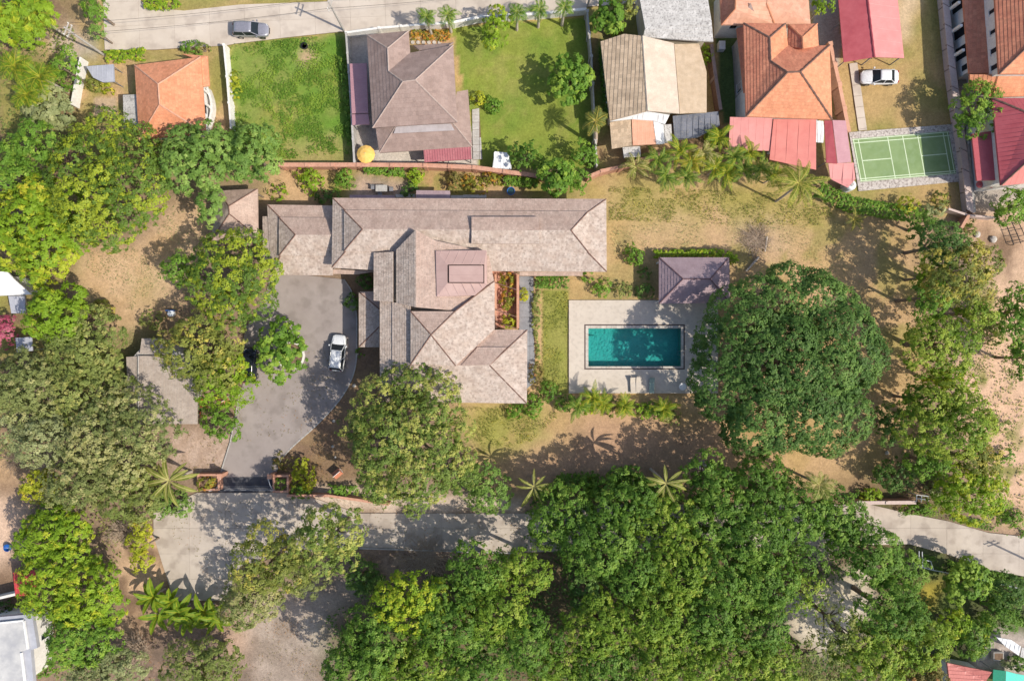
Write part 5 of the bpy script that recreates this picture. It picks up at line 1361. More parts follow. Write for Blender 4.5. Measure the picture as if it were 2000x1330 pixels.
W = 'wood'; WL='woodlime'
T = [
 # label, X, Y, r, h, palette, kwargs
 ('huge dark green dense tree shading the swimming pool',1550,711,176,12,'dark',dict(ry=173,rz=6.6,dens=7.0,n_per=16,crad=.36,leaf=.145,lobe=.36,nl=70,fill=1.25,accent=.2,rough=.07)),
 ('big yellow green tree covering the south west corner of the villa',798,862,134,12,'villa',dict(ry=144,rz=6.2,accent=.4,nl=44,fill=.5,lobe=.30,rough=.2)),
 ('darker rounded tree between the big villa tree and the lane',945,955,56,6,'bluegreen',dict(ry=58)),
 ('big lime and olive tree north of the sandy clearing',205,355,112,9.5,'mixlime',dict(ry=118,rz=5,nl=46,accent=.4)),
 ('feathery green tree touching the small orange house roof',395,305,84,8.5,'bluegreen',dict(ry=68,droop=1,asp=.34,leaf=.22)),
 ('feathery green tree at the west end of the terracotta wall',492,305,58,8,'bluegreen',dict(ry=56,droop=1,asp=.34,leaf=.22)),
 ('drooping feathery green branch tree beside the gazebo',408,395,28,7,'bluegreen',dict(ry=44,droop=1,asp=.34,leaf=.22)),
 ('yellow green tree at the left edge above the white sheet roof',72,455,92,8.5,'lime',dict(ry=98,accent=.4,rz=4.4,droop=1,asp=.36,leaf=.2)),
 ('bright yellow small tree in the gap left of the big lime tree',64,380,32,8,'yellow',dict(ry=34)),
 ('grass green tree at the far left below the first palms',25,340,48,7.5,'mid',dict(ry=50)),
 ('mid green tree in the upper left thicket',60,285,62,8,'mid',dict(ry=46,accent=.3)),
 ('pale silvery bush like tree beside the white yard wall',90,212,52,5.5,'pale',dict(ry=46,leaf=.2,rough=.25)),
 ('bright green tree in the top left corner',40,40,62,6.5,'lime',dict(ry=48,asp=.25,leaf=.3,droop=1)),
 ('slim green tree at the top edge beside the road corner',184,18,26,5,'mid',dict(ry=30)),
 ('small dark green tree at the road corner',192,64,15,3.5,'bluegreen',dict(ry=18)),
 ('green tree left of the white yard wall',125,135,30,5,'mid',dict(ry=42)),
 ('lime green tree beside the sandy clearing on the left edge',112,618,62,8,'lime',dict(ry=62,droop=1,asp=.36,leaf=.2)),
 ('dark olive tree south of the lime tree',165,680,72,8,'olive',dict(ry=76)),
 ('olive tree west of the grey service shed',170,760,80,8,'olive',dict(ry=68,accent=.2)),
 ('dry looking olive tree on the left edge',55,760,78,8,'greyolive',dict(ry=70,thin=.12,trunk='branch_dry')),
 ('pale olive thin crowned tree left of the shed',75,850,80,8,'pale',dict(ry=58,thin=.2,rough=.25)),
 ('wide olive tree spreading over the shed corner',235,850,102,9,'greyolive',dict(ry=84,accent=.35,rough=.25,trunk='branch_dry')),
 ('olive tree above the round leaved palm by the gate',165,945,84,8,'greyolive',dict(ry=52,accent=.3,rough=.25)),
 ('olive tree just west of the pale paved yard corner',255,960,62,7,'olive',dict(ry=58,rough=.2)),
 ('yellow leaved bush tree at the lower left track',75,945,42,5,'yellow',dict(ry=36)),
 ('bright lime and dark tree on the driveway edge west of the cars',455,540,88,9,'mixlime',dict(ry=92,accent=.4,nl=30)),
 ('light green tree left of the driveway tree over the clearing',355,530,38,7,'mid',dict(ry=36,droop=1)),
 ('olive yellow tree overhanging the service shed',396,682,84,8,'olivegold',dict(ry=74)),
 ('vivid green tree between the shed and the driveway',436,742,60,6,'lime',dict(ry=54)),
 ('low vivid green round bush beside the driveway bend',426,826,44,3,'mid',dict(ry=40)),
 ('green large leaved tree standing on the driveway island',550,684,52,5,'mid',dict(ry=58,leaf=.24,nl=24,dens=3.0,accent=.3,lobe=.28,asp=.42)),
 ('leafy tree over the lane between yard and verge',640,1058,72,12,'villa',dict(ry=66,accent=.25)),
 ('golden tinted tree beside the pale yard',525,1100,74,11.5,'olivegold',dict(ry=64)),
 ('olive crown filling the gap between the two lane side trees',600,1128,50,7,'greyolive',dict(ry=40)),
 ('dark low tree between the olive crown and the wood',705,1122,34,5,'dark',dict(ry=40)),
 ('olive tree south of the pale yard',484,1172,64,7,'greyolive',dict(ry=52,accent=.25)),
 ('bright lime tree at the lower left above the red canopy',105,1050,70,7.5,'lime',dict(ry=58,droop=1,asp=.34,leaf=.2)),
 ('large lime green tree in the lower left',140,1150,92,9,'lime',dict(ry=82,droop=1,asp=.34,leaf=.2,accent=.15)),
 ('green tree above the white flat roofed house',165,1245,72,8,'mid',dict(ry=58,droop=1,asp=.34,leaf=.2)),
 ('narrow yellow green tree beside the dry sticks',278,1068,22,4.5,'yellow',dict(ry=56)),
 ('pale olive tree at the bottom edge on the left',205,1310,86,7.5,'pale',dict(ry=48,rough=.25)),
 ('dark olive tree at the bottom edge beside the gravel',400,1300,84,8,'olive',dict(ry=50)),
 # right side
 ('tall dark crowned tree at the top of the sandy slope',1845,478,44,9.5,'dark',dict(ry=50)),
 ('yellow olive tree on the edge of the sandy slope',1880,530,78,10.5,'olivegold',dict(ry=62,accent=.45)),
 ('mid green lower crown beside the yellow olive slope tree',1822,580,42,8.5,'mid',dict(ry=44)),
 ('rounded lime and dark tree half way down the sandy slope',1842,672,74,9.5,'woodlime',dict(ry=62,accent=.35)),
 ('big spreading tree above the lane on the right',1845,820,96,11,'woodlime',dict(ry=82,accent=.4)),
 ('bright green tree beside the lane bend at the right',1895,962,74,7.5,'lime',dict(ry=52,accent=.3,nl=20)),
 ('dark shaded small tree near the bare patch at the right',1745,830,34,5,'dark',dict(ry=46)),
 ('dark low tree behind the pink brick wall',1745,930,44,4,'dark',dict(ry=36)),
 ('green tree cut by the right edge beside the slope',1992,610,42,6,'mid',dict(ry=64)),
 ('lower green tree cut by the right edge',2002,700,34,6,'mid',dict(ry=48)),
 ('dark leafy tree under the crimson roofed house',1988,402,46,5,'mid',dict(ry=40)),
 ('round glossy green tree between the pink wall and the tall townhouse',1912,216,44,6,'mid',dict(ry=48,accent=.3,nl=18,fill=1.0)),
 ('leafy tree hanging over the white metal frame below the lane',1890,1140,48,5.5,'mid',dict(ry=38,leaf=.22,accent=.4)),
 ('dark green tree at the lower right edge',1972,1155,42,5,'dark',dict(ry=36)),
 ('dark tree above the white crumpled awning',1955,1200,44,5,'wood',dict(ry=34)),
 ('small light green tree in the lower right hollow',1866,1222,32,4.5,'lime',dict(ry=40)),
 ('dark bush tree right of the small light green tree',1905,1250,40,4,'wood',dict(ry=46)),
 ('olive gold tree low on the left side of the slope belt',1815,540,32,6,'lime',dict(ry=40)),
 ('lime crown in the belt below the yellow olive slope tree',1905,612,40,7,'woodlime',dict(ry=34,accent=.4)),
 ('green crown between the two big slope trees',1862,745,50,7,'lime',dict(ry=36,accent=.4)),
 ('green crown on the garden side of the big lane tree',1792,780,34,6,'mid',dict(ry=34)),
 ('olive crown above the lane bend tree',1915,900,46,7,'olivegold',dict(ry=36,accent=.4)),
 ('green crown left of the lane bend tree',1820,905,50,6.5,'mid',dict(ry=36)),
 ('dark green crown under the court hedge corner',1808,440,34,5,'wood',dict(ry=24)),
 # top
 ('tall yellow green clipped tree on the north lawn',966,52,34,6,'lime',dict(ry=40,rz=4.2,dens=5,crad=.24,leaf=.13)),
 ('round dappled tree in the middle of the north lawn',1116,154,40,5,'mid',dict(ry=46,leaf=.24,dens=3,accent=.5,lobe=.28,nl=26)),
 ('leafy pale green tree between lawn and beige house at the top',1190,35,38,5.5,'mid',dict(ry=34,leaf=.24,accent=.5)),
 ('yellowish tree at the top edge beside the grey sheet roof',1218,14,26,5.5,'olivegold',dict(ry=28)),
 ('dark round bush tree at the foot of the north lawn',1028,304,32,4.5,'wood',dict(ry=32,dens=5,crad=.22)),
 ('light green tree over the end of the terracotta wall',1088,342,44,5.5,'mid',dict(ry=38,accent=.4,leaf=.22)),
 ('green shrub like tree next to the light green wall tree',1128,352,24,4,'mid',dict(ry=26)),
 ('green bushy tree beside the tall orange trunked palm',1143,300,28,4,'mid',dict(ry=26)),
 ('bright small tree at the top edge beside the carport',1610,8,17,5,'lime',dict(ry=18)),
]
wood = [
 (1100,1010,68,8,W,'leafy wood crown where the lane disappears into the trees'),
 (1175,1060,72,9,W,'rounded wood crown just right of the lane end'),
 (1230,985,66,8.5,W,'wood crown below the middle palm pair'),
 (1300,1015,62,9,WL,'light topped wood crown south of the poolside palms'),
 (1385,935,52,8,W,'north tip crown of the wood beside the bare earth'),
 (1400,1010,70,9.5,W,'tall wood crown under the north tip'),
 (1480,955,66,9,W,'wood crown jutting towards the huge dark tree'),
 (1480,1050,68,9.5,W,'tall wood crown in the upper middle of the wood'),
 (1560,1000,62,8.5,W,'wood crown behind the small yellow palm'),
 (1640,1015,60,8,W,'wood crown touching the pink brick wall'),
 (1560,1085,58,8.5,W,'thin wood crown beside the pale clearing gap'),
 (1690,1075,68,8.5,W,'wood crown reaching over the lane on the right'),
 (1750,1120,54,6.6,W,'eastern wood crown beside the white metal frame'),
 (1740,1200,66,8.5,W,'wood crown above the small dry corner lawn'),
 (1330,1110,70,9.5,WL,'central wood crown with yellowish top'),
 (1410,1125,66,9.5,W,'central wood crown right of the yellowish one'),
 (1240,1120,60,9,W,'shaded wood crown left of the centre of the wood'),
 (1490,1140,66,9,W,'wood crown left of the pale sandy clearing'),
 (1150,1150,46,6.5,'dark','low dark crown in the hollow of the wood'),
 (1020,1115,54,8,WL,'wood crown at the verge below the lane'),
 (935,1120,58,8,W,'wood crown beside the leaf litter below the lane'),
 (800,1175,68,8.5,'lime','lime topped tree at the north west of the wood'),
 (880,1215,76,9,W,'wide wood crown behind the lime topped tree'),
 (735,1250,66,8.5,W,'wood crown facing the gravel patch'),
 (700,1312,66,8.5,W,'lowest left wood crown by the gravel'),
 (815,1310,72,9,WL,'bottom edge wood crown second from the gravel'),
 (965,1200,66,9,WL,'light wood crown south of the verge'),
 (1030,1255,66,9,W,'wood crown at the lower middle left of the hollow'),
 (925,1305,66,9,W,'bottom edge wood crown left of the bright gap'),
 (1095,1310,56,8,WL,'bottom edge wood crown over the small bare gap'),
 (1170,1225,62,9,WL,'wood crown below the dark hollow'),
 (1190,1310,66,9,W,'bottom edge wood crown at middle'),
 (1280,1200,70,9.5,WL,'yellow green wood crown in the lower middle'),
 (1290,1295,68,9,WL,'bottom edge wood crown right of middle'),
 (1385,1205,66,9,W,'wood crown in the lower middle right'),
 (1395,1300,70,9,WL,'olive wood crown at the bottom edge'),
 (1480,1225,60,8.5,W,'wood crown south of the pale clearing'),
 (1500,1310,66,8.5,WL,'bottom edge wood crown below the pale clearing'),
 (1590,1300,62,8,'olive','thin olive crown at the bottom edge with pale ground showing through'),
 (1640,1225,56,8,'olive','thin olive crown just south of the pale clearing'),
 (1700,1285,68,8.5,WL,'wood crown left of the coral corner house'),
 (1790,1260,58,8,WL,'easternmost wood crown above the coral corner house'),
 (1800,1325,46,7,'autumn','reddish tinged crown beside the coral corner house'),
 (1565,1158,56,7.5,'woodlime','sparse crown over the pale clearing'),
]
for (lb,X,Y,r,hh,pl,kw) in T:
    tree(lb,X,Y,r,hh,pl,**kw)
for (X,Y,r,hh,pl,lb) in wood:
    kw = dict(ry=r*.93)
    if 'thin' in lb or 'sparse' in lb: kw.update(thin=.35, n_per=9)
    else: kw.update(thin=.03)
    tree(lb,X,Y,r*1.04,hh+(1.0 if Y < 1020 and X < 1500 else 2.2),pl,group='crowns of the wood south of the lane',rough=.16,accent=.22,lobe=.30,nl=int(r*.42),**kw)

S = [
 ('green shrub behind the garage against the terracotta wall',602,352,30,1.8,'lime',dict(ry=26)),
 ('green shrub right of the garage shrub by the wall',672,350,18,1.8,'mid',dict(ry=22)),
 ('dark shaded shrub beside the north eave of the garage',640,385,30,1.2,'dark',dict(ry=12)),
 ('low yellow green shrub by the gazebo',543,375,18,1.0,'lime',dict(ry=14,thin=.3)),
 ('green shrub beside the small north terrace',808,345,16,1.6,'lime',dict(ry=18)),
 ('dark shrub below the corner of the north terrace',800,372,16,1.0,'dark',dict(ry=12)),
 ('mixed orange green shrub north of the villa',925,360,26,1.6,'orangeflower',dict(ry=20)),
 ('dark red leaved shrub by the villa north wall',885,355,14,1.6,'autumn',dict(ry=22)),
 ('yellow green shrub under the terracotta wall end',965,350,22,1.4,'orangeflower',dict(ry=14)),
 ('bright yellow flowering shrub beside the brown house',932,194,14,1.8,'yellow',dict(ry=15)),
 ('round dark green bush on the north lawn',965,204,19,1.3,'mid',dict(ry=14)),
 ('orange flowered shrub behind the beige house corner',1207,62,13,1.5,'orangeflower',dict(ry=10)),
 ('two toned bush on the dry lawn west of the pavilion',1240,500,22,1.6,'mid',dict(ry=20)),
 ('round green bush north of the pool deck',1176,561,20,1.2,'mid',dict(ry=14)),
 ('small dull bush beside the round bush',1215,566,14,.9,'olive',dict(ry=14,thin=.3)),
 ('dark bush in the pavilion shade',1258,568,16,1.1,'dark',dict(ry=14)),
 ('tiny dark bush in the pavilion shadow',1258,532,9,.7,'dark',{}),
 ('small bush at the south east corner of the villa north wing',1145,541,12,.8,'mid',dict(ry=8)),
 ('small orange leaved plants in the left gate planter',405,942,15,1.5,'orangeflower',dict(ry=11)),
 ('dark green plants in the right gate planter',548,945,11,1.4,'mid',dict(ry=12)),
 ('bright yellow green conical shrub beside the gate',592,928,28,2.6,'yellow',dict(ry=30,rz=1.8)),
 ('green shrub right of the gate planter',588,960,20,1.5,'mid',dict(ry=16)),
 ('reddish shrub at the driveway bend near the gate',548,905,20,1.1,'autumn',dict(ry=18,thin=.2)),
 ('dark green shrub right of the villa south east corner',1075,768,24,1.6,'wood',dict(ry=22)),
 ('leafy shrub hugging the villa south east corner',1040,790,24,1.5,'mid',dict(ry=26)),
 ('green shrub below the villa corner roof',1012,802,20,1.2,'mid',dict(ry=14)),
 ('red flowering shrub beside the shed and driveway',388,792,13,1.6,'redflower',dict(ry=22,accent=.6)),
 ('magenta flowering tree cut by the left edge',4,650,27,4.5,'pinkflower',dict(ry=38,accent=.5)),
 ('flowering border shrub inside the terracotta courtyard top',992,548,15,1.5,'orangeflower',dict(ry=10)),
 ('red orange courtyard shrub in the middle of the terrace',990,585,13,1.3,'orangeflower',dict(ry=22,accent=.5)),
 ('yellow courtyard shrub at the south end of the terrace',992,628,14,1.4,'yellow',dict(ry=14)),
 ('small lime ball shrub on the slate path',1022,576,8,1.2,'yellow',{}),
 ('brown leaved shrub along the slate path',1046,725,8,.8,'autumn',dict(ry=22)),
 ('green shrub tuft under the small porch of the villa',690,590,11,1.2,'dark',dict(ry=16)),
 ('dark plants in the shaded nook behind the garage drive',715,550,18,1.2,'dark',dict(ry=11)),
 ('tuft of green by the west porch roof',702,690,7,.6,'mid',{}),
 ('shrub in front of the small orange house gate',370,93,20,1.2,'mid',dict(ry=10,thin=.2)),
 ('green shrub by the house corner post at the road',398,97,16,1.2,'olive',dict(ry=9,thin=.3)),
 ('yellow green bush in the small orange house yard',183,166,16,1.4,'olivegold',dict(ry=15)),
 ('small yellow flowering bush in the west yard',212,172,12,.9,'yellow',dict(ry=12,thin=.3)),
 ('lime weeds along the white wall of the overgrown lot',458,165,11,.8,'yellow',dict(ry=24,thin=.2)),
 ('green tree like weed at the bottom left of the lot',470,265,26,2.2,'mid',dict(ry=22)),
 ('green bush at the narrow gap east of the beige house',1382,105,9,2.0,'lime',dict(ry=22)),
 ('green bush near the back porch palms',1395,262,20,2.5,'lime',dict(ry=16)),
 ('shrub on the dry lawn by the pool palms',1310,812,24,1.5,'olive',dict(ry=16,thin=.2)),
 ('lime shrub filling the pool palm row on the left',1150,796,22,1.3,'lime',dict(ry=15)),
 ('olive gold shrub between the middle pool palms',1201,798,20,1.2,'olivegold',dict(ry=14)),
 ('green shrub under the eastern pool palm',1278,802,22,1.3,'mid',dict(ry=15)),
 ('dark shrub at the villa end of the pool palm row',1104,786,18,1.3,'wood',dict(ry=16)),
 ('low lime plant among the pool palms',1252,802,18,.8,'lime',dict(ry=10)),
 ('faded shrub beside the short path of dry lawn',1840,390,12,.9,'olivegold',dict(ry=14,thin=.4)),
 ('yellow young tree above the hedge below the court',1772,400,20,2.6,'yellow',dict(ry=22,thin=.35)),
 ('pale flowering creeper right of the young tree',1820,412,34,1.8,'pale',dict(ry=12)),
 ('thin green scrub at the top of the sandy slope',1895,450,16,1.6,'olive',dict(ry=18,thin=.3)),
 ('olive scrub patch on the sandy slope',1945,640,30,1.6,'olive',dict(ry=36,thin=.3)),
 ('olive scrub near the middle of the sandy slope',1945,830,24,1.1,'olive',dict(ry=12,thin=.3)),
 ('dark green scrub above the lane on the right',1965,890,22,1.2,'mid',dict(ry=14,thin=.3)),
 ('green verge bush along the lane at the right edge',1975,1010,34,1.5,'mid',dict(ry=18)),
 ('light leafy bush in front of the pink brick wall',1700,966,26,1.3,'lime',dict(ry=12)),
 ('pale flowering bush right of the white railing',1830,958,18,1.3,'pale',dict(ry=14)),
 ('verge weeds below the pink brick wall',1790,993,38,.9,'mid',dict(ry=9)),
 ('green bush beside the pale lane verge',738,950,34,1.4,'mid',dict(ry=18)),
 ('green bush along the low gate wall',668,958,30,1.3,'mid',dict(ry=13)),
 ('rounded light green bush at the bottom right corner garden',1968,1293,10,1.0,'pale',dict(ry=11)),
 ('dark leafy bush among the bottom right paving',1990,1296,16,1.0,'wood',dict(ry=14)),
 ('feathery silver green bush below the star palm',330,985,50,2.4,'bluegreen',dict(ry=26)),
 ('green dark bush below the white flat roofed house eaves',85,1300,24,2.0,'mid',dict(ry=24)),
 ('dark green bush at the left edge above the flat roof',6,1190,16,1.5,'dark',dict(ry=14)),
 ('dark bush under the wood edge near the verge',720,1140,40,2.2,'dark',dict(ry=34)),
 ('shaded green bush between the lane palms',1130,940,52,2.0,'wood',dict(ry=18)),
 ('shaded bush row left of the eastern palm pair',1220,930,40,2.0,'wood',dict(ry=20)),
 ('round dark bush beside the middle star palm',1105,948,18,1.8,'bluegreen',{}),
 ('brown dry bush on the clearing above the shed',300,625,24,1.8,'olive',dict(ry=22,thin=.4)),
 ('olive bush beside the clearing south edge',200,600,20,2.0,'olivegold',dict(ry=18)),
 ('rusty shrub under the wood palms beside the yard',405,1198,22,1.2,'orangeflower',dict(ry=16,thin=.2)),
]
for (lb,X,Y,r,hh,pl,kw) in S: shrub(lb,X,Y,r,hh,pl,**kw)

def hedge(label, pts, w, h, pal, **kw):
    """clipped hedge along a line of photo points"""
    tree_count[0] += 1; r = np.random.RandomState(tree_count[0]*7)
    q = [P(X,Y,h*.8) for X,Y in pts]
    e = empty('hedge', Vector((q[0].x,q[0].y,0)), label, 'hedge')
    C=[]; D=[]
    for a,b_ in zip(q[:-1],q[1:]):
        L=(b_-a).length; n=int(L*(w+2*h)*11)
        t=r.rand(n,1); s=r.uniform(-1,1,n); d=(b_-a).normalized(); nn=np.array([-d.y,d.x,0])
        base=np.array(a)*(1-t)+np.array(b_)*t
        side=np.clip(s*1.5,-1,1); zz=np.where(np.abs(s)>.66,h*r.uniform(.25,1,n),h)*1.0
        p=base+nn[None]*(side*w/2)[:,None]; p[:,2]=zz*r.uniform(.86,1.05,n)
        dv=nn[None]*side[:,None]*.6+np.array([0,0,1.0]); C.append(p); D.append(unit(dv+r.normal(size=(n,3))*.3))
    C=np.concatenate(C); D=np.concatenate(D)
    V,Q,Cc=leaves(r,C,D,8,.18,.13,.5,pal,r.rand(len(C)),kw.get('accent',.15))
    V=V-np.array([q[0].x,q[0].y,0]); V[:,2]=np.maximum(V[:,2],.02)
    link(bpy.data.objects.new('foliage', np_mesh('foliage',V,Q,Cc,M['leaf'])), e)
    mb=MB()
    for a,b_ in zip(q[:-1],q[1:]):
        n=max(1,int((b_-a).length/.8))
        for i in range(n):
            p=a.lerp(b_,(i+.5)/n)-Vector((q[0].x,q[0].y,0)); mb.tube([(p.x,p.y,-.1),(p.x+.05,p.y,h*.8)],[.03,.015],5)
    mb.build('stems', M['trunk'], e, local=True)
hedge('low clipped lime hedge along the top road beside the small orange house',[(206,111),(283,105)],1.1,1.1,'lime')
hedge('dark green clipped hedge on the terracotta wall above the terrace',[(712,328),(790,333)],1.0,1.6,'mid')
hedge('green creeper hedge along the terracotta wall east part',[(985,352),(1050,358)],.8,1.4,'mid')
hedge('long green hedge from the coconut palm to the court corner',[(1600,368),(1660,398),(1740,412),(1800,420)],1.5,1.5,'mid')
hedge('thin hedge strip on the north side of the pool pavilion',[(1278,496),(1400,494),(1432,500),(1436,515)],.7,1.0,'lime')
hedge('hedge planted under the villa north wing eaves',[(1046,550),(1112,551)],1.3,.8,'wood')
hedge('narrow planting strip along the slate path',[(1047,568),(1047,640)],.75,.5,'olive')
hedge('small ground hedge row below the villa terrace',[(1046,640),(1052,700)],.3,.3,'olive')
hedge('bright clipped hedge curve in the lower right garden',[(1925,1195),(1928,1225),(1920,1260),(1895,1284)],.7,1.6,'lime')
hedge('dark hedge ribbon below the lane at the lower right',[(1945,1165),(1960,1200),(1990,1215),(2030,1215)],.8,1.6,'mid')
hedge('green hedge at the top edge beside the road junction',[(282,2),(330,4),(345,-4)],1.6,1.0,'lime')
hedge('row of young plants along the thin grey wall of the north lawn',[(1178,90),(1186,200),(1190,230)],.8,1.2,'wood')
hedge('weed hedge inside the grey wall of the overgrown lot',[(668,110),(680,200),(686,285)],.7,.7,'wood')

# ---------------------------------------------------------------- palms
def frond_mesh(name, L, w, droop, pal, seed, pairs=22, broad=False, fold=.35):
    r = np.random.RandomState(seed); V=[];Q=[];C=[]
    c1,c2,c3=[np.array(x) for x in PAL[pal]]
    def sp(t):
        x=L*(t*(1-.18*droop*t)); z=L*(.34*t-(.34+.42*droop)*t*t*1.0)
        return np.array([x,0,z])
    if not broad:
        for i in range(pairs):
            t=.10+.88*i/(pairs-1); p=sp(t); tn=sp(min(t+.02,1))-sp(t-.02); tn/=np.linalg.norm(tn)
            ll=w*math.sin(PI*min(1,(t*.86+.16)))**.6*(1.0 if t<.92 else .7)
            for s in (-1,1):
                d=np.array([tn[0]*.55,s*.95,tn[2]*.55-fold*.6-r.uniform(0,.25)]); d/=np.linalg.norm(d)
                a=p; e_=p+d*ll*r.uniform(.85,1.1); m_=p+d*ll*.5; wv=tn*(L/pairs*.42)
                b0=len(V); V+= [a-wv*.4,m_-wv,e_,m_+wv]; Q.append((b0,b0+1,b0+2,b0+3) if s<0 else (b0+3,b0+2,b0+1,b0))
                f=r.rand(); col=c1*(1-f)+c2*f
                if r.rand()<.22: col=c3
                C+=[col]*4
        # midrib as a thin strip
        n=7
        for i in range(n):
            p=sp(i/n); q=sp((i+1)/n); hw=.045*(1-i/n)+.012; up=np.array([0,0,.02]); y=np.array([0,1,0])
            b0=len(V); V+=[p-y*hw+up,q-y*hw*.8+up,q+y*hw*.8+up,p+y*hw+up]; Q.append((b0,b0+1,b0+2,b0+3)); C+=[c3*.9+np.array([.05,.04,.01])]*4
    else:
        n=8
        for i in range(n):
            p=sp(.12+.88*i/n); q=sp(.12+.88*(i+1)/n); f0=math.sin(PI*min(1,(i/n)*.9+.08))**.7; f1=math.sin(PI*min(1,((i+1)/n)*.9+.08))**.7
            if i==n-1: f1=.02
            for s in (-1,1):
                y=np.array([0,s,0])*w*.5; up=np.array([0,0,w*.12])
                b0=len(V); f=r.rand(); V+=[p,q,q+y*f1+up*f1,p+y*f0+up*f0]
                Q.append((b0,b0+1,b0+2,b0+3) if s>0 else (b0+3,b0+2,b0+1,b0)); col=c1*(1-f)+c2*f; C+=[col]*4
        for i in range(n):
            p=sp(i/n); q=sp((i+1)/n); hw=.05*(1-i/n)+.015; up=np.array([0,0,.03]); y=np.array([0,1,0])
            b0=len(V); V+=[p-y*hw+up,q-y*hw*.8+up,q+y*hw*.8+up,p+y*hw+up]; Q.append((b0,b0+1,b0+2,b0+3)); C+=[c3]*4
    return np_mesh(name, np.array(V), np.array(Q), np.array(C), M['leaf'])
FR = {}
def get_fronds(kind, pal):
    k=(kind,pal)
    if k not in FR:
        spec={'coco':(3.6,.55,.8,30,False,.35),'areca':(1.65,.36,1.1,15,False,.35),'royal':(1.7,.6,1.2,15,False,.4),'banana':(2.2,.62,.55,0,True,0),'star':(2.6,.42,.55,0,True,0),'date':(2.2,.7,.6,20,False,.3)}[kind]
        L,w,dr,pr,br,fo=spec
        FR[k]=[frond_mesh('frond' if not br else 'leaf', L*s, w*(.9+.1*i), dr*(.8+.25*i), pal, 31+i*7, pr, br, fo) for i,s in enumerate((1.0,.88,1.08))]
    return FR[k]
def palm(label, X, Y, h, kind='royal', pal='mid', n=13, size=1.0, name='palm_tree', cat='palm', lean=(0,0), group=None, el=(-.25,.65), trunk='trunk_pale', tr=.14, stems=1):
    tree_count[0]+=1; rr=random.Random(tree_count[0]*3+1)
    top=P(X,Y,h); base=Vector((top.x-lean[0],top.y-lean[1],0))
    e=empty(name, base, label, cat, group)
    fm=get_fronds(kind,pal); T_=top-base
    mb=MB(); k=7 if h > 1.5 else 3
    pts=[Vector((T_.x*(i/k)**1.5,T_.y*(i/k)**1.5,-.15+(h+.15)*i/k)) for i in range(k+1)]
    if h > .9:
        mb.tube(pts,[tr*(1.35-.5*i/k) for i in range(k+1)],8)
        mb.build('trunk', M[trunk], e, local=True)
    else:
        mb.tube([(0,0,-.1),(0,0,h+.1)],[.09,.05],6); mb.build('stem', M['trunk'], e, local=True)
    ga=2.399963
    for i in range(n):
        t=i/max(1,n-1); m=fm[rr.randrange(3)]
        nm='leaf' if kind in ('banana','star') else 'frond'
        o=bpy.data.objects.new(nm,m); link(o,e)
        o.location=(T_.x+rr.uniform(-.08,.08)*stems,T_.y+rr.uniform(-.08,.08)*stems,h)
        o.rotation_euler=(rr.uniform(-.25,.25),-(el[0]+(el[1]-el[0])*t),i*ga+rr.uniform(-.3,.3))
        s=size*rr.uniform(.82,1.12); o.scale=(s,s,s)
    return e
palm('tall coconut palm with wide yellow green fronds right of the villa garden',1560,358,8.0,'coco','coco',22,1.0,lean=(-.5,.4),el=(-.45,.5),tr=.12)
for i,(X,Y) in enumerate(((833,32),(874,28),(1010,24),(1054,18),(1103,14))):
    palm(['slim street palm above the flower bed','slim street palm right of the flower bed palm','street palm right of the clipped tree','street palm in the middle of the lawn wall','street palm nearest the thin grey wall'][i],X,Y,4.6,'royal','mid',11,.95,group='street palms along the white wall')
palm('tall palm with an orange brown trunk behind the lawn corner',1163,236,5.5,'royal','olivegold',12,1.15,lean=(-.6,1.2),trunk='branch_dry',tr=.2)
AL=[(1240,325,'palmgold'),(1283,312,'mid'),(1328,296,'lime'),(1352,322,'yellow'),(1376,300,'palmgold'),(1398,328,'lime'),(1432,308,'mid'),(1462,300,'lime'),(1486,330,'mid'),(1512,345,'lime'),(1300,345,'mid'),(1420,340,'lime'),(1455,335,'mid'),(1405,268,'lime'),(1340,345,'mid')]
AN=['areca palm at the west end of the palm belt under the beige house','areca palm second along the belt','areca palm below the tan back porch','yellow areca palm in front of the blue grey shed','areca palm touching the blue grey shed roof','areca palm with long pale stems in mid belt','areca palm by the pink canopy corner','areca palm right under the pink canopy','areca palm under the coral canopy','areca palm at the east end beside the coconut palm','low areca palm on the garden side of the belt','low areca palm above the long palm shadow','low areca palm left of the coral canopy corner','areca palm standing high beside the shed','low dark areca palm behind the bush']
for (X,Y,pl),lb in zip(AL,AN):
    palm(lb,X,Y,3.4,'areca',pl,14,1.3,group='areca palms along the north garden edge',el=(-.2,1.1),tr=.07,stems=4)
for (X,Y,pl,lb) in ((1128,795,'mid','green areca palm at the south west corner of the pool deck'),(1180,790,'lime','yellowish areca palm below the pool deck left of centre'),(1220,792,'lime','areca palm below the pool deck in the middle'),(1297,795,'lime','large areca palm left of the huge dark tree'),(1160,778,'lime','small areca palm leaning over the deck edge')):
    palm(lb,X,Y,2.2,'areca',pl,17,1.2,group='areca palms along the pool deck',el=(-.2,1.1),tr=.07,stems=4)
palm('star shaped banana like palm west of the gate planter',330,938,5.5,'star','palmgold',11,1.25,'banana_plant','banana plant',el=(-.05,.35))
palm('star shaped palm above the lane in the middle of the photo',1043,950,6.0,'star','palmgold',11,1.0,'banana_plant','banana plant',el=(-.05,.35))
palm('star shaped palm at the wood edge south of the poolside earth',1300,943,8.2,'star','palmgold',11,1.05,'banana_plant','banana plant',el=(-.05,.35))
palm('yellow palm poking out of the wood near the huge dark tree',1600,945,10.0,'date','palmgold',11,.9,el=(-.1,.8))
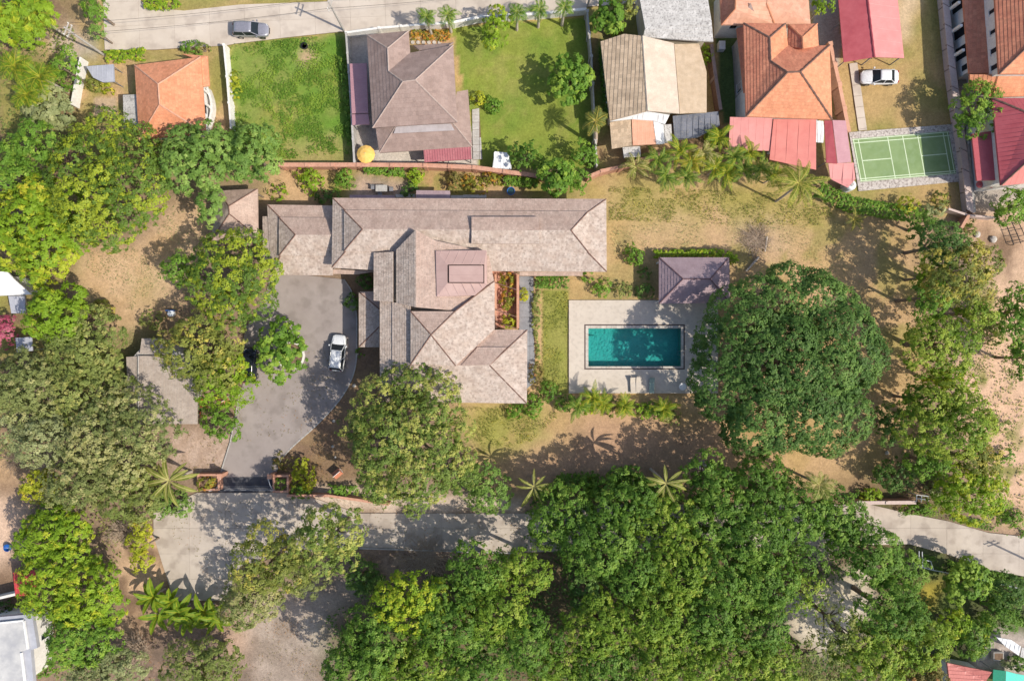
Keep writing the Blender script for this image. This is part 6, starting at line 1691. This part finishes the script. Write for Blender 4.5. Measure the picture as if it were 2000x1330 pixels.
for X,Y,lb in ((335,1175,'banana plant in the middle of the clump by the pale yard'),(312,1200,'banana plant at the left of the clump'),(372,1205,'banana plant at the lower right of the clump'),(400,1195,'banana plant beside the rusty shrub'),(350,1195,'banana plant at the front of the clump'),(425,1205,'banana plant at the right end of the clump'),(300,1165,'banana plant nearest the sandy track')):
    palm(lb,X,Y,2.6,'banana','lime',10,1.15,'banana_plant','banana plant',group='banana plants by the pale yard',el=(.0,.9),tr=.1)
for X,Y,lb in ((78,150,'palm with splayed fronds left of the white yard wall'),(30,130,'palm beside the splayed palm at the left edge'),(20,40,'palm cut by the left edge at the top'),(70,30,'palm in the top left thicket'),(55,185,'low palm in the dark gap of the thicket')):
    palm(lb,X,Y,5.0,'date','lime',16,1.1,el=(-.3,.9))
palm('small date palm in the narrow yard right of the court hedge',1668,430,2.0,'areca','olivegold',9,1.0,el=(.0,.6))

# ---------------------------------------------------------------- bare dry shrubs and twigs
def twigs(label, X, Y, r, h, n, mat='branch_dry', name='bare_shrub', cat='dry shrub'):
    tree_count[0]+=1; rr=random.Random(tree_count[0]); c=P(X,Y,h*.5); R=r/PXM
    e=empty(name, Vector((c.x,c.y,0)), label, cat); mb=MB()
    for i in range(n):
        a=rr.uniform(0,2*PI); q=rr.random()**.5*R; z=rr.uniform(.15,1)*h; st=Vector((rr.uniform(-.3,.3)*R,rr.uniform(-.3,.3)*R,0))
        en=Vector((math.cos(a)*q,math.sin(a)*q,z)); md=st.lerp(en,.5)+Vector((rr.uniform(-.3,.3),rr.uniform(-.3,.3),.3*h*.5))
        mb.tube([st,md,en],[.035,.022,.008],4,cap=False)
        for _ in range(2):
            b_=md.lerp(en,rr.random()); mb.tube([b_,b_+Vector((rr.uniform(-.6,.6),rr.uniform(-.6,.6),rr.uniform(.05,.4)))],[.015,.006],3,cap=False)
    mb.build('twigs', M[mat], e, local=True)
twigs('dry bare branches beside the lime tree and pale yard',240,1040,34,2.2,160)
twigs('dry bare bush at the bottom left above the pale olive tree',262,1268,40,2.0,150)
twigs('brush pile on the dry lawn north of the huge dark tree',1475,470,40,.35,200,'branch_dry','brush_pile','brush pile')
twigs('grey bare bush at the lower left track',28,900,30,1.6,140,'trunk')
twigs('dry twigs littering the verge below the lane',830,1092,60,.3,240,'branch_dry','brush_pile','brush pile')

# ---------------------------------------------------------------- ground cover that nobody could count
def scatter(name, poly_list, n, pal, leaf, seed, hmax=.25, accent=.1, asp=.4, avoid=()):
    r=np.random.RandomState(seed); PX=[];PY=[]
    areas=[area2(g2(p)) for p in poly_list]; tot=sum(areas)
    for poly,a in zip(poly_list,areas):
        g=np.array(g2(poly)); m=int(n*a/tot*2.5); x=r.uniform(g[:,0].min(),g[:,0].max(),m*2); y=r.uniform(g[:,1].min(),g[:,1].max(),m*2)
        k=inpoly(x,y,g2(poly)); dn=fbm(x,y,1.6,seed+3,4); k&=(dn+r.uniform(-.12,.12,len(dn)))>.47
        for q in avoid: k&=~inpoly(x,y,g2(q))
        idx=np.where(k)[0][:int(n*a/tot)]; PX.append(x[idx]);PY.append(y[idx])
    x=np.concatenate(PX);y=np.concatenate(PY); C=np.stack([x,y,r.uniform(.0,hmax,len(x))],1)
    D=unit(np.stack([r.normal(size=len(x))*.4,r.normal(size=len(x))*.4,np.ones(len(x))],1))
    V,Q,Cc=leaves(r,C,D,3,.10,leaf,asp,pal,fbm(x,y,2.0,seed+9,3),accent,flat=.1)
    V[:,2]=np.maximum(V[:,2],.0)
    o=link(bpy.data.objects.new(name,np_mesh(name,V,Q,Cc,M['leaf']))); return o
LOT=[(450,88),(670,68),(688,300),(560,312),(500,300),(455,262)]
tag(scatter('lot_weeds',[LOT],9000,'mid',.085,3,.22,.35),'tall green weeds and grass filling the overgrown lot','weeds',kind='stuff')
tag(scatter('garden_grass',[[(1190,365),(1600,380),(1640,440),(1430,440),(1190,430)],[(900,795),(1105,800),(1040,860),(930,890)],[(1060,570),(1110,570),(1110,765),(1060,765)]],5200,'olivegold',.07,8,.08,.2),'short dry grass tufts over the garden lawns','grass',kind='stuff')
tag(scatter('woodland_undergrowth',[[(640,1200),(800,1120),(1030,1110),(1020,1000),(1300,960),(1640,1000),(1760,1100),(1830,1200),(1840,1330),(640,1330)],[(1030,950),(1340,930),(1360,960),(1030,985)]],9000,'dark',.17,12,.9,.2,avoid=[[(1540,1160),(1640,1130),(1690,1100),(1720,1140),(1690,1230),(1600,1280),(1530,1230)]]),'dark undergrowth beneath the wood','undergrowth',kind='stuff')
tag(scatter('thicket_undergrowth',[[(0,0),(150,60),(145,230),(0,330)],[(0,660),(250,640),(250,900),(0,900)],[(60,930),(330,930),(260,1040),(120,1330),(60,1200)],[(1790,450),(1900,470),(1850,740),(1960,900),(1900,1000),(1740,960),(1790,700)]],7000,'olive',.15,15,.7,.2),'mixed undergrowth between the trees at both sides','undergrowth',kind='stuff')
tag(scatter('slope_weeds',[[(1880,560),(2000,560),(2000,1000),(1920,960),(1900,700)]],900,'olive',.13,19,.2,.2),'scattered olive weeds on the sandy slope','weeds',kind='stuff')
tag(scatter('lane_verge_weeds',[[(1790,985),(2000,1035),(2000,1052),(1930,1036),(1850,1013),(1790,1002)],[(1800,1080),(2000,1128),(2000,1180),(1830,1120)]],2200,'mid',.12,21,.4,.2),'green weeds along both edges of the lane at the right','weeds',kind='stuff')
tag(scatter('fallen_leaves',[[(560,900),(700,800),(745,690),(745,850),(690,960)],[(330,850),(450,850),(430,920),(330,925)],[(710,1072),(1020,1080),(1000,1110),(740,1110)],[(250,1230),(640,1200),(620,1330),(260,1330)],[(1560,620),(1780,500),(1790,760),(1700,900)],[(300,1000),(600,965),(1020,1000),(1020,1075),(440,1170)],[(470,640),(690,700),(610,840),(450,870)]],4600,'autumn',.06,23,.09,.5),'brown fallen leaves scattered under the trees','fallen leaves',kind='stuff')
tag(scatter('creeping_plants',[[(1040,950),(1160,925),(1240,925),(1280,940),(1270,965),(1040,975)]],2000,'mid',.14,25,1.0,.2),'dark leafy ground planting above the lane between the star palms','ground cover',kind='stuff')

tag(scatter('clearing_grass',[[(150,490),(290,480),(340,400),(400,430),(410,470),(320,560),(420,630),(330,650),(240,700),(215,600)],[(1190,440),(1560,430),(1640,500),(1700,560),(1600,520),(1430,490),(1200,500)]],2600,'pale',.06,29,.06,.3),'thin dry straw grass on the bare clearings','dry grass',kind='stuff')
# ================================================================ CARS
def car(label, X, Y, heading, L=4.5, W=1.8, kind='suv', paint='car_white', name='parked_car', hgt=1.6):
    """heading: radians, direction the bonnet points. Built along +x then turned."""
    c=P(X,Y,.7); e=empty(name, Vector((c.x,c.y,.0)), label, 'car', rz=heading)
    z0=.06
    hw=W/2
    # lower body: cross sections along the length
    if kind=='suv':
        S_=[(-L/2,.80,.42,.74),(-L/2+.10,.92,.30,.93),(-L/2+.55,.985,.24,1.0),(-.3,1.0,.22,1.0),(L*.20,1.0,.22,1.0),(L/2-.55,.96,.24,.93),(L/2-.18,.84,.28,.80),(L/2,.62,.40,.62)]
        cab=dict(r0=-L/2+.12,r1=-L/2+.45,f1=L*.07,f0=L*.235,zr=hgt,zb=.97,wr=.74)
    else:
        S_=[(-L/2,.76,.42,.70),(-L/2+.12,.90,.30,.86),(-L/2+.6,.98,.24,.92),(-.3,1.0,.22,.94),(L*.18,1.0,.22,.93),(L/2-.6,.95,.24,.82),(L/2-.2,.84,.28,.70),(L/2,.62,.40,.55)]
        cab=dict(r0=-L/2+.62,r1=-L/2+1.25,f1=L*.05,f0=L*.215,zr=hgt,zb=.91,wr=.70)
    prof=[(.86,0),(1.0,.25),(1.0,.62),(.955,.90),(.80,1.0),(.40,1.03),(0,1.04)]
    V=[];F=[]
    for (x,wf,zb,zt) in S_:
        ring=[]
        for (a,t) in prof: ring.append((x,hw*wf*a,z0+zb+(zt-zb)*t))
        for (a,t) in reversed(prof[:-1]): ring.append((x,-hw*wf*a,z0+zb+(zt-zb)*t))
        V+=ring
    n=len(prof)*2-1
    for i in range(len(S_)-1):
        for k in range(n-1): F.append((i*n+k,(i+1)*n+k,(i+1)*n+k+1,i*n+k+1))
        F.append((i*n+n-1,(i+1)*n+n-1,(i+1)*n,i*n))
    F.append(tuple(range(n))); F.append(tuple((len(S_)-1)*n+k for k in range(n-1,-1,-1)))
    b=mesh_obj('body',V,F,M[paint],e,smooth=True)
    mod=b.modifiers.new('soft','SUBSURF'); mod.levels=1; mod.render_levels=1
    # cabin: glass volume, then roof skin and pillars over it
    zb=z0+cab['zb']; zr=z0+cab['zr']; wb=hw*.93; wr=hw*cab['wr']
    r0,r1,f1,f0=cab['r0'],cab['r1'],cab['f1'],cab['f0']
    def quad(name,pts,mat,th=.02):
        pts=[Vector(p) for p in pts]; nn=(pts[1]-pts[0]).cross(pts[2]-pts[0]).normalized()
        mid=sum(pts,Vector())/4
        if nn.dot(mid-Vector(((r0+f0)/2,0,zb)))<0: pts.reverse(); nn=-nn
        lo=[p-nn*th for p in pts]; v=pts+lo
        return mesh_obj(name,v,[(0,1,2,3),(7,6,5,4)]+[(i,i+4,(i+1)%4+4,(i+1)%4) for i in range(4)],M[mat],e)
    ins=.05
    gl='glass_dark' 
    quad('windscreen',[(f0,-wb+ins,zb),(f0,wb-ins,zb),(f1,wr-.02,zr-.04),(f1,-wr+.02,zr-.04)],gl)
    quad('rear_window',[(r0,-wb+ins,zb),(r1,-wr+.02,zr-.04),(r1,wr-.02,zr-.04),(r0,wb-ins,zb)],gl)
    for s in (-1,1):
        quad('side_window',[(r0+.12,s*wb,zb),(f0-.15,s*wb,zb),(f1-.05,s*(wr+.03),zr-.07),(r1+.05,s*(wr+.03),zr-.07)],gl)
        for (a,b_) in (((f0,s*(wb-.02),zb),(f1,s*wr,zr-.03)),((r0,s*(wb-.02),zb),(r1,s*wr,zr-.03)),(((f0+r0)/2,s*(wb+.005),zb),((f1+r1)/2,s*(wr+.02),zr-.05))):
            mb=MB(); mb.tube([a,b_],[.045,.04],6); mb.build('pillar',M[paint],e,local=True)
        # roof edge rail
    # roof panel, gently crowned
    nxr,nyr=7,7; V=[];F=[]
    for i in range(nxr):
        u=i/(nxr-1); x=r1-.03+(f1-r1+.06)*u
        for j in range(nyr):
            v=j/(nyr-1)*2-1; cr=(1-abs(v)**3)*.045+(1-abs(2*u-1)**3)*.03
            V.append((x,v*(wr+.03)*(1-.04*abs(2*u-1)**2),zr-.045+cr))
    for i in range(nxr-1):
        for j in range(nyr-1): F.append((i*nyr+j,(i+1)*nyr+j,(i+1)*nyr+j+1,i*nyr+j+1))
    ro=mesh_obj('roof',V,F,M[paint],e,smooth=True)
    so=ro.modifiers.new('thick','SOLIDIFY'); so.thickness=.04; so.offset=-1
    for s in (-1,1):
        if kind=='suv':
            mb=MB(); mb.tube([(r1+.1,s*(wr-.06),zr+.03),(0,s*(wr-.06),zr+.06),(f1-.15,s*(wr-.06),zr+.03)],[.022]*3,6); mb.build('roof_rail',M['chrome'],e,local=True)
        mb=MB(); mb.box(f0-.28,s*(hw+.02) if s>0 else -hw-.20,zb-.05,f0-.12,s*(hw+.20) if s>0 else -hw-.02,zb+.10); mb.build('mirror',M[paint],e,local=True)
        for x in (-L*.295,L*.31):
            mb=MB(); mb.tube([(x,s*(hw-.20),z0+.32),(x,s*(hw+.005),z0+.32)],[.33,.33],18); w=mb.build('wheel',M['rubber'],e,local=True)
            mb=MB(); mb.tube([(x,s*(hw-.1),z0+.32),(x,s*(hw+.015),z0+.32)],[.20,.19],12); mb.build('rim',M['chrome'],w,local=True)
        mb=MB(); mb.prism([(L/2-.34,s*hw*.55),(L/2-.12,s*hw*.52),(L/2-.26,s*hw*.80),(L/2-.50,s*hw*.84)],z0+.52,z0+(.80 if kind=='suv' else .71)); mb.build('headlight',M['lamp_glass'],e,local=True)
        mb=MB(); mb.prism([(-L/2+.03,s*hw*.55),(-L/2+.20,s*hw*.55),(-L/2+.22,s*hw*.86),(-L/2+.08,s*hw*.80)],z0+.62,z0+(.92 if kind=='suv' else .84)); mb.build('tail_light',M['lamp_red'],e,local=True)
    # bonnet seam and grille
    mb=MB(); mb.box(L/2-.03,-hw*.40,z0+.34,L/2+.012,hw*.40,z0+.52); mb.build('grille',M['plastic_black'],e,local=True)
    mb=MB()
    for s in (-1,1): mb.tube([(f0+.02,s*hw*.80,zb+.045),(L/2-.62,s*hw*.66,zb-.035)],[.010,.010],4)
    mb.build('bonnet_seam',M['plastic_black'],e,local=True)
    mb=MB()
    for s in (.1,-.45): mb.tube([(f0-.02,s,zb+.03),(f0-.2,s+.42,zb+.15)],[.012,.010],4)
    mb.build('wiper',M['plastic_black'],e,local=True)
    return e
car('white estate car parked on the driveway beside the villa porch',660,689,math.radians(94.5)-math.radians(10),4.45,1.82,'suv','car_white')
car('white saloon car parked on the lawn in front of the crimson carport',1718,151,math.radians(180),4.6,1.78,'sedan','car_white',hgt=1.42)
car('silver grey hatchback on the top road',490,59,math.radians(-1),4.4,1.75,'suv','car_silver',name='moving_car',hgt=1.55)
car('dark navy car half hidden under the trees on the west edge of the driveway',488,714,math.radians(88),4.3,1.75,'suv','car_dark',hgt=1.55)

# ================================================================ SMALL THINGS
def thing(name,label,cat,X,Y,h=0,group=None,rz=0): return empty(name,P(X,Y,h)*1.0 - Vector((0,0,h)) ,label,cat,group,rz)
# parasol
e=thing('parasol','round yellow orange parasol beside the brown house corner','parasol',714,301,2.3)
V=[(0,0,2.65)];n=12
for k in range(n): a=2*PI*k/n; V.append((.62*math.cos(a),.62*math.sin(a),2.48))
for k in range(n): a=2*PI*k/n; V.append((1.08*math.cos(a),1.08*math.sin(a),2.2))
for k in range(n): a=2*PI*k/n; V.append((1.09*math.cos(a),1.09*math.sin(a),2.08))
F=[(0,1+k,1+(k+1)%n) for k in range(n)]+[(1+k,1+n+k,1+n+(k+1)%n,1+(k+1)%n) for k in range(n)]+[(1+n+k,1+2*n+k,1+2*n+(k+1)%n,1+n+(k+1)%n) for k in range(n)]
o=mesh_obj('canopy',V,F,M['umbrella'],e); so=o.modifiers.new('t','SOLIDIFY'); so.thickness=.02
mb=MB(); mb.tube([(0,0,0),(0,0,2.72)],[.03,.03],8); mb.build('pole',M['steel_white'],e,local=True)
mb=MB(); mb.lathe((0,0,0),[(.3,0),(.3,.08),(.1,.14)],12); mb.build('base',M['wall_grey'],e,local=True)
for k in range(0,n,2):
    a=2*PI*k/n; mb=MB(); mb.tube([(0,0,2.60),(1.04*math.cos(a),1.04*math.sin(a),2.18)],[.012,.010],4); mb.build('rib',M['steel_white'],e,local=True)
# water tank
e=thing('water_tank','round pale water tank beside the badminton court corner','water tank',1664,361,1.8)
mb=MB(); mb.lathe((0,0,.1),[(.62,0),(.62,.5),(.64,.52),(.62,.55),(.62,1.1),(.64,1.12),(.62,1.15),(.62,1.5),(.50,1.68),(.24,1.76)],20); mb.build('tank_body',M['tank'],e,smooth=False,local=True)
mb=MB(); mb.lathe((0,0,1.86),[(.22,0),(.22,.07),(.16,.10)],14); mb.build('lid',M['wall_grey'],e,local=True)
e=thing('water_tank','small square white tank in the shady alley between the houses','water tank',1411,88,1)
mb=MB(); mb.box(-.38,-.5,0,.38,.5,.95); mb.build('tank_body',M['tank'],e,local=True)
mb=MB(); mb.lathe((0,0,.95),[(.2,0),(.2,.06)],12); mb.build('lid',M['steel_white'],e,local=True)
# loungers by the pool
def lounger(label,X,Y,rz,mat):
    e=thing('sun_lounger',label,'sun lounger',X,Y,.4,'sun loungers by the pool',rz)
    z=.12
    mb=MB(); mb.box(-.95,-.32,z+.26,.35,.32,z+.30); mb.build('seat_frame',M['steel_white'],e,local=True)
    mb=MB(); mb.add([(.35,-.32,z+.28),(.95,-.32,z+.62),(.95,.32,z+.62),(.35,.32,z+.28),(.35,-.32,z+.24),(.95,-.32,z+.58),(.95,.32,z+.58),(.35,.32,z+.24)],[(0,1,2,3),(7,6,5,4),(0,4,5,1),(1,5,6,2),(2,6,7,3),(3,7,4,0)]); mb.build('backrest',M['steel_white'],e,local=True)
    mb=MB(); mb.box(-.93,-.30,z+.305,.33,.30,z+.37); mb.add([(.33,-.30,z+.37),(.93,-.30,z+.70),(.93,.30,z+.70),(.33,.30,z+.37),(.35,-.30,z+.30),(.95,-.30,z+.63),(.95,.30,z+.63),(.35,.30,z+.30)],[(0,1,2,3),(7,6,5,4),(0,4,5,1),(1,5,6,2),(2,6,7,3),(3,7,4,0)]); mb.build('cushion',M[mat],e,local=True)
    for x in (-.85,.3):
        for y in (-.27,.27):
            mb=MB(); mb.tube([(x,y,z),(x,y,z+.27)],[.03,.03],6); mb.build('leg',M['steel_white'],e,local=True)
lounger('teal lounger on the south side of the pool deck',1273,753,PI/2,'teal_fabric')
lounger('pale lounger left of the teal one on the pool deck',1247,751,PI/2,'deck')
lounger('pale lounger nearest the pool steps corner',1236,752,PI/2+.06,'deck')
e=thing('side_table','small round pale table under the tree edge on the pool deck','table',1333,755,.6)
mb=MB(); mb.lathe((0,0,.62),[(.45,0),(.45,.05)],18); mb.build('table_top',M['white_sheet'],e,local=True)
mb=MB(); mb.lathe((0,0,.12),[(.22,0),(.05,.06),(.04,.5)],10); mb.build('table_leg',M['steel_white'],e,local=True)
# pump hatch, ladder rails on pool edge
e=thing('pool_ladder','chrome pool ladder on the east end of the pool','ladder',1331,690,.3)
for y in (-.25,.25):
    mb=MB(); mb.tube([(.35,y,.12),(.30,y,.62),(.05,y,.72),(-.18,y,.5),(-.2,y,-1.2)],[.025]*5,6); mb.build('handrail',M['chrome'],e,local=True)
for z in (-.4,-.75,-1.1):
    mb=MB(); mb.box(-.24,-.25,z,-.14,.25,z+.03); mb.build('rung',M['chrome'],e,local=True)
# utility poles and wires
def pole(label,X,Y,h,arm=0.0):
    b=P(X,Y,0); e=empty('utility_pole',b,label,'utility pole'); mb=MB(); mb.tube([(0,0,-.2),(0,0,h)],[.15,.10],8); mb.build('pole_shaft',M['pole_concrete'],e,local=True)
    for dz in (.3,.9):
        mb=MB(); c,s=math.cos(arm),math.sin(arm); mb.obox((0,0),(c,s),None,.75,.05,h-dz-.08,h-dz); mb.build('crossarm',M['pole_concrete'],e,local=True)
        for t in (-.65,0,.65):
            mb=MB(); mb.lathe((t*c,t*s,h-dz),[(.05,0),(.05,.14),(.03,.18)],8); mb.build('insulator',M['wall_white'],e,local=True)
    return b+Vector((0,0,h-.3))
p1=pole('concrete utility pole beside the brown house wall',672,60,7.2,1.3)
p2=pole('concrete utility pole at the road corner beside the thicket',203,108,7.5,1.2)
p3=Vector((p1.x+36,p1.y+3.2,p1.z)); p0=Vector((p2.x-40,p2.y+6,p2.z))
p4=pole('concrete utility pole at the top of the thin grey wall',1148,12,7.2,1.4)
def wire(label,a,b_,sag=.6,r=.018):
    e=empty('overhead_wire',Vector((a.x,a.y,a.z)),label,'wire'); pts=[]
    for i in range(13):
        t=i/12; p=a.lerp(b_,t)-Vector(a); p.z-=sag*4*t*(1-t); pts.append(p)
    mb=MB(); mb.tube(pts,[r]*13,4); mb.build('cable',M['rubber'],e,local=True)
for i,off in enumerate((-.6,.6)):
    o_=Vector((.1*off,off,0))
    wire(['upper overhead wire along the top road, west span','lower overhead wire along the top road, west span'][i],p2+o_,p1+o_)
    wire(['upper overhead wire along the top road, east span','lower overhead wire along the top road, east span'][i],p1+o_,p4+o_)
p5=pole('utility pole at the lower right edge beside the lane',2020,1100,7.0,.3)
# little red spirit house, planters, buckets, stones, logs
def roofbox(name,label,cat,X,Y,w,d,h,wallm,roofm,rz=0):
    e=thing(name,label,cat,X,Y,h,None,rz)
    mb=MB(); mb.box(-w*.35,-d*.35,0,w*.35,d*.35,h*.65); mb.build('body',M[wallm],e,local=True)
    V=[(-w/2,-d/2,h*.62),(w/2,-d/2,h*.62),(w/2,d/2,h*.62),(-w/2,d/2,h*.62),(-w*.45,0,h),(w*.45,0,h)]
    mesh_obj('roof',V,[(0,1,5,4),(2,3,4,5),(1,2,5),(3,0,4),(3,2,1,0)],M[roofm],e)
    mb=MB(); mb.tube([(-w*.5,0,h+.02),(w*.5,0,h+.02)],[.04,.04],5); mb.build('ridge',M['wall_white'],e,local=True)
roofbox('spirit_house','small red and white spirit house east of the gate','spirit house',657,926,1.1,.9,1.3,'wall_white','tile_red',.7)
roofbox('spirit_house','small orange roofed shrine beside the driveway bushes','spirit house',434,784,1.2,1.2,1.6,'wall_white','tile_orange',.5)
roofbox('crate_box','small purple grey box roof at the edge of the bare earth','hutch',1368,912,1.5,1.2,1.0,'wall_grey','plum_roof',.3)
def lathe_thing(name,label,cat,X,Y,prof,mat,part,extra=None):
    e=thing(name,label,cat,X,Y,prof[-1][1]); mb=MB(); mb.lathe((0,0,0),prof,14); mb.build(part,M[mat],e,local=True)
    return e
e=lathe_thing('water_butt','blue plastic tub behind the villa north eave','tub',998,375,[(.36,0),(.48,.55),(.50,.58),(.44,.58),(.36,.12)],'blue_plastic','tub_body')
mb=MB(); mb.lathe((0,0,.40),[(.43,0),(.43,.02)],14); mb.build('water',M['glass_teal'],e,local=True)
e=lathe_thing('plastic_chair','blue and white plastic stool in the shade north of the shed','stool',333,612,[(.40,0),(.34,.45),(.40,.48)],'tank','seat'); mb=MB(); mb.box(-.5,.3,0,.5,.38,.8); mb.build('backrest',M['blue_plastic'],e,local=True)
e=lathe_thing('bucket','pale blue bucket on the dirt at the left edge',"bucket",18,1068,[(.36,0),(.46,.5),(.42,.52),(.36,.1)],'blue_plastic','bucket_body'); mb=MB(); mb.tube([(-.44,0,.5),(0,.1,.75),(.44,0,.5)],[.015]*3,5); mb.build('handle',M['steel_white'],e,local=True)
e=lathe_thing('well_ring','black ring at the bare patch in the overgrown lot','ring',595,91,[(.40,0),(.42,.28),(.34,.30),(.32,.05)],'plastic_black','ring_body'); mb=MB(); mb.lathe((0,0,.03),[(.30,0),(.30,.02)],14); mb.build('water',M['glass_dark'],e,local=True)
e=lathe_thing('planter_ring','white curved stone kerb around the driveway island','tree island',568,694,[(1.75,0),(1.75,.18),(1.5,.18),(1.5,.06)],'wall_white','kerb_ring'); mb=MB(); mb.lathe((0,0,0),[(1.48,0),(1.48,.10),(0.2,.12)],18); mb.build('soil',M['soil_bed'],e,local=True)
def log(label,a,b_,r,mat='trunk_pale'):
    pa,pb=P(*a,.15),P(*b_,.15); e=empty('fallen_log',Vector((pa.x,pa.y,0)),label,'log'); d=pb-pa
    mb=MB(); mb.tube([(0,0,.16),(d.x*.5,d.y*.5,.2),(d.x,d.y,.14)],[r,r*.9,r*.7],8); mb.build('log_body',M[mat],e,local=True)
    mb=MB(); mb.tube([(d.x*.4,d.y*.4,.2),(d.x*.4+.3,d.y*.4+.15,.45)],[r*.35,r*.2],6); mb.build('branch_stub',M[mat],e,local=True)
log('short pale log lying on the brush pile',(1498,462),(1494,492),.13)
log('pale plank like log lying by the huge dark tree',(1482,502),(1457,530),.15)
log('bare leaning trunk in the left thicket',(96,540),(78,568),.12)
# flower bed with stepping stones above brown house
e=thing('flower_bed','terracotta flower bed with a row of cream stepping stones','flower bed',842,72)
for i in range(6):
    mb=MB(); q=P(806+i*10.5,83.5,0)-Vector(e.location); mb.lathe((q.x,q.y,0),[(.24,0),(.22,.06)],8); mb.build('stepping_stone',M['stone'],e,local=True)
r_=np.random.RandomState(4); g=[(804,66),(876,60),(880,78),(806,82)]
xs=[];ys=[]
while len(xs)<110:
    X=r_.uniform(804,880);Y=r_.uniform(60,81); xs.append(X);ys.append(Y)
C_=np.array([list(P(X,Y,0)) for X,Y in zip(xs,ys)])-np.array(e.location); C_[:,2]=r_.uniform(.1,.35,len(C_))
V,Q,Cc=leaves(r_,C_,np.tile([0,0,1.],(len(C_),1)),7,.2,.12,.5,'orangeflower',r_.rand(len(C_)),.5)
link(bpy.data.objects.new('foliage',np_mesh('foliage',V,Q,Cc,M['leaf'])),e)
# garden table set on the north terrace
e=thing('garden_table','dark garden table on the small stone terrace behind the villa','table',745,368,.7)
mb=MB(); mb.box(-.7,-.4,.68,.7,.4,.73); mb.build('table_top',M['wall_grey'],e,local=True)
for x in (-.6,.6):
    for y in (-.32,.32):
        mb=MB(); mb.box(x-.03,y-.03,0,x+.03,y+.03,.68); mb.build('leg',M['steel_grey'],e,local=True)
for i,(X,Y) in enumerate(((728,366),(764,370),(742,380))):
    e=thing('garden_chair',['garden chair left of the terrace table','garden chair right of the terrace table','garden chair on the villa side of the terrace table'][i],'chair',X,Y,.5)
    mb=MB(); mb.box(-.24,-.24,.42,.24,.24,.47); mb.build('seat',M['steel_grey'],e,local=True)
    mb=MB(); mb.box(-.24,.2,.47,.24,.24,.9); mb.build('backrest',M['steel_grey'],e,local=True)
    for x in (-.2,.2):
        for y in (-.2,.2):
            mb=MB(); mb.box(x-.02,y-.02,0,x+.02,y+.02,.42); mb.build('leg',M['steel_grey'],e,local=True)
# small hut at the foot of the north lawn
s=house('garden_shed','small white sheet roofed shed at the foot of the north lawn','shed',982,312)
roof(s,dict(a=(966,296,2.1),b=(993,299,2.1),c=(999,331,1.8),d=(962,328,1.8)),[('a','b','c','d')],'white_sheet','rib.4',down={0:(0,-1)},drop=.08,name='roof_sheet')
walls(s,[(968,299),(991,301),(996,328),(965,326)],1.8,'wall_grey',.12)
# scattered garden stones
k=0
SL=['round pale stone beside the driveway curve','pale stone on the dark bed below the driveway','small stone near the villa porch','pale boulder on the shaded bare ground','stone by the white railing','white rock at the top of the sandy slope','white boulder right of the slope scrub','pale stone in the litter by the gate hedge','second pale stone in the litter by the gate hedge']
for (X,Y,rr_) in ((692,753,.22),(652,822,.2),(698,690,.18),(1732,884,.25),(1846,975,.22),(1908,458,.4),(1939,468,.45),(650,872,.2),(655,893,.16)):
    r_=random.Random(k); mb=MB(); mb.lathe((0,0,-.05),[(rr_*.8,0),(rr_,rr_*.35),(rr_*.8,rr_*.7),(rr_*.35,rr_*.9)],9)
    mb.v=[(x*r_.uniform(.85,1.15),y*r_.uniform(.85,1.15),z) for x,y,z in mb.v]
    o=mb.build('garden_stone',M['stone']); o.location=P(X,Y,0); tag(o,SL[k],'stone'); k+=1
# rough stone paving at the bottom right garden
e=thing('stone_planter','dark square planter box among pale paving at the bottom right','planter',1945,1278)
mb=MB(); mb.box(-.6,-.5,0,.6,.5,.5); mb.build('planter_box',M['wall_grey'],e,local=True)
mb=MB(); mb.box(-.5,-.4,.5,.5,.4,.53); mb.build('planter_soil',M['soil_bed'],e,local=True)
